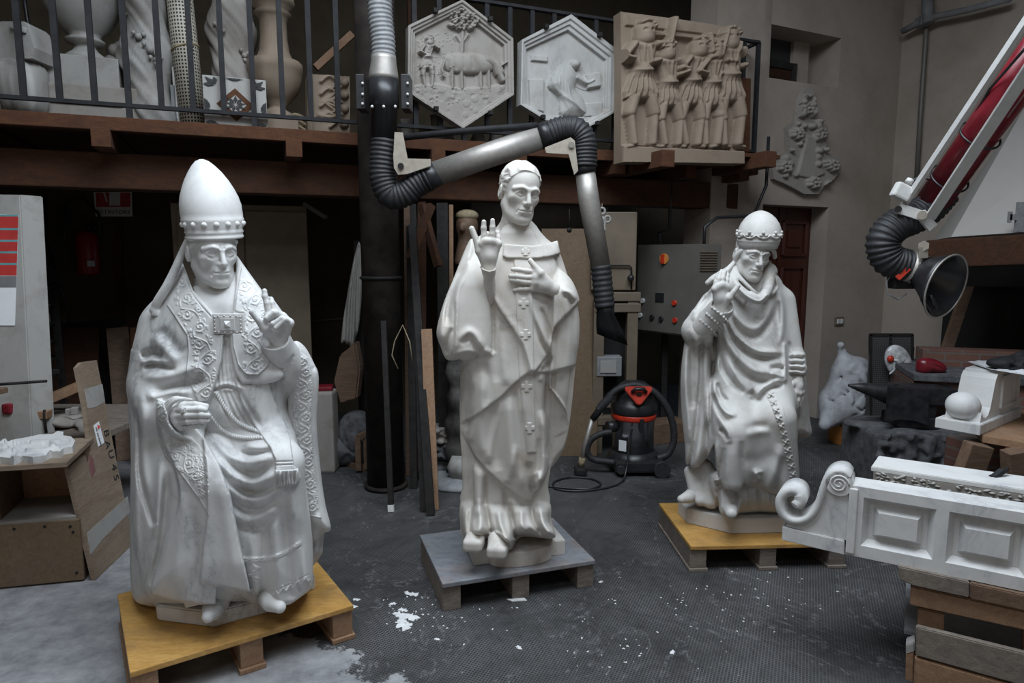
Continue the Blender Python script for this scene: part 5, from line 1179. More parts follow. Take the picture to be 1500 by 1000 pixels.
    o = MB().beam(mz(446, 298, .85), mz(478, 318, .75), .05, .035, UP, .006).build('lamp_tube', M['grey_metal']); tag(o, 'short grey strip lamp slanting beside the locker top', 'lamp')
    # old frames and boards leaning on the back wall, left
    for k_, (u0, v0, u1, v1, w, m, lb) in enumerate(((130, 470, 150, 660, .5, 'soot', 'dark old frame leaning in the left recess'), (100, 480, 95, 690, .45, 'wood_dark', 'dark rounded board leaning behind the notched board'), (172, 480, 190, 690, .16, 'wood_old', 'narrow brown plank leaning left of the statue'), (196, 480, 200, 690, .05, 'wood_red', 'thin reddish lath leaning left of the statue'))):
        p = mz(u1, v1, 1.65 - .2 * k_); o = MB().beam(Vector((p.x, p.y, 0.0)), mz(u0, v0, 2.05 - .2 * k_), w, .03, MN, .004).build('leaning_plank', M[m]); tag(o, lb, 'plank')
    # hanging cloth, sacks and bits right of the locker
    A = Sculpt((485, 345, 540, 520), 5.0, -.12, .12, .006); A.puff([(526, 352), (531, 400), (527, 470), (518, 507), (507, 502), (500, 503), (500, 492), (505, 450), (513, 400)], 0, .035, 6, .01, n=3); R = Raster((485, 345, 540, 520), 1)
    for k in range(5): R.stroke([(525 - k * 1.2, 362), (523 - k * 3.5, 430), (521 - k * 4.2, 504)], 1.6, (-.014, .01)[k % 2], 'add', False, 4)
    A.carve(R, -.02); o = link('hanging_cloth', A.mesh('cloth'), M['cloth']); tag(o, 'pale grey cloth hanging left of the iron column', 'cloth')
    t_ = at_y(528, 352, 5.12); o = MB().box((t_.x, t_.y, t_.z / 2), (.10, .03, t_.z), bev=.004).build('dark_board', M['soot']); tag(o, 'black board hanging behind the pale cloth', 'board')
    for (u, v, rx, rz, m, lb) in ((522, 600, .16, .22, 'stone', 'dark grey full sack slumped left of the column base'), (500, 640, .3, .14, 'stone', 'low dark sack lying in front of the slumped one')):
        g = Field((-.4, -.25, -.3), (.4, .25, .3), .012); g.ell((0, 0, 0), (rx, .15, rz), 0); rg = random.Random(u)
        for k in range(12): a = rg.uniform(0, 6.28); g.cap([(rx * cos(a), -.12, rz * sin(a)), (rx * .4 * cos(a + .5), -.15, rz * .4 * sin(a + .5))], .02, .02, 'sub')
        o = link('sack', g.mesh('sack'), M[m], None, at_y(u, v, 5.0)); tag(o, lb, 'sack' if m == 'stone' else 'paper')
        if m == 'stone': o.location.z = rz * .95
    o = poly_slab([at_y(u, v, 4.9) for u, v in ((497, 520), (508, 512), (520, 500), (527, 540), (522, 585), (510, 588), (498, 592), (488, 560))], (.02, .07, .01), .012).build('brown_paper', M['wood_old']); tag(o, 'crumpled brown paper hung between the pale cloth and the sacks', 'paper')
    q = at_y(474, 571, 4.85); o = MB().box((q.x, q.y, q.z / 2), (.17, .16, q.z), bev=.02).build('grey_bin', M['cast']); tag(o, 'pale grey bin under the red rag, right of the left statue', 'bin')
    fr = MB(); qa, qb = at_z(526, 688, .02), at_z(538, 686, .02); fr.beam(qa, qa + UP * .26, .04, .04); fr.beam(qb, qb + UP * .28, .04, .04); fr.beam(qa + UP * .25, qb + UP * .27, .04, .04); fr.beam(at_z(490, 672, .02), qb, .05, .04); o = fr.build('wooden_bracket', M['wood_old']); tag(o, 'small brown wooden bracket on the floor left of the column', 'bracket')
    o = MB().box(q + UP * .018, (.14, .12, .035), (0, 0, .2), .012).build('red_rag', M['red_paint']); tag(o, 'bright red rag just right of the left statue', 'rag')
    o = MB().tube([bw(455, 470, .04), bw(520, 465, .04)], .012, 8).build('wall_pipe', M['grey_metal']); tag(o, 'thin level grey pipe on the back wall behind the cloth', 'pipe')
    # bars and laths leaning beside the column
    for (u0, v0, Y0, u1, v1, Y1, w, t, m, lb, nm) in (
        (573, 742, 4.02, 562, 470, 4.28, .034, .03, 'iron', 'dark stick with white-dipped end leaning on the column front', 'stick'),
        (631, 754, 3.96, 604, 330, 4.6, .05, .035, 'iron', 'long dark steel bar leaning in front, foot nearest the camera', 'steel bar'),
        (621, 746, 4.02, 605, 300, 4.75, .045, .03, 'iron', 'dark steel bar just left of the nearest one', 'steel bar'),
        (635, 742, 4.05, 625, 482, 4.3, .07, .02, 'wood_raw', 'reddish-brown lath leaning right of the dark bars', 'lath'),
        (600, 700, 4.72, 597, 300, 4.88, .05, .04, 'wood_old', 'brown square timber right behind the column', 'timber'),
        (606, 716, 4.45, 600, 298, 4.9, .05, .03, 'iron', 'dark bar standing between the column and the nearest bars', 'steel bar'),
        (618, 690, 4.6, 618, 296, 4.95, .06, .03, 'wood_dark', 'dark brown plank at the back of the bundle by the column', 'plank'),
        (652, 700, 4.7, 648, 298, 4.9, .08, .06, 'iron', 'thick black post behind the sleeve of the standing statue', 'post'),
        (662, 700, 4.9, 661, 300, 5.0, .03, .03, 'wood_raw', 'thin tan lath beside the thick black post', 'lath')):
        p, q = at_y(u0, v0, Y0), at_y(u1, v1, Y1); p.z = max(p.z, 0) if p.z > .06 else .0
        d = (q - p).normalized(); o = MB().beam(p, q, w, t, (0, -1, 0), .002).build('leaning_' + nm.replace(' ', '_'), M[m]); tag(o, lb, nm)
        if nm == 'stick': MB().beam(p + d * .001, p + d * .045, w + .004, t + .004, (0, -1, 0), .001).build('painted_tip', M['white_paint'], o)
    o = MB().tube([at_y(583, 540, 4.3), at_y(574, 520, 4.3), at_y(578, 500, 4.3), at_y(590, 476, 4.3), at_y(600, 500, 4.3), at_y(604, 530, 4.3)], .004, 6).build('wire_loop', M['rope']); tag(o, 'thin pale wire loop hooked on the bars beside the column', 'wire')
    br = MB(); br.beam(at_y(600, 380, 4.55), at_y(632, 300, 4.7), .04, .05); br.beam(at_y(642, 390, 4.6), at_y(618, 300, 4.7), .04, .05); o = br.build('knee_brace', M['wood_dark']); tag(o, 'dark forked wooden brace under the gallery beam right of the column', 'brace')
    # carved dark column parts on a round foot, bust, behind the standing statue
    cp = empty('carved_post', at_y(676, 712, 4.65), label='dark knobbly carved post with round foot behind the standing statue', cat='carving'); cp.location.z = 0; c = cp.location
    MB().lathe([(.30, 0), (.30, .02), (.26, .05), (.2, .06)], c, 36).build('foot', M['hose_grey'], cp)
    MB().lathe([(.09, .06), (.11, .1)] + [(.075 + .035 * abs(sin(k * .75)), .12 + k * .045) for k in range(28)], c, 20, mod=lambda a, zz: 1 + .12 * cos(3 * a + 9 * zz)).build('post', M['dark_cast'], cp)
    MB().lathe([(.07, .06), (.09, .14), (.06, .2)], c + Vector((0, -.12, 0)), 14, mod=lambda a, zz: 1 + .15 * cos(5 * a)).build('leaf_foot', M['cast_white'], cp)
    for k, (v, w, lb) in enumerate(((690, .22, 'dark rough stone chunk at the bottom of the pile behind the steel bars'), (670, .22, 'dark rough stone chunk in the middle of the pile behind the steel bars'), (648, .2, 'grey rough stone chunk on top of the pile behind the steel bars'))):
        g = Field((-.2, -.2, -.14), (.2, .2, .14), .01); g.box((0, 0, 0), (w / 2, .1, .06), .0, rnd=.02); rg = random.Random(k)
        for j in range(16): g.ell((rg.uniform(-.12, .12), -.1, rg.uniform(-.06, .06)), (.03, .03, .02), .01, rg.choice(('add', 'sub')))
        o = link('stone_chunk', g.mesh('chunk'), M['stone' if k < 2 else 'cast'], None, at_y(645, v, 4.75)); o.location.z = .065 + k * .122; tag(o, lb, 'stone')
    bu = empty('carved_bust', at_y(684, 348, 5.15), label='brown wooden bust with pale cap, behind the raised hand of the standing statue', cat='bust')
    g = Field((-.15, -.15, -.25), (.15, .15, .22), .008); g.ell((0, 0, .05), (.085, .1, .11), 0); g.cap([(0, 0, -.02), (0, .0, -.22)], [.06, .1], .04); g.ell((-.03, -.1, .03), (.02, .02, .03), .02); f = np_tf(Matrix.Translation(at_y(684, 340, 5.15))); world_part('head', g.mesh('h', f), M['wood_old'], bu)
    MB().sphere(at_y(684, 318, 5.15) + Vector((0, 0, .01)), (.09, .1, .05), 16).build('cap', M['rope'], bu); bp = at_y(684, 380, 5.15); MB().cyl((bp.x, bp.y, 0), (bp.x, bp.y, bp.z), .05, n=16).build('stand', M['wood_dark'], bu)
def back_centre():
    # big MDF sheet, press frame, box, cross
    q = at_y(834, 640, 5.2); o = MB().beam((q.x, q.y, .0), at_y(834, 335, 5.45), .45, .02, (0, -1, 0), .003).build('fibreboard_sheet', M['chip']); tag(o, 'tall brown fibreboard sheet leaning behind the standing statue', 'board')
    o = MB().box(at_y(790, 318, 5.9), (1.2, .05, .5), bev=.01).build('hanging_board', M['grey_metal']); tag(o, 'grey panel hung high under the gallery beam behind the standing statue', 'panel')
    hk = MB(); hk.tube([at_y(834, 306, 5.0), at_y(834, 332, 5.0)], .004, 6); hk.sphere(at_y(834, 337, 5.0), .02, 10); o = hk.build('pull_cord', M['iron']); tag(o, 'short dark pull cord hanging above the fibreboard sheet', 'cord')
    pr = empty('press_frame', at_y(904, 630, 5.3), label='beige press frame with an open bay, right of the fibreboard sheet', cat='machine'); pr.location.z = 0; B = lambda u, v, e=0.0: at_y(u, v, 5.3 - e)
    for u in (877, 926): a = B(u, 440); MB().box((a.x, 5.3, a.z / 2), (.085, .1, a.z), bev=.006).build('post', M['beige_metal'], pr)
    for v, w in ((434, 66), (450, 66), (614, 60)): a, b = B(904 - w / 2, v), B(904 + w / 2, v); MB().beam(a, b, .12, .07, UP, .006).build('cross_bar', M['beige_metal'], pr)
    MB().box(B(900, 368) + Vector((0, .12, 0)), (.36, .2, .62), bev=.01).build('head_box', M['beige_metal'], pr); MB().box(B(903, 434, -.05), (.24, .08, .05)).build('slot', M['soot'], pr); MB().tube([B(868, 389, .0), B(922, 389, .0), B(925, 392), B(925, 424)], .007, 8).build('pipe', M['iron'], pr); MB().sphere(B(924, 407, .02), .028, 12).build('knob', M['black'], pr)
    MB().box(B(902, 520, -.12), (.3, .05, .7)).build('back_plate', M['soot'], pr); MB().box(B(902, 590, -.08), (.34, .2, .03)).build('tray', M['beige_metal'], pr)
    bx = empty('control_box', B(891, 553), label='grey control box with glass front inside the press bay', cat='box'); cs_ = MB().box(B(891, 535, .0), (.2, .12, .16), bev=.008).build('case', M['hose_grey'], bx); MB().box(B(891, 537, .065), (.13, .01, .1), bev=.003).build('window', M['cast_white'], cs_)
    cr = empty('hanging_cross', at_y(882, 340, 5.0), label='small pale trefoil cross hanging under the gallery beam', cat='cross'); m = MB()
    for du, dv in ((0, -13), (-8, -1), (8, -1), (0, 13), (0, 6)): m.tube([at_y(882 + du + 4.2 * cos(a), 322 + dv + 4.6 * sin(a), 5.0) for a in np.linspace(0, 2 * pi, 15)[:-1]], .009, 8, closed=True)
    m.sphere(at_y(882, 321, 5.0), (.025, .015, .025), 10); m.build('cross', M['cast_white'], cr); MB().tube([at_y(882, 307, 5.0), at_y(882, 298, 5.0)], .003, 6).build('string', M['rope'], cr)
    # electric cabinet
    Pc = Vector(at_y(1017, 425, 5.35)); d1 = Vector((-.60, .80, 0)); d2 = Vector((.93, .37, 0)); zt, zb = at_y(1017, 357, 5.35).z, at_y(1017, 494, 5.35).z; c = Vector((Pc.x, Pc.y, 0)); w1 = .62; w2 = .26
    ec = empty('electric_cabinet', c + d1 * w1 / 2 + d2 * w2 / 2 + UP * zb, label='grey wall-mounted electric cabinet with buttons and a louvred side', cat='cabinet')
    poly_slab([c + UP * zb, c + d1 * w1 + UP * zb, c + d1 * w1 + d2 * w2 + UP * zb, c + d2 * w2 + UP * zb], (0, 0, zt - zb), .006).build('case', M['grey_metal'], ec)
    n1 = Vector((-.80, -.60, 0)); n2 = Vector((.37, -.93, 0)); h = zt - zb; F = lambda s, t, e=0.0: c + d1 * (w1 * s) + UP * (zb + h * t) + n1 * e; Sd = lambda s, t, e=0.0: c + d2 * (w2 * s) + UP * (zb + h * t) + n2 * e
    MB().beam(F(.04, .5, .004), F(.96, .5, .004), .008, h * .96, UP, .002).build('door', M['grey_metal'], ec); dr_ = [q for q in bpy.data.objects if q.parent == ec and q.name.startswith('door')][0]
    for k in range(8): MB().beam(Sd(.16, .72 + k * .028, .006), Sd(.8, .72 + k * .028, .006), .012, .008, UP).build('louvre', M['beige_metal'], ec)
    rs = MB(); rs.cyl(F(.5, .84, .004), F(.5, .84, .02), .045, n=20); swp = rs.build('switch_plate', M['orange'], dr_); MB().beam(F(.5, .79, .03), F(.5, .89, .03), .02, .03, n1).build('switch_handle', M['red_bright'], dr_)
    MB().beam(F(.56, .36, .008), F(.56, .46, .008), .09, .015, n1).build('display', M['black'], dr_)
    for s, t, m in ((.86, .36, 'white_paint'), (.3, .36, 'red_bright'), (.9, .19, 'white_paint'), (.68, .18, 'black'), (.52, .17, 'black'), (.28, .17, 'red_bright')): MB().cyl(F(s, t, .0), F(s, t, .025), .022, n=14).build('button', M[m], dr_)
    cb = MB(); a = c + d1 * .5 + d2 * .12 + UP * zt; cb.tube([a, a + UP * .1 + d1 * .02, a + UP * .12 - d1 * .1, a + UP * .6 - d1 * .1], .014, 8); a = c + d1 * .12 + d2 * .2 + UP * zt; cb.tube([a, a + UP * .14, a + UP * .22 + d2 * .12, a + UP * .24 + d2 * .5, a + UP * .5 + d2 * .62, a + UP * .9 + d2 * .62], .014, 8); cb.build('cable', M['black'], ec)
    bk = MB(); bk.beam(c + d1 * .1 + d2 * .2 + UP * zb, c + d1 * .1 + d2 * .2, .05, .05); bk.beam(c + d1 * .5 + d2 * .2 + UP * zb, c + d1 * .5 + d2 * .2, .05, .05); bk.build('stand', M['iron'], ec)
    # tray box behind the vacuum
    q = at_z(978, 650, 0); o = MB().box(Vector((q.x, q.y + .12, .09)), (.34, .22, .18), (0, 0, .3), .006).build('wooden_box', M['wood_old']); tag(o, 'low brown wooden box on the floor right behind the vacuum cleaner', 'box')
    # vacuum cleaner
    c = at_z(928, 690, 0); c = Vector((c.x, c.y + .05, 0)); s = c.y / FPX * 1.0; V = empty('vacuum_cleaner', c, label='black, red and steel wet vacuum cleaner behind the statues', cat='vacuum cleaner')
    ba = MB(); ba.lathe([(.175, .03), (.19, .05), (.19, .10), (.165, .16)], c, 32); ba.box(c + Vector((.02, -.02, .075)), (.36, .34, .09), bev=.02); ba.build('base', M['black'], V)
    MB().lathe([(.155, .10), (.155, .42), (.16, .425)], c, 40).build('drum', M['clear'], V); MB().lathe([(.163, .40), (.168, .41), (.168, .435), (.163, .445)], c, 40).build('ring', M['red_bright'], V)
    MB().lathe([(.165, .44), (.172, .46), (.172, .52), (.15, .53), (.145, .58), (.125, .64), (.08, .675), (.02, .68)], c, 40).build('motor_head', M['black'], V)
    fp = MB(); o = c + Vector((0, -.15, .62)); fp.prism([(-.095, .045), (.095, .045), (.10, .02), (.012, -.09), (-.012, -.09), (-.10, .02)], o, (1, 0, 0), Vector((0, .35, 1)).normalized(), (0, -.03, .01), .006); fb_ = fp.build('front_badge', M['red_bright'], V)
    hn = MB(); hn.tube([o + Vector((-.05, -.04, .015)), o + Vector((-.03, -.055, .04)), o + Vector((.03, -.055, .04)), o + Vector((.05, -.04, .015))], .014, 8); hn.box(o + Vector((0, -.04, .0)), (.035, .02, .018), bev=.004); hn.build('handle', M['black'], fb_)
    for sx_ in (-1, 1): MB().cyl(c + Vector((.12 * sx_ + .06 * (sx_ > 0), -.17, .06)), c + Vector((.12 * sx_ + .06 * (sx_ > 0), -.215, .06)), .06 if sx_ > 0 else .03, n=24).build('wheel', M['rubber'], V)
    ck = MB(); ck.box(c + Vector((.03, -.163, .38)), (.03, .02, .10), bev=.004); ck.build('latch', M['black'], V); MB().cyl(c + Vector((-.14, -.06, .35)), c + Vector((-.21, -.08, .35)), .04, n=18).build('inlet', M['black'], V); MB().box(c + Vector((-.10, -.128, .22)), (.06, .004, .08), (0, 0, -.65)).build('sticker', M['paper'], V)
    A = lambda u, v, y=c.y - .1: at_y(u, v, y)
    flex([A(896, 632), A(878, 636), A(865, 645), A(860, 660), A(868, 672), A(890, 676), A(910, 678)], .024, M['rubber'], 'hose', V, .012, 12, .06)
    flex([A(963, 671), A(978, 665), A(987, 645), A(985, 618), A(974, 592), A(955, 572), A(930, 564), A(905, 570), A(888, 586), A(876, 600)], .026, M['rubber'], 'hose', V, .012, 12, .06)
    MB().tube([A(896, 578), A(880, 598), A(868, 614)], [.032, .028, .026], 12).build('grip', M['iron_blue'], V); MB().tube([A(868, 612), A(858, 648), A(852, 676)], .018, 12).build('wand', M['steel'], V); MB().tube([A(853, 670), A(851, 682)], .024, 12).build('wand_joint', M['rope'], V)
    f0 = at_z(850, 695, 0); hd = MB(); hd.box(f0 + Vector((0, 0, .03)), (.09, .10, .06), bev=.015); hd.build('floor_head', M['black'], V)
    g = lambda u, v: at_z(u, v, .008); o = MB().tube(spline([tuple(A(926, 625, c.y - .17)), tuple(A(921, 660, c.y - .19)), tuple(A(917, 690, c.y - .24)), tuple(g(910, 706)), tuple(g(890, 714)), tuple(g(850, 719)), tuple(g(815, 716)), tuple(g(812, 706)), tuple(g(835, 699)), tuple(g(865, 701)), tuple(g(880, 709)), tuple(g(865, 716)), tuple(g(835, 715)), tuple(g(800, 712)), tuple(g(780, 714))], 6), .008, 8).build('power_cord', M['black'], V)
def right_side():
    # sack in an orange bucket
    q = at_z(1252, 654, 0); c = Vector((q.x, q.y + .14, 0)); b = empty('bucket', c, label='orange plastic bucket on the floor under the white sack', cat='bucket'); s = c.y / FPX
    MB().lathe([(.135, 0), (.14, .005), (.175, .22), (.185, .225), (.185, .24), (.17, .24), (.165, .2), (.13, .02)], c, 32).build('body', M['orange'], b); MB().tube([c + Vector((.18 * cos(a), .18 * sin(a), .2 - .13 * sin(-a) * 0 - .02)) for a in np.linspace(pi, 2 * pi, 12)], .004, 6).build('bail', M['iron'], b)
    g = Field((-.36, -.28, -.12), (.36, .28, .68), .011); g.ell((0, 0, .12), (.27, .2, .20), 0); g.ell((.03, 0, .3), (.21, .17, .22), .06); g.cap([(-.06, 0, .44), (-.10, 0, .56)], [.09, .035], .07); g.cap([(-.10, 0, .56), (-.125, -.01, .62)], [.025, .03], .02); g.cap([(-.2, -.05, .02), (-.3, -.1, -.04)], [.1, .05], .05); rg = random.Random(6)
    for k in range(70):
        a = rg.uniform(-3.0, -.1); zz = rg.uniform(-.05, .5); r = .25 * (1 - .85 * max(0, zz - .12)); p = (r * cos(a), r * .76 * sin(a), zz); d = rg.uniform(-.09, .09); g.cap([p, (p[0] * .97 + d, p[1], p[2] + rg.uniform(-.1, .1))], rg.uniform(.004, .009), .03, 'sub')
    o = link('plastic_sack', g.mesh('sack'), M['bag'], None, c + UP * .235); o.rotation_euler = (0, 0, .2); tag(o, 'bulging white woven sack stuffed upright in the orange bucket', 'sack')
    # mesh panel with foil bag
    P = lambda u, v, Y=5.35: at_y(u, v, Y); mp = empty('mesh_panel', P(1305, 570), label='black wire mesh panel with centre bar standing behind the anvil', cat='panel'); mp.location.z = 0
    a, b_ = P(1275, 490), P(1336, 490); ms = MB().box((0, 0, 0), (b_.x - a.x, .006, .72)); ob = ms.build('mesh', M['wire_mesh'], mp, world=False, loc=Vector(((a.x + b_.x) / 2, 5.35, a.z - .36)) - mp.location); fr = MB()
    for u in (1275, 1304, 1336): fr.beam(P(u, 490), P(u, 615), .02, .02)
    for v in (490, 612): fr.beam(P(1274, v), P(1337, v), .02, .02)
    fr.build('frame', M['iron'], mp); MB().box(P(1321, 548, 5.38), (.17, .01, .45)).build('backing', M['soot'], mp)
    for u in (1278, 1333): t = P(u, 612); MB().box((t.x, 5.35, t.z / 2), (.03, .03, t.z)).build('foot', M['iron'], mp)
    g = Field((-.16, -.07, -.2), (.16, .09, .2), .007); g.ell((0, 0, 0), (.10, .045, .15), 0, rot=(0, -.5, 0)); rg = random.Random(9)
    for k in range(16): p = (rg.uniform(-.07, .07), -.045, rg.uniform(-.1, .1)); g.cap([p, (p[0] + rg.uniform(-.05, .05), -.045, p[2] - rg.uniform(.0, .07))], .009, .008, rg.choice(('add', 'sub')))
    o = link('foil_packet', g.mesh('foil'), M['foil'], None, P(1316, 530, 5.26)); tag(o, 'crumpled silvery packet with red corner hung on the mesh panel', 'packet'); MB().sphere((-.085, -.035, .03), (.028, .02, .03), 10).build('red_corner', M['red_bright'], o, world=False)
    # anvil on its stone block
    Y = 4.6; A = lambda u, v, y=Y: at_y(u, v, y); an = empty('anvil', A(1325, 622), label='dark iron anvil with a long horn on the rough stone block', cat='anvil')
    h = MB(); c0, c1 = A(1243, 564), A(1312, 572); h.tube([c0, c0.lerp(c1, .3) - UP * .008, c0.lerp(c1, .7) - UP * .02, c1 - UP * .035], [.010, .035, .065, .085], 20); h.build('horn', M['anvil'], an)
    bd = MB(); bd.beam(A(1306, 575), A(1382, 578), .2, .12, UP, .008); bd.beam(A(1322, 590), A(1362, 592), .17, .16, UP, .01); bd.beam(A(1302, 612), A(1364, 616), .22, .08, UP, .012); bd.build('body', M['anvil'], an); hl = MB(); hl.beam(A(1375, 576), A(1398, 578), .16, .09, UP, .006); hl.build('heel', M['anvil'], an)
    pl = MB(); pl.prism([(p.x, p.z) for p in [A(1303, 566, 4.46) , A(1362, 572, 4.46), A(1360, 624, 4.46), A(1340, 617, 4.46), A(1320, 615, 4.46), A(1299, 618, 4.46)]], (0, 4.46, 0), (1, 0, 0), (0, 0, 1), (0, .03, 0), .004); pl.build('side_plate', M['anvil'], an)
    q0, q1 = at_z(1268, 700, 0), at_z(1400, 705, 0); zt = A(1325, 618).z - .03; g = Field((-.5, -.4, -.02), (.5, .4, zt + .08), .016); W = .36; g.box((0, 0, zt / 2), (W, .26, zt / 2), .0, rnd=.03); rg = random.Random(3)
    for k in range(160): x_ = rg.uniform(-W, W); zz = rg.uniform(0, zt); g.ell((x_, -.26, zz), (rg.uniform(.02, .06), .02, rg.uniform(.015, .05)), .015, rg.choice(('add', 'sub')))
    for k in range(14): g.ell((rg.uniform(-W, W), rg.uniform(-.2, .2), zt), (.1, .08, .02), .02)
    g.F = np.maximum(g.F, .002 - g.ax[2][None, None, :]); o = link('stone_block', g.mesh('block'), M['stone'], None, (A(1333, 650).x, 4.62, 0)); tag(o, 'big rough dark stone block under the anvil', 'block')
    # forge: brick hearth, beam, hood, dark mouth
    fo = empty('forge', at_y(1460, 600, 4.6), label='brick forge with white plaster hood and dark timber lintel at the right', cat='forge', kind='structure'); fo.location.z = 0
    F = lambda u, v, y: at_y(u, v, y)
    hull([F(1393, 347, 4.95), F(1650, 330, 4.2), F(1502, 155, 5.5), F(1700, 120, 4.8), F(1393, 347, 4.95) + Vector((.5, 1.0, 0)), F(1650, 330, 4.2) + Vector((.9, 1, 0)), F(1502, 155, 5.5) + Vector((.5, .7, 0)), F(1700, 120, 4.8) + Vector((.6, .8, 0))]).build('hood', M['hood'], fo)
    MB().beam(F(1362, 372, 4.95), F(1660, 358, 4.1), .16, .2, UP, .01).build('lintel', M['wood_dark'], fo)
    MB().beam(F(1405, 402, 5.25), F(1640, 402, 4.4), .05, .18, UP).build('lintel_board', M['soot'], fo)
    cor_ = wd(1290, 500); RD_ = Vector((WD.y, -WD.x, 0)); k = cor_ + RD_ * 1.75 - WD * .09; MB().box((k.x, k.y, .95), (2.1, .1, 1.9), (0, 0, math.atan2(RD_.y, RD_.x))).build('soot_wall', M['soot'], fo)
    zt = F(1350, 556, 4.75).z; a = F(1352, 560, 4.75); hb = MB(); hb.box((a.x + .75, a.y + .15, zt / 2), (1.5, .8, zt), (0, 0, -.30), .01); hb.build('hearth', M['brick'], fo)
    MB().box((a.x + .74, a.y + .12, zt + .025), (1.5, .82, .05), (0, 0, -.30), .008).build('hearth_top', M['stone'], fo); a2 = F(1377, 530, 4.95); MB().box((a2.x + .55, a2.y + .05, a2.z - .0), (1.2, .2, .16), (0, 0, -.3), .008).build('brick_rim', M['brick'], fo)
    o = MB().beam(F(1384, 520, 5.3), F(1424, 400, 5.5), .09, .03, (0, -1, 0), .004).build('leaning_plank', M['wood_old']); tag(o, 'tan plank leaning against the wall left of the forge mouth', 'plank')
    cx = MB(); c = F(1490, 318, 4.58); cx.beam(c + Vector((-.055, 0, 0)), c + Vector((.1, 0, 0)), .02, .04, UP); cx.beam(c + UP * -.1 + Vector((.02, 0, 0)), c + UP * .1 + Vector((.02, 0, 0)), .05, .03, (0, -1, 0)); cx.beam(c + Vector((-.06, 0, 0)), c + Vector((-.04, 0, 0)), .02, .075, UP); o = cx.build('iron_cross', M['hose_grey']); tag(o, 'small grey iron cross fixed on the white forge hood', 'cross')
    rg_ = Field((-.14, -.1, -.09), (.16, .1, .09), .008); rg_.ell((0, 0, 0), (.11, .06, .05), 0, rot=(0, .3, 0)); rg_.ell((-.06, 0, -.02), (.05, .05, .045), .03); rg_.cap([(-.05, -.06, .03), (.05, -.06, -.02)], .012, .012, 'sub'); o = link('red_rag', rg_.mesh('rag'), M['red_paint'], None, F(1366, 522, 4.78)); o.location.z = zt + .10; tag(o, 'red crumpled rag on the left corner of the forge hearth', 'rag')
    # table with the corbel
    z = at_y(1440, 637, 3.15).z; t0, t1 = at_z(1440, 640, z), at_z(1384, 606, z); tb = empty('wooden_table', Vector((t0.x + .5, t0.y + .2, 0)), label='wooden trestle table under the carved marble corbel at the right', cat='table')
    P = lambda u, v, zz=z: at_z(u, v, zz); poly_slab([P(1440, 638), P(1640, 672), P(1640, 600), P(1400, 600)], (0, 0, -.035), .003).build('top', M['wood_raw'], tb)
    for u, v, lean in ((1435, 640, -.14), (1490, 648, .14), (1560, 620, .1)):
        a = P(u, v); MB().beam(a - UP * .035, Vector((a.x + lean, a.y + .06, 0)), .11, .07, (0, -1, 0), .004).build('leg', M['wood_old'], tb)
    MB().beam(P(1440, 636, z - .2) + Vector((0, .05, 0)), P(1590, 662, z - .2) + Vector((0, .05, 0)), .05, .1, UP).build('stretcher', M['wood_old'], tb)
    q = at_y(1420, 655, 3.6); o = MB().box((q.x + .1, q.y + .1, .28), (.16, .24, .56), (0, 0, .2), .008).build('brick_stack', M['brick']); tag(o, 'stack of red bricks on the floor between stone block and table', 'bricks')
    # corbel: base slab, scrolled front, panelled side
    cb = empty('marble_corbel', P(1440, 634), label='white marble corbel with a scroll and round boss on the table', cat='corbel')
    f0, f1 = P(1369, 627, z), P(1435, 638, z); f0 = at_z(1369, 626, z); x = (f1 - f0); x.z = 0; W = x.length; x.normalize(); y = Vector((-x.y, x.x, 0)); Q = lambda a, b, c_: Vector((f0.x, f0.y, z)) + x * (a * W) + y * b + UP * c_
    D = .62; poly_slab([Q(0, 0, 0), Q(1, 0, 0), Q(1, D, 0), Q(0, D, 0)], (0, 0, .052), .003).build('base', M['marble_new'], cb); H2 = .285
    prof = [(.05, .052), (.06, .10), (.085, .075), (.12, .065), (.155, .075), (.18, .11), (.195, .16), (.21, .21), (.225, .25), (.245, .272), (.27, .278), (.285, H2), (D, H2), (D, .052)]
    t = MB(); t.prism(prof, Q(.13, 0, 0), y, UP, x * (W * .78)); t.build('scroll_body', M['marble_new'], cb)
    MB().sphere(Q(.47, .075, .12), (.078, .072, .07), 28, (0, 0, math.atan2(x.y, x.x))).build('boss', M['marble_new'], cb)
    sp = MB(); e = .006
    for (a, b, c_, d) in ((.32, .56, .09, .25),):
        for p0, p1 in ((Q(.91, a, c_), Q(.91, b, c_)), (Q(.91, b, c_), Q(.91, b, d)), (Q(.91, b, d), Q(.91, a, d)), (Q(.91, a, d), Q(.91, a, c_))): sp.beam(p0, p1, .02, .022, x, .003)
    sp.build('side_panel', M['marble_new'], cb)
    pp = at_y(1460, 540, 3.3); zc = z + H2; R = Raster((1400, 500, 1560, 570), 1.0); rg = random.Random(1)
    for k in range(8): u, v = rg.uniform(1420, 1500), rg.uniform(530, 552); R.stroke([(u, v), (u + 20, v + 4)], 4, .006, 'add')
    zp = at_y(1460, 548, 3.45).z; o = link('paper_sheet', plate('sheet', [(1417, 529), (1457, 527.5), (1480, 531), (1560, 536), (1560, 556), (1500, 548), (1450, 540)], lambda u, v: at_z(u, v, zc + .012), (0, 0, 1), .003, R, .8), M['paper']); tag(o, 'loose white paper sheets lying on top of the marble corbel', 'paper')
    g = Field((-.2, -.12, -.06), (.24, .14, .1), .009); g.ell((0, 0, 0), (.15, .08, .04), 0); g.ell((.1, .02, .02), (.1, .09, .045), .03)
    for k in range(9): g.cap([(rg.uniform(-.12, .15), -.09, rg.uniform(-.03, .04)), (rg.uniform(-.12, .15), .02, .05)], .012, .014, 'sub')
    o = link('folded_jacket', g.mesh('jacket'), M['iron_blue'], None, at_z(1490, 532, zc + .04)); tag(o, 'dark blue-green folded jacket on the papers at the right edge', 'jacket')
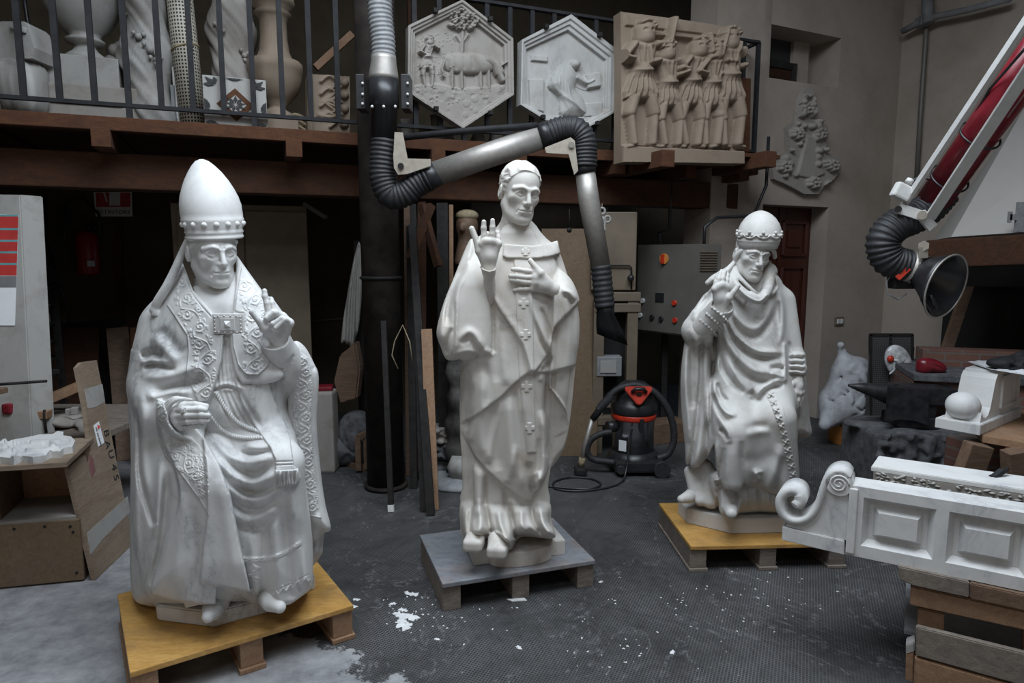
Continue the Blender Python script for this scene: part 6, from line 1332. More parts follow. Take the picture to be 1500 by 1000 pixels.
def foreground():
    A0 = at_z(1145, 792, .446); B0 = at_z(1500, 866, .446); x = (B0 - A0).normalized(); y = Vector((-x.y, x.x, 0)); n = -y
    pf = lambda u, v, e=0.0: at_plane(u, v, A0 + n * e, n); k_ = lambda p: ((p - A0).dot(x), p.z)
    T = empty('marble_bench_side', A0 + x * .5, label='white marble panel with scrolled end and two sunk fields, in the right foreground', cat='panel')
    L = 2.0; depth = y * .12
    F2 = lambda a, zz, b=0.0: Vector((A0.x, A0.y, 0)) + x * a + y * b + UP * zz
    # body with sunk fields
    z0 = .446; s1 = k_(pf(1243, 740))[0]; zt = k_(pf(1243, 710))[1]; fields = [(pf(1268, 722), pf(1369, 822)), (pf(1391, 746), pf(1510, 850))]
    zl, zh = pf(1262, 806).z - .0, pf(1270, 727).z + .0; e0 = k_(pf(1263, 760))[0]; e1 = k_(pf(1369, 780))[0]; e2 = k_(pf(1388, 780))[0]; wv = e1 - e0; cols = [(e0, e1), (e2, e2 + wv * 1.0), (e2 + wv + (e2 - e1), e2 + 2 * wv + (e2 - e1))]
    m = MB(); zl = z0 + (zt - z0) * .17; zh = z0 + (zt - z0) * .86
    def blk(a, b, c, d, b0=0.0, b1=.12): m.beam(F2(a, (c + d) / 2, (b0 + b1) / 2), F2(b, (c + d) / 2, (b0 + b1) / 2), b1 - b0, d - c, UP)
    blk(s1, L, z0, zl); blk(s1, L, zh, zt); px_ = s1
    for a, b in cols: blk(px_, a, zl, zh); px_ = b
    blk(px_, L, zl, zh); blk(s1, L, zl, zh, .035, .12); m.build('body', M['marble_new'], T)
    for a, b in cols:
        t = bmesh.new(); ins = .02; o_ = [(a, zl), (b, zl), (b, zh), (a, zh)]; i_ = [(a + ins, zl + ins), (b - ins, zl + ins), (b - ins, zh - ins), (a + ins, zh - ins)]
        V0 = [t.verts.new(F2(p, q, 0.0)) for p, q in o_]; V1 = [t.verts.new(F2(p, q, .034)) for p, q in i_]
        for k in range(4): t.faces.new((V0[k], V0[(k + 1) % 4], V1[(k + 1) % 4], V1[k]))
        mb = MB(); mb._add(t); mb.build('chamfer', M['marble_new'], T)
        i0 = .036; i1 = .054; mb = MB(); t = bmesh.new(); V0 = [t.verts.new(F2(p, q, .036)) for p, q in ((a + i0, zl + i0), (b - i0, zl + i0), (b - i0, zh - i0), (a + i0, zh - i0))]; V1 = [t.verts.new(F2(p, q, .006)) for p, q in ((a + i1, zl + i1), (b - i1, zl + i1), (b - i1, zh - i1), (a + i1, zh - i1))]
        for k in range(4): t.faces.new((V0[k], V0[(k + 1) % 4], V1[(k + 1) % 4], V1[k]))
        t.faces.new(V1); mb._add(t); mb.build('raised_field', M['marble_new'], T)
    # scrolled end
    P2 = lambda u, v: k_(pf(u, v)); out = spline([(1243, 806), (1200, 797), (1150, 788)], 4)[:, :2].tolist() if False else None
    base = [(1146, 771), (1237, 792), (1237, 813), (1145, 791)]; poly_slab([pf(*q) for q in base], depth, .003).build('foot_moulding', M['marble_new'], T)
    prof = [(1150, 770), (1155, 765), (1170, 763), (1185, 757), (1194, 746), (1200, 726), (1206, 708), (1212, 698), (1221, 692), (1232, 690.5), (1240, 694), (1243, 701), (1243, 792), (1200, 782)]
    q = [pf(u, v, -.008) for u, v in prof]; poly_slab(q, y * .1).build('scroll_plate', M['marble_new'], T)
    cap = MB(); c = pf(1229, 708); r = .048; cap.cyl(c - y * .004, c + y * .12, r, n=36); us_ = cap.build('upper_scroll', M['marble_new'], T)
    sp = MB(); pts = [c - y * .006 + (x * cos(a) + UP * sin(a)) * (.036 * (1 - a / 16)) for a in np.linspace(0, 14, 60)]; sp.tube(pts, .004, 6); sp.build('spiral', M['marble_new'], us_)
    lo = MB(); pts = []
    for u, v in spline([(1243, 700), (1236, 692), (1222, 692), (1211, 701), (1204, 720), (1197, 742), (1187, 756), (1174, 763), (1160, 763), (1149, 756), (1143, 744), (1143, 731), (1150, 722), (1161, 719), (1170, 724), (1172, 734), (1167, 741)], 5): pts.append(pf(float(u), float(v)))
    t = bmesh.new(); rows = []
    for i, p in enumerate(pts):
        th = .012 + .012 * (i / len(pts)) ** 2; d = (pts[min(i + 1, len(pts) - 1)] - pts[max(i - 1, 0)]).normalized(); nn = d.cross(y).normalized(); rows.append([t.verts.new(p + nn * s * th + y * b) for s, b in ((-1, -.004), (1, -.004), (1, .12), (-1, .12))])
    for a, b in zip(rows, rows[1:]):
        for k in range(4): t.faces.new((a[k], a[(k + 1) % 4], b[(k + 1) % 4], b[k])).smooth = True
    t.faces.new(rows[0]); t.faces.new(rows[-1]); lo._add(t); lo.build('scroll_band', M['marble_new'], T)
    MB().beam(F2(s1 + .0, (z0 + zt) / 2, -.0), F2(s1 + .03, (z0 + zt) / 2, .0), .02, zt - z0 - .02, UP, .004).build('pilaster', M['marble_new'], T)
    # second slab lying behind with a rough edge
    z1 = zt + .035; a0 = at_z(1287, 667, z1); a1 = at_z(1500, 697, z1); c0 = at_z(1276, 683, z1); dx = (a1 - a0).normalized(); S2 = empty('marble_slab', a0 + dx * .6, label='white marble slab with a rough-picked edge lying behind the scrolled panel', cat='slab')
    zb = z0; poly_slab([c0, c0 + dx * 1.5, a0 + dx * 1.5, a0], (0, 0, -.02), .003).build('slab', M['marble_new'], S2); nn = Vector((dx.y, -dx.x, 0)); rough = MB(); rg = random.Random(2)
    poly_slab([c0 - UP * .02 + dx * .01, c0 + dx * 1.5 - UP * .02, c0 + dx * 1.5 - UP * (z1 - zb - .001), c0 + dx * .01 - UP * (z1 - zb - .001)], -nn * .1).build('edge_block', M['plaster'], S2)
    for k in range(230): rough.sphere(c0 + dx * rg.uniform(.02, 1.3) - UP * rg.uniform(.022, .07) + nn * .001, (rg.uniform(.006, .016), .006, rg.uniform(.003, .006)), 6, (rg.uniform(-.5, .5), rg.uniform(-.8, .8), math.atan2(dx.y, dx.x)))
    rough.build('picked_edge', M['cast_white'], S2)
    cl = MB(); c = at_z(1462, 694, z1 + .01); cl.box(c, (.05, .02, .02), (0, -.5, .3), .003); cl.tube([c + Vector((-.03, 0, -.01)), c + Vector((.02, 0, .005)), c + Vector((.05, .02, .015))], .007, 8); o = cl.build('iron_cramp', M['iron_blue']); tag(o, 'small dark iron cramp lying on the rough-edged slab', 'cramp')
    # timber trestle under it
    TR = empty('timber_trestle', F2(.7, 0, .1), label='stack of old timbers and boards carrying the scrolled marble panel', cat='trestle'); G = lambda u, v, e=0.0: pf(u, v, e)
    def board(name, pts, e, dp, mat, bev=.004): poly_slab([G(u, v, e) for u, v in pts], y * dp, bev).build(name, mat, TR)
    board('top_plank', [(1315, 829), (1420, 853), (1420, 876), (1338, 858), (1317, 849)], .02, .5, M['wood_grey']); board('top_plank', [(1421, 854), (1560, 884), (1560, 908), (1421, 877)], .02, .5, M['wood_old'])
    board('rail', [(1334, 858), (1560, 908), (1560, 936), (1333, 886)], .0, .05, M['wood_raw']); board('post', [(1344, 890), (1383, 898), (1383, 1100), (1344, 1100)], -.03, .09, M['wood_raw']); board('post', [(1500, 920), (1560, 930), (1560, 1100), (1500, 1100)], -.03, .09, M['wood_raw'])
    board('crate_board', [(1342, 918), (1560, 972), (1560, 1022), (1341, 960)], .03, .03, M['wood_grey']); board('crate_board', [(1340, 963), (1560, 1026), (1560, 1085), (1338, 1016)], .03, .03, M['wood_raw']); board('crate_board', [(1337, 1020), (1560, 1090), (1560, 1150), (1336, 1075)], .03, .03, M['wood_old'])
    board('corner_post', [(1327, 958), (1339, 954), (1338, 1110), (1324, 1110)], .0, .06, M['wood_raw']); board('corner_cap', [(1327, 944), (1340, 940), (1340, 955), (1327, 959)], .0, .06, M['cast_white'])
    o = MB().box(F2(1.2, .14, .55), (1.5, .9, .02), (0, 0, math.atan2(x.y, x.x)), .003); pn = o.build('dusty_board', M['hose_grey']); tag(pn, 'grey dusty board lying low between the trestle timbers', 'board')
    # dust and chips on the floor
    rg = random.Random(12); ch = MB()
    def splat(p, r, n=26):
        a0, a1, a2 = (rg.random() * 6 for _ in range(3)); ch.lathe([(r, 0), (r * .85, .0015), (r * .3, .0035)], p, n, mod=lambda a, zz: max(.25, 1 + .35 * cos(2 * a + a0) + .22 * cos(5 * a + a1) + .2 * cos(9 * a + a2)))
    for u, v, r in ((588, 912, .032), (600, 903, .034), (584, 900, .024), (596, 917, .026), (590, 893, .018), (575, 884, .013), (605, 870, .022), (596, 868, .014), (522, 878, .014), (516, 888, .018), (640, 936, .010), (760, 948, .012), (985, 955, .012), (880, 852, .010)): splat(at_z(u, v, .0006), r)
    for (u0, v0, du, dv, k) in ((595, 895, 30, 24, 40), (680, 900, 80, 40, 26), (900, 940, 150, 50, 40), (1110, 870, 130, 40, 34), (1000, 880, 120, 30, 16)):
        for _ in range(k): splat(at_z(u0 + rg.gauss(0, .6) * du, v0 + rg.gauss(0, .6) * dv, .0004), rg.uniform(.0015, .0055), 8)
    o = ch.build('plaster_dust', M['chalk']); tag(o, 'scattered white plaster splashes and dust on the dark floor', 'dust', kind='stuff')
    o = poly_slab([at_z(742, 877, .006), at_z(768, 875, .006), at_z(772, 879, .006), at_z(750, 880, .006)], (0, 0, -.004)).build('plaster_chip', M['chalk']); tag(o, 'flat white plaster chip beside the grey pallet', 'chip')
# ---------------------------------------------------------------- statue on the left: seated figure in a tall pointed tiara
def statue_left():
    Y0 = 2.70; mt = M['marble_left']
    root = empty('marble_statue', at_z(330, 880, .15), label='seated white marble figure in a tall pointed tiara, one finger raised, largest of the statues', cat='statue', group='marble statues on pallets')
    def part(name, me, par=None): return world_part(name, me, mt, par or root)
    B = Sculpt((185, 372, 495, 912), Y0, -.36, .48, .0052)
    # torso, lap, skirts
    B.puff([(262, 398), (290, 384), (350, 384), (384, 424), (414, 478), (428, 520), (424, 580), (405, 640), (300, 655), (208, 620), (204, 530), (214, 490), (235, 440)], [(400, -.07), (500, -.03), (640, .0)], [(384, .09), (450, .16), (640, .20)], 62, .02)
    B.puff([(206, 560), (300, 600), (424, 600), (446, 680), (457, 780), (458, 862), (420, 886), (390, 891), (320, 889), (262, 890), (215, 884), (199, 868), (196, 800), (198, 680)], [(560, -.04), (640, .0), (700, .05), (890, .06)], [(560, .16), (660, .19), (720, .22), (890, .24)], 74, .05)
    B.pc([(300, 640, .02), (330, 700, .23), (318, 790, .24), (306, 880, .24)], [.1, .085, .07, .07], .06)
    B.pc([(365, 625, .02), (412, 678, .25), (418, 770, .22), (420, 860, .2)], [.1, .088, .075, .075], .06)
    # arms
    B.pc([(243, 478, -.06), (230, 560, -.01), (238, 596, .12)], [.085, .092, .08], .05)
    B.pc([(390, 470, -.06), (434, 552, .0)], [.085, .07], .05)
    B.floor(.19)
    F = Raster((180, 360, 500, 910), 1.0)
    g = lambda pts, r, h, **k: F.stroke(pts, r, h, **k)
    # shoulder and sleeve folds of the mantle
    g([(207, 524), (222, 517), (240, 523)], 6, -.026); g([(210, 537), (232, 535), (258, 541)], 4.5, -.024)
    g([(204, 531), (225, 529), (250, 533)], 4, .010); g([(206, 550), (240, 552), (275, 542), (300, 536)], 7, .014)
    g([(222, 578), (250, 566), (285, 560), (300, 552)], 6, -.022); g([(214, 582), (240, 576), (280, 574)], 6, .016)
    g([(236, 480), (252, 500), (268, 520)], 8, -.012); g([(222, 490), (240, 510), (258, 530)], 7, .010)
    # left fall of the mantle
    g([(202, 580), (203, 640), (205, 700), (222, 760), (226, 770)], 4, -.022); g([(212, 590), (208, 660), (216, 730)], 8, .016)
    g([(246, 690), (243, 740), (236, 800), (222, 860)], 6, -.03); g([(235, 660), (232, 730), (228, 790)], 6, .016)
    g([(200, 620), (199, 720), (202, 820)], 5, .012)
    F.poly([(231, 590), (236, 640), (257, 690), (262, 740), (240, 800), (222, 863), (230, 872), (262, 880), (330, 885), (392, 870), (396, 800), (380, 730), (340, 680), (300, 640), (262, 600)], .034, 2.5, n=4)
    F.poly([(297, 640), (318, 672), (336, 722), (352, 800), (367, 866), (330, 858), (293, 854), (297, 805), (304, 752), (302, 700)], .022, 2.0, n=0)
    g([(322, 700), (336, 780), (346, 850)], 10, .010)
    g([(270, 720), (262, 790), (255, 870)], 9, .008); g([(285, 740), (287, 800), (280, 870)], 7, -.008)
    B2 = B.clone(); B2.carve(F, -.15)
    pad = [(185, 372), (262, 372), (268, 385), (283, 425), (313, 460), (316, 488), (329, 489), (325, 530), (315, 566), (306, 590), (299, 640), (312, 662), (322, 682), (338, 724), (353, 800), (367, 867), (330, 859), (318, 858), (316, 884), (290, 886), (262, 893), (205, 890), (180, 870)]
    cope = B2.only(pad, .016, rim=.010)
    cope.pc([(236, 585, .09), (250, 610, .15), (262, 610, .18)], [.075, .066, .058], .03)
    cope.pe((262, 611, .25), (.055, .05, .048), .008, 'sub')
    for q in range(3): cope.pc([(280 - q * 3, 586 - q, .24 - q * .012), (262 - q * 4, 584 - q, .28 - q * .016), (248 - q * 4, 595, .285 - q * .016), (244 - q * 3.6, 612, .28 - q * .014), (251 - q * 3, 627 + q, .275 - q * .012), (265 - q * 2, 638 + q, .265 - q * .012), (284, 646 + q, .235 - q * .01)], .0075 - q * .001, .004, n=4)
    mantle = part('mantle', cope.mesh('mantle'))
    # band along the front edge and the embroidered fold over the forearm
    D = Raster((190, 370, 490, 790), .5)
    b1 = [(271, 380), (284, 424), (313, 461), (315, 487), (328, 490), (324, 530), (314, 566), (305, 588), (290, 590), (277, 560), (272, 545), (275, 515), (273, 491), (258, 468), (244, 447), (257, 425)]
    scrollwork(D, [(272, 400), (271, 440), (292, 488), (300, 530), (297, 585)], 17, 1.0, 1.0, 1.25)
    D.stroke([(270, 378), (284, 422), (313, 459)], 1.6, 1.5, 'max', False, 6); D.stroke([(266, 384), (280, 428), (309, 464)], 1.0, -.8, 'add', False, 6)
    D.stroke([(326, 490), (322, 530), (312, 566), (304, 588)], 1.4, 1.0, 'max', False, 6); D.stroke([(244, 447), (258, 468), (273, 492), (275, 515), (272, 545), (278, 562)], 1.8, 1.6, 'max', False, 6)
    part('embroidered_band', cope.sheet('band', b1, .006, D, .0042, .7), mantle)
    b2 = [(229, 584), (238, 582), (243, 600), (252, 624), (266, 636), (280, 640), (293, 652), (306, 672), (308, 700), (306, 756), (290, 730), (262, 692), (241, 668), (232, 645), (228, 612)]
    scrollwork(D, [(233, 580), (238, 622), (262, 668), (296, 700)], 15, 1.0, 1.0, 1.3, 3)
    scrollwork(D, [(262, 650), (290, 672), (300, 730)], 8, .9, 1.0, 1.5, 4)
    D.stroke([(228, 576), (228, 612), (232, 645), (241, 668), (262, 692), (290, 730), (305, 754)], 1.5, 1.6, 'max', False, 6)
    part('embroidered_fold', cope.sheet('fold', b2, .007, D, .0042, .7), mantle)
    # alb with swags between the knees
    G = Raster((290, 440, 480, 905), 1.0); g = lambda pts, r, h, **k: G.stroke(pts, r, h, **k)
    for i, (a, h) in enumerate((([(308, 634), (330, 664), (366, 678), (404, 664)], .018), ([(312, 660), (338, 695), (374, 708), (414, 690)], .022), ([(330, 704), (352, 728), (384, 730), (416, 706)], .018), ([(340, 748), (360, 762), (386, 756), (404, 738)], .012))):
        g(a, 8, h); g([(x + 3, y + 14) for x, y in a], 6, -h * .9)
    g([(360, 655), (385, 655), (400, 648)], 5, .012); g([(350, 663), (378, 664), (398, 660)], 3.5, -.012)
    for a, r, h in (([(424, 700), (436, 780), (446, 850)], 8, .018), ([(398, 730), (404, 800), (410, 880)], 8, .016), ([(414, 720), (420, 800), (428, 870)], 6, -.018), ([(388, 750), (388, 810), (384, 884)], 6, -.014), ([(362, 760), (372, 820), (376, 884)], 7, .010), ([(436, 760), (440, 800), (440, 860)], 5, -.012)): g(a, r, h, taper='start')
    for q in range(6): g([(319 + q * 5.5, 500 + 9 * abs(q - 2)), (318 + q * 6, 535), (320 + q * 6.5, 566)], 1.9, -.010, taper=False)
    G.stroke([(316, 566), (332, 562), (352, 568)], 2.2, .010, taper=False); G.stroke([(316, 571), (333, 567), (352, 573)], 1.8, -.012, taper=False)
    for q in range(5): g([(322 + q * 7, 574), (330 + q * 9, 600), (348 + q * 9, 628)], 2.6, -.011, taper='end')
    for d in (0, 3.5): G.stroke([(350, 818 + d), (390, 817 + d), (414, 810 + d), (440, 794 + d)], 1.3, .008, taper=False)
    G.poly([(330, 880), (392, 891), (425, 884), (460, 860), (455, 866), (424, 892), (390, 900), (330, 900)], -.012, 3)
    R3 = B.clone(); R3.carve(G, -.05)
    alb = R3.only([(282, 420), (352, 395), (380, 440), (440, 520), (450, 640), (448, 700), (460, 780), (458, 863), (424, 887), (392, 893), (356, 886), (318, 893), (300, 888), (292, 800), (290, 560), (300, 470)], 0.0, rim=.008)
    albo = part('alb', alb.mesh('alb'))
    ro = MB()
    for cord in ([(316, 574), (330, 597), (350, 619), (384, 634)], [(303, 603), (325, 629), (350, 640), (386, 641)]): ro.rope(alb.trace(cord, .002), .0085, .022)
    part('rope_girdle', ro.mesh('rope'))
    D2 = Raster((340, 780, 470, 900), .5)
    for q in range(7):
        x = 386 + q * 11; y = 876 - q * 4.6
        D2.stroke([(x - 5, y - 4), (x, y + 3), (x + 6, y - 6)], 1.1, 1, 'max', False, 5)
    D2.stroke([(386, 868), (412, 861), (452, 841)], .8, -.8, 'add', False, 5)
    for q in range(9):
        a = q * .7; D2.stroke([(371 + 1.5 * (q % 2), 826 + q * 5), (371 + 7 * sin(a * 2.2), 828 + q * 5), (374 + 6 * cos(a * 3), 832 + q * 5)], 1.1, 1, 'max', False, 4)
    part('hem_embroidery', alb.sheet('hem', [(360, 822), (390, 822), (415, 816), (442, 800), (456, 850), (424, 880), (392, 887), (364, 880)], .002, D2, .006, .7), albo)
    st = [(343, 556), (364, 562), (394, 556), (402, 586), (414, 606), (425, 640), (431, 682), (436, 688), (403, 691), (402, 672), (394, 654), (374, 627), (358, 600), (350, 580)]
    D3 = Raster((340, 550, 440, 720), .5)
    for d in (0, 5): D3.stroke([(404, 681 - d), (432, 680 - d)], .9, -1.2, 'add', False, 4)
    stole = part('stole', alb.sheet('stole', st, .014, D3, .004, .8, blur=8))
    D4 = Raster((395, 680, 445, 720), .5)
    for q in range(9): D4.stroke([(405 + q * 4, 688), (404 + q * 4.1 + 1.5 * sin(q * 2), 700), (405 + q * 4, 712)], 1.5, 2.6, 'max', False, 5)
    part('stole_fringe', alb.sheet('fringe', [(402, 688), (437, 686), (441, 700), (437, 710), (404, 713)], .018, D4, .006, .7, blur=5), stole)
    # right front of the mantle over the chest and the end that falls from the raised arm
    C2 = B.only([(346, 372), (362, 395), (386, 428), (402, 440), (418, 462), (424, 500), (424, 540), (398, 556), (378, 563), (354, 562), (344, 546), (338, 515), (336, 488), (341, 455), (346, 415)], .022, rim=.012)
    C2.pe((392, 548, .16), (.06, .03, .03), .03)
    mf = part('mantle_front', C2.mesh('front'))
    b3 = [(354, 388), (366, 402), (386, 430), (402, 446), (414, 462), (400, 500), (394, 536), (378, 550), (360, 549), (348, 535), (341, 508), (340, 488), (357, 487), (357, 460), (343, 455), (349, 415)]
    scrollwork(D, [(358, 405), (372, 450), (372, 500), (370, 545)], 17, 1.0, 1.0, 1.25, 5)
    D.stroke([(352, 392), (348, 420), (342, 452)], 1.6, 1.5, 'max', False, 6); D.stroke([(340, 492), (342, 512), (350, 536), (362, 547), (378, 548), (392, 536)], 1.6, 1.5, 'max', False, 6)
    part('embroidered_front', C2.sheet('band', b3, .006, D, .0042, .7), mf)
    A = Sculpt((370, 470, 500, 830), Y0, -.3, .32, .0048)
    A.puff([(430, 500), (446, 507), (460, 532), (467, 554), (464, 620), (471, 700), (477, 740), (484, 777), (458, 772), (432, 764), (426, 700), (420, 640), (422, 580), (424, 530)], [(500, .06), (560, .05), (780, -.02)], [(500, .055), (560, .06), (780, .10)], 26, .01, n=4, pn=2.5)
    A.puff([(432, 740), (474, 744), (473, 800), (471, 812), (457, 830), (440, 836)], -.06, .09, 20, .02, n=3)
    A.carve(Raster((420, 500, 490, 830), 1).stroke([(458, 540), (457, 620), (466, 750)], 3, -.004, taper=False).stroke([(442, 720), (446, 750), (448, 768)], 6, -.012).stroke([(462, 790), (452, 810), (448, 830)], 4, -.01), -.05)
    slv = part('hanging_sleeve', A.mesh('sleeve'))
    scrollwork(D, [(445, 520), (444, 580), (446, 640), (450, 700), (455, 750)], 14, 1.0, 1.0, 1.15, 6)
    D.stroke([(434, 752), (470, 758)], 1.3, 1.3, 'max', False, 3)
    part('embroidered_sleeve', A.sheet('band', [(437, 512), (452, 524), (459, 552), (456, 620), (463, 700), (471, 760), (434, 752), (430, 690), (428, 600), (430, 540)], .005, D, .0042, .7), slv)
    H = Sculpt((370, 470, 460, 600), Y0, -.2, .34, .004)
    H.pc([(436, 556, .03), (424, 532, .09), (409, 509, .15), (404, 500, .17)], [.068, .064, .058, .058], .03)
    H.pe((400, 492, .205), (.058, .052, .05), .006, 'sub')
    for q in range(4): H.carve(Raster((380, 500, 450, 600), 1).stroke([(402 + q * 2, 556 - q * 7), (416 + q * 2, 552 - q * 7), (428 + q, 540 - q * 7)], 2.2, -.007), 0)
    part('cuff', H.mesh('cuff'))
    # hands
    wl = .19
    L = sculpt_hand(B, (410, 506, .15), [(394, 462, wl + .01), (402, 460, wl - .015), (413, 464, wl), (424, 473, wl)],
        [[(391, 444, wl + .01), (388, 434, wl + .008), (387.5, 426, wl + .005)], [(398, 444, wl - .02), (397, 438, wl - .025)], [(403, 458, wl + .04), (391, 466, wl + .045), (389, 468, wl + .03)], [(413, 466, wl + .04), (400, 474, wl + .05), (397, 478, wl + .035)]],
        [(388, 480, wl + .03), (378, 468, wl + .045), (369, 457, wl + .05)], .019, .0115)
    L.cap([B.P(424, 472, wl), B.P(417, 468, wl + .04), B.P(404, 480, wl + .05)], .010, .004)
    part('raised_hand', L.mesh('hand'))
    wr = .27
    Rh = sculpt_hand(B, (252, 608, wr - .06), [(258, 600, wr), (257, 609, wr), (260, 618, wr), (265, 625, wr - .01)],
        [[(274, 600, wr + .025), (292, 599, wr + .03), (301, 600, wr + .02)], [(273, 608, wr + .03), (294, 607, wr + .03), (305, 608, wr + .018)], [(275, 617, wr + .028), (294, 615.5, wr + .025), (304, 616, wr + .015)], [(278, 625, wr + .018), (292, 624, wr + .018), (299, 624, wr + .008)]],
        [(268, 594, wr), (286, 592, wr + .012), (302, 595, wr + .01)], .0165, .0108)
    rh = part('resting_hand', Rh.mesh('hand'))
    rg = MB(); c = Vector(B.P(269, 600.5, wr + .033)); rg.box(c, (.024, .012, .024), bev=.003); rg.box(c + Vector((0, -.007, 0)), (.014, .006, .014), bev=.002); rg.tube([Vector(B.P(269, 600.5, wr + .018)) + Vector((0, .0125 * cos(a), .0125 * sin(a))) for a in np.linspace(0, 2 * pi, 17)[:-1]], .003, 6, closed=True); part('ring', rg.mesh('ring'), rh)
    # clasp
    cw = B.hit(np.array([335.]), np.array([474.]))[0] - .022; c = at_y(336, 474, float(cw)); mb = MB(); s = .0028
    mb.box(c, (42 * s, .026, 28 * s), bev=.003); mb.box(c + Vector((0, -.012, 0)), (36 * s, .008, 22 * s), bev=.002); mb.box(c + Vector((0, -.015, 0)), (20 * s, .008, 17 * s), bev=.002)
    gem = MB(); t = bmesh.new(); bmesh.ops.create_cone(t, segments=4, radius1=.024, radius2=0, depth=.022, cap_ends=True); gem._add(t, c + Vector((0, -.024, 0)), Matrix.Rotation(pi / 2, 3, 'X') @ Matrix.Rotation(pi / 4, 3, 'Z'))
    for k in range(18):
        a = k / 18 * 2 * pi; x = max(-1, min(1, 1.4 * cos(a))); z = max(-1, min(1, 1.4 * sin(a))); mb.sphere(c + Vector((x * 18 * s, -.0155, z * 11.5 * s)), .0035, 8)
    cl = part('clasp', mb.mesh('clasp')); part('clasp_stone', gem.mesh('stone'), cl)
    # head, collar, tiara, ribbon
    hc = at_y(311, 368, Y0 - .02); T = frame(hc, 43, 6, -1, 1.07)
    hd = sculpt_head(hair='fringe', old=1, h=.002, lean=1.0, cut=.079)
    part('head', hd.mesh('head', np_tf(T)))
    K = Sculpt((262, 340, 380, 500), Y0, -.2, .2, .004)
    K.pc([(312, 425, -.03), (318, 455, -.01), (320, 480, .02)], [.072, .085, .10], .03)
    K.carve(Raster((270, 380, 370, 480), 1).stroke([(286, 408), (305, 432), (325, 442), (342, 425), (348, 405)], 3, .012, taper=False).stroke([(290, 402), (306, 422), (325, 430), (340, 418)], 3, -.010, taper=False).dot((325, 447), 2, .006), -.05)
    part('collar', K.mesh('collar'))
    mi = MB(); s = .00276; ax = []
    pts = [(349, 314.5, 38.5), (346, 314.5, 39.6), (344.5, 314.4, 38.2), (341, 314.2, 38.3), (339, 314, 39.8), (337, 313.9, 38.5), (334, 313.6, 39), (330, 313, 40.6), (324, 312, 41.4), (321, 311.6, 42.4), (319, 311.2, 41.3), (312, 310, 41.8), (300, 308.5, 41.4), (288, 306.6, 39), (276, 304.6, 34.8), (264, 302.4, 29.5), (252, 300, 22.5), (242, 297.5, 15), (236, 296, 9), (233.4, 295.4, 3.5), (233, 295.2, .3)]
    def axis(v, u): return at_y(u, v, Y0 - .022 + (349 - v) * s * .10)
    bmv = mi.bm; rings = []
    for v, u, r in pts:
        c = axis(v, u); rings.append([bmv.verts.new(c + Vector((cos(2 * pi * k / 48) * r * s, sin(2 * pi * k / 48) * r * s * 1.0, -sin(2 * pi * k / 48) * r * s * -.10))) for k in range(48)])
    for a, b in zip(rings, rings[1:]):
        for k in range(48): bmv.faces.new((a[k], a[(k + 1) % 48], b[(k + 1) % 48], b[k])).smooth = True
    bmv.faces.new(rings[0][::-1]); bmv.faces.new(rings[-1])
    st_ = MB(); c = axis(327.5, 312.6)
    for k in range(16):
        a = 2 * pi * (k + .3) / 16; st_.sphere(c + Vector((cos(a) * 40.2 * s, sin(a) * 40.2 * s, sin(a) * 40.2 * s * .1)), .0115, 12)
    ti = part('tiara', mi.mesh('tiara')); part('band_studs', st_.mesh('studs'), ti)
    rb = Sculpt((215, 335, 300, 475), Y0, -.2, .2, .003)
    rb.pc([(276, 350, .02), (266, 372, .01), (256, 396, .03), (244, 420, .05), (232, 440, .05), (228, 450, .045)], [.012, .014, .016, .017, .018, .017], .01, n=4)
    rb.pc([(226, 454, .045), (231, 458, .045)], .018, .006)
    for q in range(3): rb.pe((224.5 + q * 3.4, 460 + q * .6, .055), (.006, .008, .009), .004)
    part('ribbon', rb.mesh('ribbon'))
    # shoes, plinth
    sh = Sculpt((270, 850, 340, 925), Y0, .1, .46, .004); sh.pc([(318, 880, .22), (312, 893, .30), (305, 903, .35)], [.05, .04, .023], .02); part('shoe', sh.mesh('shoe'))
    sh = Sculpt((370, 840, 430, 912), Y0, .0, .46, .004); sh.pc([(392, 868, .18), (398, 880, .26), (410, 889, .30)], [.05, .04, .023], .02); part('shoe', sh.mesh('shoe'))
    z0 = .15; f = [at_z(231, 909, z0), at_z(312, 919, z0), at_z(390, 898, z0), at_z(462, 862, z0), at_z(440, 822, z0), at_z(330, 815, z0), at_z(222, 862, z0)]
    part('plinth', MB().prism([(p.x, p.y) for p in f], (0, 0, z0), (1, 0, 0), (0, 1, 0), (0, 0, .065), .006).mesh('plinth'))
    return root
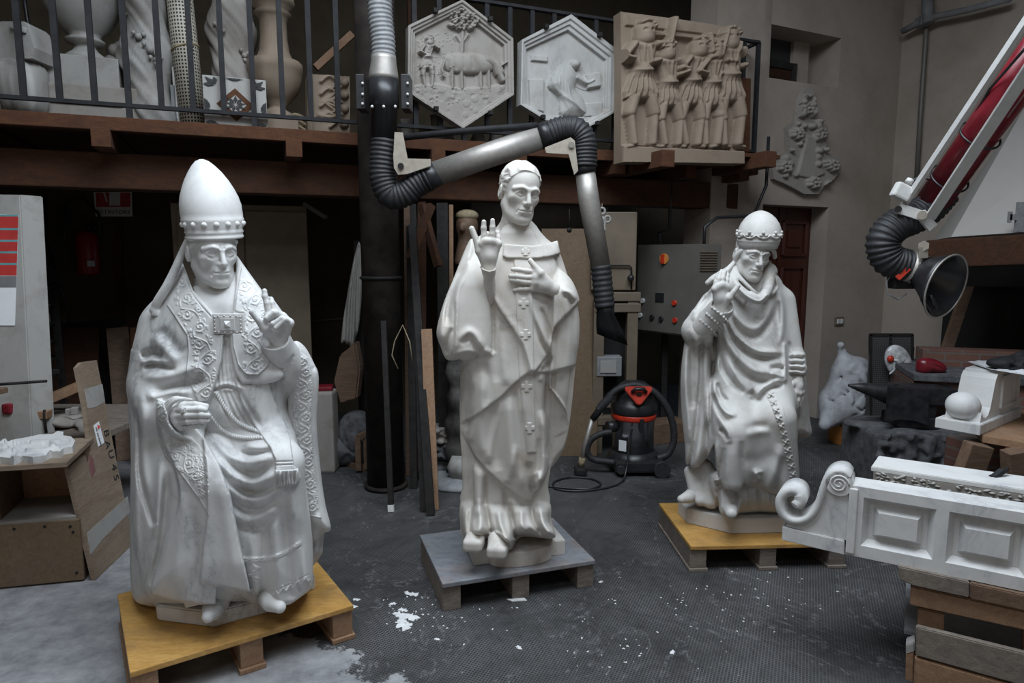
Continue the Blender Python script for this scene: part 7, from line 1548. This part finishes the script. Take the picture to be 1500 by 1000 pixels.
# ---------------------------------------------------------------- statue in the middle: standing figure, bare-headed
def statue_centre():
    Y0 = 3.10; mt = M['marble_centre']
    root = empty('marble_statue', at_z(757, 800, .14), label='standing bare-headed marble figure with one hand on its chest, on the grey pallet', cat='statue', group='marble statues on pallets')
    def part(name, me, par=None): return world_part(name, me, mt, par or root)
    B = Sculpt((630, 318, 860, 835), Y0, -.30, .34, .0052)
    B.puff([(736, 336), (778, 334), (804, 352), (818, 366), (826, 400), (829, 470), (822, 560), (812, 640), (804, 690), (800, 750), (797, 778), (700, 784), (681, 778), (679, 700), (674, 640), (674, 560), (678, 480), (684, 400), (697, 350)], [(335, -.03), (420, -.01), (560, .01), (780, .0)], [(330, .05), (360, .10), (450, .145), (600, .16), (780, .15)], 54, .02)
    B.pc([(757, 318, -.03), (757, 345, -.02)], [.055, .085], .05)
    B.pc([(700, 690, .08), (704, 760, .10)], [.07, .06], .05)
    B.pc([(770, 560, .06), (775, 690, .09)], [.09, .08], .08)
    # sleeves
    B.puff([(690, 350), (701, 378), (713, 398), (722, 432), (723, 470), (722, 516), (702, 527), (664, 528), (652, 524), (645, 506), (640, 488), (645, 465), (655, 432), (668, 398)], [(350, -.02), (420, .07), (520, .10)], [(350, .08), (450, .10), (520, .10)], 26, .02)
    B.puff([(818, 374), (832, 404), (844, 438), (849, 470), (848, 500), (844, 530), (838, 590), (831, 640), (823, 664), (804, 684), (805, 640), (804, 570), (808, 515), (811, 470), (811, 432), (812, 400)], [(380, -.03), (430, .05), (560, .06), (684, -.02)], [(374, .06), (440, .10), (560, .085), (684, .06)], 16, .015, pn=2.4)
    F = Raster((625, 310, 865, 840), 1.0); g = lambda pts, r, h, **k: F.stroke(pts, r, h, **k)
    F.A -= .044
    # front fall of the cape (upper hem), then the longer one under it
    F.poly([(600, 250), (900, 250), (900, 520), (806, 545), (776, 546), (756, 560), (736, 580), (706, 603), (672, 622), (620, 640), (600, 560)], .020, 2.2)
    F.poly([(720, 250), (860, 250), (860, 430), (812, 480), (806, 513), (796, 528), (786, 542), (777, 548), (774, 534), (765, 506), (749, 480), (733, 456), (722, 437), (714, 424), (712, 400)], .016, 2.0)
    F.poly([(600, 250), (900, 250), (900, 600), (812, 640), (806, 680), (800, 696), (793, 710), (785, 722), (778, 731), (765, 729), (739, 712), (715, 690), (696, 669), (681, 642), (671, 622), (600, 622)], .024, 2.2)
    g([(716, 428), (726, 440), (745, 468), (765, 498), (777, 540)], 5, .008, taper=False)
    g([(783, 470), (793, 500), (805, 525), (800, 535), (795, 542), (793, 548)], 3, -.016); g([(792, 450), (800, 470), (808, 500)], 3, -.014); g([(797, 530), (793, 545), (792, 560)], 4, .010)
    g([(776, 420), (782, 455), (796, 490), (806, 512)], 4, .012)
    # right cape edge and its underside
    F.poly([(806, 569), (818, 585), (828, 602), (832, 625), (826, 652), (815, 668), (804, 680), (804, 640)], -.020, 2.2)
    g([(836, 440), (839, 480), (838, 560), (834, 620)], 4, -.006, taper=False); g([(812, 432), (811, 480), (807, 540), (805, 569)], 2.5, .007, taper=False); g([(806, 569), (818, 584), (828, 600), (832, 620)], 2, .008, taper=False)
    g([(822, 425), (835, 428), (843, 440)], 4, .010); g([(826, 434), (834, 437), (840, 446)], 2.4, -.005); g([(803, 520), (801, 560), (799, 610)], 4, -.022)
    # sleeve on the picture's left
    g([(690, 385), (672, 420), (668, 455), (667, 500), (666, 528)], 4, .012); g([(688, 378), (667, 415), (656, 452), (657, 478)], 5, -.020); g([(700, 352), (690, 380), (692, 395)], 3, -.012)
    g([(672, 400), (655, 440), (646, 480), (650, 505)], 5, .012); g([(662, 480), (655, 500), (654, 520)], 3, -.012); g([(666, 440), (665, 490), (664, 524)], 2.5, -.012)
    g([(676, 505), (687, 494), (694, 503), (702, 522)], 4.5, -.014); g([(674, 500), (686, 486), (698, 494), (708, 512)], 6, .012); g([(664, 520), (684, 514), (700, 516)], 4, .008); g([(664, 527), (690, 521), (704, 524)], 3, -.01); g([(708, 512), (718, 516), (722, 512)], 5, .01)
    g([(722, 432), (723, 480), (722, 515)], 2.5, -.016, taper=False)
    g([(714, 400), (716, 430), (721, 460)], 2.2, -.010)
    # robe folds
    for a, r, h in (([(690, 560), (685, 600), (680, 630)], 7, -0.0136), ([(705, 545), (707, 590), (704, 640), (712, 680)], 9, 0.0170), ([(725, 590), (724, 640), (730, 690)], 9, -0.0153), ([(745, 580), (747, 640), (752, 700)], 8, 0.0170), ([(793, 600), (798, 640), (796, 690), (786, 712)], 6, 0.0272), ([(801, 560), (803, 620), (802, 670)], 4, -0.0238), ([(765, 600), (768, 660), (772, 720)], 5, -0.0102)): g(a, r, h)
    g([(775, 676), (776, 700), (781, 722)], 5, -.016); g([(786, 690), (790, 700), (786, 716)], 4, .012)
    for a, r, h in (([(735, 585), (722, 640), (716, 680)], 5, .012), ([(752, 562), (758, 620), (764, 700)], 4, -.010), ([(700, 605), (693, 630), (688, 648)], 5, .010), ([(738, 470), (728, 520), (726, 560)], 7, -.009), ([(730, 470), (738, 530), (742, 565)], 6, .009), ([(708, 530), (716, 560), (712, 596)], 6, -.010), ([(690, 535), (694, 570), (690, 606)], 6, .009), ([(790, 640), (786, 680), (780, 716)], 3, -.010), ([(757, 650), (748, 690), (742, 708)], 5, .009)): g(a, r, h)
    # skirt under the hems and the pooled cloth round the feet
    for a, r, h in (([(684, 650), (684, 700), (682, 760)], 4, -.016), ([(691, 680), (690, 720), (689, 765)], 3.5, -.014), ([(703, 685), (702, 720), (700, 760)], 8, .018), ([(712, 695), (709, 740), (706, 765)], 4, -.018), ([(740, 715), (741, 750), (748, 780)], 3.5, -.022), ([(752, 725), (754, 760), (760, 785)], 7, .014), ([(765, 735), (763, 760), (762, 785)], 3, -.010), ([(780, 735), (784, 756), (796, 775)], 3.5, -.018), ([(790, 730), (792, 752), (806, 775), (808, 784)], 4, .02)): g(a, r, h)
    B.carve(F, [(318, .02), (420, .05), (560, .04), (700, .03), (800, .02)])
    R = B.only([(744, 318), (772, 318), (806, 345), (860, 380), (870, 600), (836, 700), (805, 700), (806, 760), (815, 790), (690, 800), (676, 780), (660, 640), (630, 520), (640, 380), (700, 330)], 0)
    # cloth lying on the plinth
    R.puff([(681, 730), (740, 730), (800, 735), (805, 765), (814, 786), (796, 788), (778, 783), (764, 782), (757, 790), (748, 806), (738, 800), (722, 786), (708, 786), (692, 790), (679, 782)], [(730, .0), (800, .07)], [(728, .02), (752, .115), (800, .15)], 15, .05, n=4)
    Q = Raster((660, 700, 830, 830), 1.0)
    for a, r, h in (([(712, 740), (716, 765), (722, 784)], 4, -.016), ([(702, 730), (704, 765), (700, 785)], 6, .014), ([(730, 745), (734, 770), (746, 796)], 5, .014), ([(745, 735), (752, 770), (755, 790)], 4, -.02), ([(764, 740), (764, 765), (770, 782)], 5, .012), ([(778, 740), (782, 762), (794, 784)], 4, -.018), ([(790, 735), (796, 765), (810, 784)], 5, .016), ([(712, 786), (726, 780), (742, 790), (749, 803)], 2.5, .008), ([(690, 740), (688, 770), (690, 788)], 4, -.012)): Q.stroke(a, r, h)
    R.carve(Q, .0); R.floor(.2)
    part('robe', R.mesh('robe'))
    # pallium: band round the shoulders and the strip with crosses
    D = Raster((730, 345, 830, 670), .5)
    def cross(u, v, r):
        D.poly([(u - r * .38, v - r), (u + r * .38, v - r), (u + r * .38, v - r * .38), (u + r, v - r * .38), (u + r, v + r * .38), (u + r * .38, v + r * .38), (u + r * .38, v + r), (u - r * .38, v + r), (u - r * .38, v + r * .38), (u - r, v + r * .38), (u - r, v - r * .38), (u - r * .38, v - r * .38)], 1.0, 1.0, 'max')
    for u, v, r in ((770, 368, 7.5), (767, 444, 7.5), (770, 490, 7.5), (771.5, 566, 8), (775.5, 627, 8)): cross(u, v, r)
    strip = [(752, 374), (778, 374), (780, 430), (782, 500), (783, 560), (784, 600), (786, 663), (772, 664), (765, 600), (760, 550), (757, 480), (755, 430)]
    D.stroke([(757, 430), (759, 480), (762, 550), (767, 600), (774, 662)], .8, -.5, 'add', False)
    part('pallium', R.sheet('pallium', strip, .008, D, .0038, .7, blur=6))
    band = R.only([(738, 357), (780, 360), (803, 356), (817, 352), (821, 371), (803, 376), (778, 379), (745, 378), (736, 376)], .017, rim=.004)
    pc_ = part('pallium_collar', band.mesh('collar')); part('collar_cross', R.sheet('cross', [(762, 361), (778, 361), (778, 376), (762, 376)], .0185, D, .0035, .7), pc_)
    # hands
    w = .20
    Hd = sculpt_hand(B, (716, 396, w - .02), [(706, 357, w), (711, 353, w + .004), (721, 353, w), (730, 357, w - .008)],
        [[(709, 345, w), (708.5, 334, w), (708.8, 325, w)], [(712, 345, w - .02), (714, 342, w - .04)], [(721, 343, w), (721.5, 333, w), (721.5, 323, w)], [(730, 348, w - .02), (728.5, 341, w - .03), (728, 346, w - .045)]],
        [(702, 368, w - .01), (697, 350, w - .01), (691, 335, w - .012)], .0175, .0125, sleeve=[(717, 412, w - .05), (718, 440, w - .09)])
    rhd = part('raised_hand', Hd.mesh('hand'))
    ring = MB(); ring.tube([B.P(704, 391, w - .02), B.P(708, 395, w + .012), B.P(716, 398, w + .022), B.P(724, 396, w + .01), B.P(727, 391, w - .02)], .004, 8); part('cuff', ring.mesh('cuff'))
    wc = float(Y0 - B.hit(np.array([768.]), np.array([408.]))[0]) + .012
    H2 = sculpt_hand(B, (812, 424, wc + .0), [(784, 398, wc + .018), (784, 406, wc + .024), (784, 414, wc + .024), (781, 422, wc + .016)],
        [[(772, 397, wc + .018), (760, 395, wc + .014), (751, 394.5, wc + .006)], [(771, 406, wc + .02), (757, 404.5, wc + .016), (747.5, 404, wc + .006)], [(770, 413, wc + .02), (758, 411, wc + .016), (748.5, 410, wc + .006)], [(771, 423, wc + .016), (762, 423.5, wc + .012), (753.5, 425, wc + .004)]],
        [(792, 400, wc + .025), (784, 391, wc + .022), (777, 382, wc + .014)], .0175, .0118, sleeve=[(822, 432, wc - .03)])
    part('hand_on_chest', H2.mesh('hand'))
    # head
    T = frame(at_y(761, 282.5, Y0 - .03), 23, 9, 6, 1.06); hd = sculpt_head(hair='short', old=.15, h=.002, seed=4, cheek=.5)
    part('head', hd.mesh('head', np_tf(T)))
    # shoes and plinth
    z0 = .14; zt = .215
    for n, pts, rr in (('a', [(697, 782, .10), (695, 788, .16), (694, 793, .19)], [.045, .04, .034]), ('b', [(727, 790, .18), (728, 798, .21), (729, 803, .235)], [.045, .042, .036])):
        sh = Sculpt((670, 760, 760, 830), Y0, .0, .34, .004); sh.pc(pts, [x * .86 for x in rr], .02); sh.box(tuple(Vector(sh.P(*pts[-1])) + Vector((0, .01, -.010))), (.046, .05, .030), .018, rnd=.02, rot=(0, 0, -.15)); part('shoe', sh.mesh('shoe'))
    c = [at_z(694, 828, z0), at_z(828, 812, z0)]; ax = (c[1] - c[0]).normalized(); ay = Vector((-ax.y, ax.x, 0)); W = (c[1] - c[0]).length
    P2 = lambda a, b: (c[0].x + ax.x * a * W + ay.x * b, c[0].y + ax.y * a * W + ay.y * b)
    arc = [(.5 + .34 * cos(t), -.075 * sin(t)) for t in np.linspace(pi, 0, 15)]
    poly = [P2(0, 0)] + [P2(a, b) for a, b in arc] + [P2(1, 0), P2(1, .36), P2(0, .36)]
    part('plinth', MB().prism(poly, (0, 0, z0), (1, 0, 0), (0, 1, 0), (0, 0, zt - z0), .003).mesh('plinth'))
    return root
# ---------------------------------------------------------------- statue on the right: seated figure in a round tiara
def statue_right():
    Y0 = 3.52; mt = M['marble_right']
    root = empty('marble_statue', at_z(1095, 740, .14), label='seated marble figure in a round crowned tiara with palm raised, beside the dark door', cat='statue', group='marble statues on pallets')
    def part(name, me, par=None): return world_part(name, me, mt, par or root)
    B = Sculpt((985, 380, 1200, 780), Y0, -.36, .46, .0055)
    B.puff([(1072, 398), (1130, 398), (1150, 424), (1156, 470), (1162, 510), (1166, 560), (1160, 610), (1050, 610), (1042, 540), (1042, 470), (1052, 424)], [(398, -.06), (480, -.03), (610, .02)], [(398, .09), (440, .13), (520, .17), (610, .2)], 42, .03)
    B.puff([(1042, 555), (1100, 556), (1160, 570), (1166, 640), (1170, 690), (1171, 716), (1160, 727), (1120, 726), (1085, 719), (1052, 714), (1042, 700), (1036, 640)], [(555, -.02), (620, .06), (727, .10)], [(555, .16), (620, .2), (727, .19)], 46, .05)
    B.pc([(1070, 575, .02), (1078, 632, .25), (1074, 700, .25)], [.11, .09, .075], .07); B.pc([(1125, 570, .0), (1138, 612, .25), (1146, 700, .22)], [.11, .095, .08], .07)
    B.pc([(1060, 432, -.06), (1022, 484, .03), (1030, 486, .06)], [.075, .085, .075], .04); B.pc([(1024, 486, .04), (1052, 454, .15)], [.07, .055], .03)
    B.pc([(1148, 440, -.06), (1158, 512, -.01), (1166, 540, .05)], [.06, .06, .055], .04)
    # hanging cloth on both sides
    B.puff([(1020, 455), (1040, 490), (1046, 520), (1042, 600), (1046, 650), (1036, 672), (1020, 686), (1006, 690), (1003, 650), (998, 600), (997, 555), (1001, 515), (1008, 480)], [(455, -.02), (560, -.02), (690, .02)], [(455, .05), (560, .09), (690, .09)], 18, .02)
    B.puff([(1164, 516), (1180, 519), (1182, 560), (1186, 610), (1189, 637), (1172, 640), (1150, 640), (1150, 560)], [(516, .0), (640, -.1)], [(516, .06), (640, .10)], 14, .02, n=3)
    B.floor(.225)
    F = Raster((980, 375, 1205, 790), 1.0); g = lambda pts, r, h, **k: F.stroke(pts, r, h, **k)
    # chest: cowl folds
    g([(1068, 440), (1078, 462), (1095, 478), (1112, 478), (1128, 455), (1137, 425)], 6, .022); g([(1064, 452), (1076, 476), (1094, 492), (1114, 490), (1132, 465), (1140, 440)], 5, -.02)
    g([(1062, 450), (1075, 485), (1095, 505), (1115, 515), (1147, 516)], 4.5, .026); g([(1058, 460), (1072, 495), (1092, 515), (1116, 524), (1146, 523)], 5, -.024)
    g([(1062, 480), (1074, 512), (1092, 532), (1112, 544), (1146, 544)], 7, .026); g([(1056, 490), (1070, 524), (1088, 545), (1110, 556), (1140, 560)], 5, -.022)
    g([(1127, 540), (1140, 538), (1148, 541)], 3.5, -.022); g([(1128, 547), (1138, 549), (1150, 552)], 3, .014)
    g([(1058, 470), (1064, 510), (1080, 550), (1098, 575)], 5, .018); g([(1052, 480), (1056, 530), (1072, 560), (1090, 576)], 4, -.018)
    g([(1148, 556), (1130, 560), (1114, 572), (1108, 584)], 5, .020); g([(1148, 564), (1130, 568), (1116, 578), (1110, 590)], 4, -.022)
    g([(1140, 425), (1146, 450), (1146, 480), (1142, 505)], 4, .014); g([(1134, 430), (1138, 455), (1138, 480)], 4, -.012)
    g([(1098, 572), (1104, 580), (1102, 588)], 4, -.024); g([(1046, 470), (1048, 520), (1044, 556)], 3, -.022); g([(1052, 470), (1054, 510), (1050, 545)], 4, .012)
    # lap and skirt
    g([(1044, 556), (1050, 585), (1064, 604), (1080, 608)], 4, .020); g([(1050, 560), (1056, 578), (1066, 588)], 3, -.018); g([(1044, 575), (1054, 604), (1068, 616)], 4, -.022); g([(1046, 590), (1056, 615), (1066, 632), (1068, 650)], 5, .018); g([(1054, 628), (1062, 636), (1066, 646)], 3, -.018)
    g([(1090, 628), (1108, 624), (1128, 622)], 6, -.007); g([(1092, 636), (1110, 632), (1130, 632)], 6, .005); None; None; g([(1090, 670), (1112, 676), (1136, 662)], 10, -.007)
    g([(1074, 640), (1070, 680), (1068, 716)], 11, .010, taper='start'); g([(1086, 645), (1087, 685), (1090, 718)], 5, -.020, taper='start'); g([(1060, 655), (1056, 690), (1056, 714)], 4, -.020, taper='start'); g([(1146, 650), (1136, 690), (1120, 724)], 8, .016); g([(1148, 668), (1142, 700), (1138, 722)], 5, -.012); g([(1106, 685), (1110, 700), (1104, 712)], 5, .010); g([(1050, 640), (1047, 680), (1046, 704)], 3, .012)
    g([(1112, 705), (1108, 694), (1118, 690)], 2.5, .008)
    # hanging cloth
    g([(1027, 500), (1026, 560), (1018, 640), (1010, 685)], 4, -.024, taper=False); g([(1034, 520), (1033, 580), (1026, 640), (1022, 680)], 7, .016, taper=False); g([(1006, 500), (1004, 560), (1008, 610), (1011, 650)], 4, .012); g([(1014, 500), (1014, 560), (1016, 600)], 5, -.022); g([(1043, 510), (1041, 580), (1042, 640)], 2.5, -.012)
    F.poly([(1008, 688), (1024, 684), (1038, 670), (1046, 652), (1052, 700), (1006, 712)], -.05, 2.2)
    # bunched sleeve over the resting arm
    for q in range(4): g([(1156, 520 + q * 8), (1168, 519 + q * 8.5), (1180, 520 + q * 9)], 2.6, .016); g([(1156, 524.5 + q * 8), (1168, 523.5 + q * 8.5), (1178, 525 + q * 9)], 2.2, -.014)
    g([(1149, 505), (1150, 530), (1150, 556)], 3, .016, taper=False); g([(1155, 500), (1160, 515), (1166, 520)], 3, -.012)
    # raised forearm wrinkles
    for q in range(3): g([(1018 + q * 9, 470 - q * 8), (1026 + q * 9, 474 - q * 8), (1033 + q * 9, 482 - q * 8)], 2.2, .010); g([(1014 + q * 9, 474 - q * 8), (1022 + q * 9, 479 - q * 8), (1028 + q * 9, 487 - q * 8)], 2, -.009)
    g([(1040, 430), (1026, 448), (1018, 458)], 4, -.014); g([(1036, 425), (1022, 450), (1014, 470)], 4, .012); g([(1010, 480), (1018, 498), (1030, 500)], 5, .010)
    B.carve(F, -.1)
    B.pe((1020, 545, .1), (.022, .05, .13), .02, 'sub')
    R = B.only([(1072, 390), (1132, 390), (1160, 424), (1200, 510), (1196, 640), (1168, 642), (1172, 690), (1173, 717), (1160, 728), (1120, 727), (1085, 720), (1054, 715), (1046, 712), (1044, 690), (1006, 694), (985, 640), (985, 480), (1040, 410)], 0, rim=.004)
    rob = part('robe', R.mesh('robe'))
    U = Sculpt((985, 680, 1175, 775), Y0, -.3, .34, .005)
    U.puff([(1046, 690), (1150, 690), (1156, 746), (1110, 750), (1080, 752), (1060, 748), (1048, 738)], [(690, .05), (752, .06)], .17, 26, .02, n=6); U.pc([(1066, 715, .15), (1068, 745, .22)], [.07, .05], .03); U.pc([(1010, 690, -.02), (1018, 720, .02), (1024, 733, .06)], [.03, .034, .024], .03); U.pc([(1032, 685, -.02), (1036, 715, .02), (1040, 735, .06)], [.05, .05, .035], .04); U.pc([(1022, 690, -.04), (1026, 735, .0)], [.03, .03], .03)
    for q, x in enumerate((1050, 1056, 1078, 1092, 1110, 1124, 1138)): U.floor(.215).carve(Raster((1000, 680, 1170, 770), 1).stroke([(x, 715), (x + 2, 732), (x + 1, 746)], 2.5, (-.012, .008)[q % 2]), 0)
    part('underskirt', U.mesh('skirt'))
    # embroidered strip down the knee, lace of the raised sleeve
    D = Raster((1000, 400, 1190, 730), .5)
    for q in range(13):
        t = q / 12; u = 1129 + t * 38 + 3 * sin(pi * t); v = 578 + t * 140
        for k in range(4):
            a = k * pi / 2 + .5; D.stroke([(u, v), (u + 4.5 * cos(a), v + 4 * sin(a)), (u + 6 * cos(a + .6), v + 5 * sin(a + .6))], 1.0, 1, 'max', 'end', 3)
        D.dot((u, v), 1.4, 1.2)
    part('embroidered_strip', R.sheet('strip', [(1118, 572), (1134, 570), (1148, 596), (1158, 640), (1166, 690), (1172, 718), (1160, 722), (1152, 680), (1142, 630), (1130, 596)], .003, D, .009, .7, blur=5), rob)
    D2 = Raster((1080, 420, 1150, 580), .5)
    scrollwork(D2, [(1098, 480), (1112, 484), (1126, 474)], 5, .9, 1, 1.4); scrollwork(D2, [(1085, 512), (1105, 520), (1120, 522)], 3.5, .8, 1, 1.4)
    # cuff with lace
    K = Sculpt((1010, 430, 1085, 510), Y0, -.1, .36, .0035)
    K.pc([(1030, 480, .08), (1046, 462, .14), (1056, 452, .18)], [.066, .06, .062], .02); K.pe((1059, 446, .21), (.055, .05, .045), .004, 'sub')
    for q in range(3):
        for k in range(11):
            a = -.9 + k * .28; c = (1034 + q * 8.5, 478 - q * 9, .10 + q * .035); K.ell(tuple(np.array(K.P(*c)) + np.array((sin(a) * .05, -cos(a) * .067, -sin(a) * .046))), (.0075, .0075, .0075), .004)
    part('lace_cuff', K.mesh('cuff'))
    w = .21
    Hd = sculpt_hand(B, (1055, 452, w - .03), [(1047, 423, w), (1052, 419, w), (1058, 417, w), (1064, 420, w - .002)],
        [[(1049, 413, w - .01), (1051, 405, w - .03), (1052, 401, w - .05)], [(1053, 409, w - .008), (1055.5, 401, w - .03), (1057, 397, w - .05)], [(1059, 408, w - .008), (1060.5, 400, w - .03), (1062, 397, w - .05)], [(1065, 411, w - .012), (1065.5, 404, w - .03), (1066, 401, w - .05)]],
        [(1068, 436, w + .006), (1075, 427, w + .015), (1081, 419, w + .012)], .019, .0122)
    part('raised_hand', Hd.mesh('hand'))
    w = .10
    H2 = sculpt_hand(B, (1168, 556, w - .02), [(1160, 572, w + .01), (1165, 575, w + .014), (1170, 576, w + .008), (1174, 574, w - .01)],
        [[(1157, 582, w + .02), (1157, 590, w + .01)], [(1163, 586, w + .025), (1161, 596, w + .015), (1160, 600, w)], [(1169, 586, w + .015), (1166, 597, w + .01), (1164, 602, w)], [(1174, 584, w - .005), (1171, 594, w - .005)]],
        [(1160, 562, w + .01), (1156, 570, w + .025), (1154, 576, w + .02)], .017, .011)
    part('resting_hand', H2.mesh('hand'))
    # neck scarf, veil, ribbons
    C = Sculpt((1030, 355, 1160, 450), Y0, -.2, .3, .0038)
    C.pc([(1070, 402, .04), (1080, 418, .10), (1095, 431, .14), (1111, 438, .155), (1121, 430, .15), (1127, 414, .10), (1126, 400, .04)], .025, .015, n=4); C.pc([(1078, 398, .0), (1108, 425, .02), (1124, 398, .0)], [.05, .07, .05], .04)
    C.pc([(1074, 394, .04), (1088, 412, .095), (1104, 428, .11), (1114, 436, .08)], .013, .010, n=4); C.pc([(1066, 396, .02), (1062, 408, .06), (1075, 425, .09), (1090, 440, .12)], .02, .015, n=4)
    C.carve(Raster((1040, 380, 1150, 450), 1).stroke([(1080, 420), (1095, 434), (1112, 441), (1123, 432)], 1.6, .007, taper=False).stroke([(1078, 408), (1090, 420), (1100, 428)], 2, -.008), 0)
    part('scarf', C.mesh('scarf'))
    V = Sculpt((1030, 350, 1160, 450), Y0, -.2, .3, .0034)
    V.pc([(1104, 362, .085), (1095, 364, .085), (1086, 368, .06), (1079, 375, .04), (1075, 386, .02), (1066, 394, .02), (1056, 402, .03), (1048, 410, .03)], [.007, .010, .014, .014, .012, .014, .016, .012], .01, n=4); V.pc([(1074, 386, .03), (1062, 400, .07), (1056, 412, .07), (1050, 422, .05)], [.012, .016, .014, .01], .008, n=4); V.pc([(1062, 396, .0), (1046, 407, .0), (1036, 414, .0)], [.012, .018, .012], .012, n=4)
    V.pc([(1108, 360, .115), (1120, 363, .11), (1132, 366, .06), (1135, 376, .03)], [.009, .010, .012, .012], .008, n=4); V.pc([(1127, 384, .02), (1130, 398, .05), (1137, 410, .06), (1138, 421, .06), (1131, 430, .08)], [.010, .011, .011, .011, .010], .006, n=4)
    part('veil', V.mesh('veil'))
    # head and tiara
    T = frame(at_y(1101, 373, Y0 - .03), 7, 8, 7, 1.02); hd = sculpt_head(hair=None, old=.6, h=.0022, mouth_open=.0015, cut=.06, lean=.97)
    part('head', hd.mesh('head', np_tf(T)))
    mi = MB(); s = .00364; bmv = mi.bm; rings = []
    for v, u, r in [(363, 1109.5, 26.6), (358, 1110.3, 27.6), (357, 1110.4, 28.4), (353, 1111, 28.6), (351.5, 1111.2, 30), (350, 1111.4, 29.2), (343, 1112.3, 29.8), (335, 1112.9, 28.8), (327, 1113.5, 26), (319, 1114, 20.6), (313.5, 1114.4, 14.5), (310, 1114.6, 8.5), (308.4, 1114.7, 3), (308, 1114.7, .3)]:
        c = at_y(u, v, Y0 - .045 + (363 - v) * s * .08); rings.append([bmv.verts.new(c + Vector((cos(2 * pi * k / 48) * r * s, sin(2 * pi * k / 48) * r * s, sin(2 * pi * k / 48) * r * s * .1))) for k in range(48)])
    for a, b in zip(rings, rings[1:]):
        for k in range(48): bmv.faces.new((a[k], a[(k + 1) % 48], b[(k + 1) % 48], b[k])).smooth = True
    bmv.faces.new(rings[0][::-1]); bmv.faces.new(rings[-1]); ti = part('tiara', mi.mesh('tiara'))
    cr = MB(); pos = lambda a, v, r: at_y(1112, v, Y0 - .043) + Vector((cos(a) * r * s, sin(a) * r * s, sin(a) * r * s * .1))
    for k in range(10):
        a = 2 * pi * (k + .25) / 10
        cr.tube([pos(a + j * .1, 347 - 4.2 * (abs(j) / 3) ** 2, 30.3) for j in (-3, -2, -1, 0, 1, 2, 3)], .0045, 6)
        for j, v in ((0, 339), (-.13, 343), (.13, 343), (pi / 10, 343)): cr.sphere(pos(a + j, v, 29.9), .0085 if j != pi / 10 else .0065, 8)
    part('crown', cr.mesh('crown'), ti)
    sh = Sculpt((1040, 730, 1110, 780), Y0, .0, .40, .004); sh.pc([(1068, 738, .16), (1070, 747, .26), (1071, 752, .31)], [.045, .038, .028], .02); part('shoe', sh.mesh('shoe'))
    sh = Sculpt((980, 690, 1050, 750), Y0, -.2, .3, .004); sh.pc([(1020, 722, .0), (1008, 728, .05), (998, 731, .08)], [.04, .034, .022], .02); part('shoe', sh.mesh('shoe'))
    z0 = .14; f = [at_z(993, 752, z0), at_z(1006, 766, z0), at_z(1072, 782, z0), at_z(1150, 780, z0), at_z(1172, 764, z0), at_z(1150, 735, z0), at_z(1010, 730, z0)]
    part('plinth', MB().prism([(p.x, p.y) for p in f], (0, 0, z0), (1, 0, 0), (0, 1, 0), (0, 0, .085), .004).mesh('plinth'))
    return root
# ---------------------------------------------------------------- build everything
shell(); Zd, MPt = gallery(); gallery_things(Zd, MPt); grey_arm(); red_arm(); pallets(); left_side(); under_gallery(); back_centre(); right_side(); foreground()
statue_left(); statue_centre(); statue_right()
cam = bpy.data.cameras.new('camera'); co = bpy.data.objects.new('camera', cam); COL.objects.link(co)
cam.sensor_width = 36; cam.lens = 36 * FPX / 1500; cam.clip_start = .05; co.location = (0, 0, EYE); co.rotation_euler = (pi / 2 - PITCH, 0, 0); S.camera = co
w = bpy.data.worlds.new('daylight'); S.world = w; w.use_nodes = True; w.node_tree.nodes['Background'].inputs[0].default_value = (.62, .78, 1, 1); w.node_tree.nodes['Background'].inputs[1].default_value = .35
def area(name, loc, rot, sx, sy, watt, col):
    l = bpy.data.lights.new(name, 'AREA'); l.shape = 'RECTANGLE'; l.size = sx; l.size_y = sy; l.energy = watt; l.color = col; o = bpy.data.objects.new(name, l); COL.objects.link(o); o.location = loc; o.rotation_euler = rot; return o
area('skylight', (SKY[0], SKY[1], 4.78), (0, 0, 0), SKY[2], SKY[3], 290, (.82, .91, 1))
area('front_fill', (-.6, -.9, 4.78), (radians(14), 0, 0), 2.6, 1.6, 70, (.86, .93, 1))  # added overhead fill lamp for the statue fronts; the roof has no opening here
area('doorway_daylight', (.2, -3.8, 1.9), (pi / 2, 0, 0), 4.0, 2.6, 16, (1, .82, .62))  # added warm fill lamp behind the camera; the rear wall is solid
S.view_settings.view_transform = 'Standard'; S.view_settings.look = 'None'; S.view_settings.exposure = 0; S.view_settings.gamma = 1; S.view_settings.use_curve_mapping = False
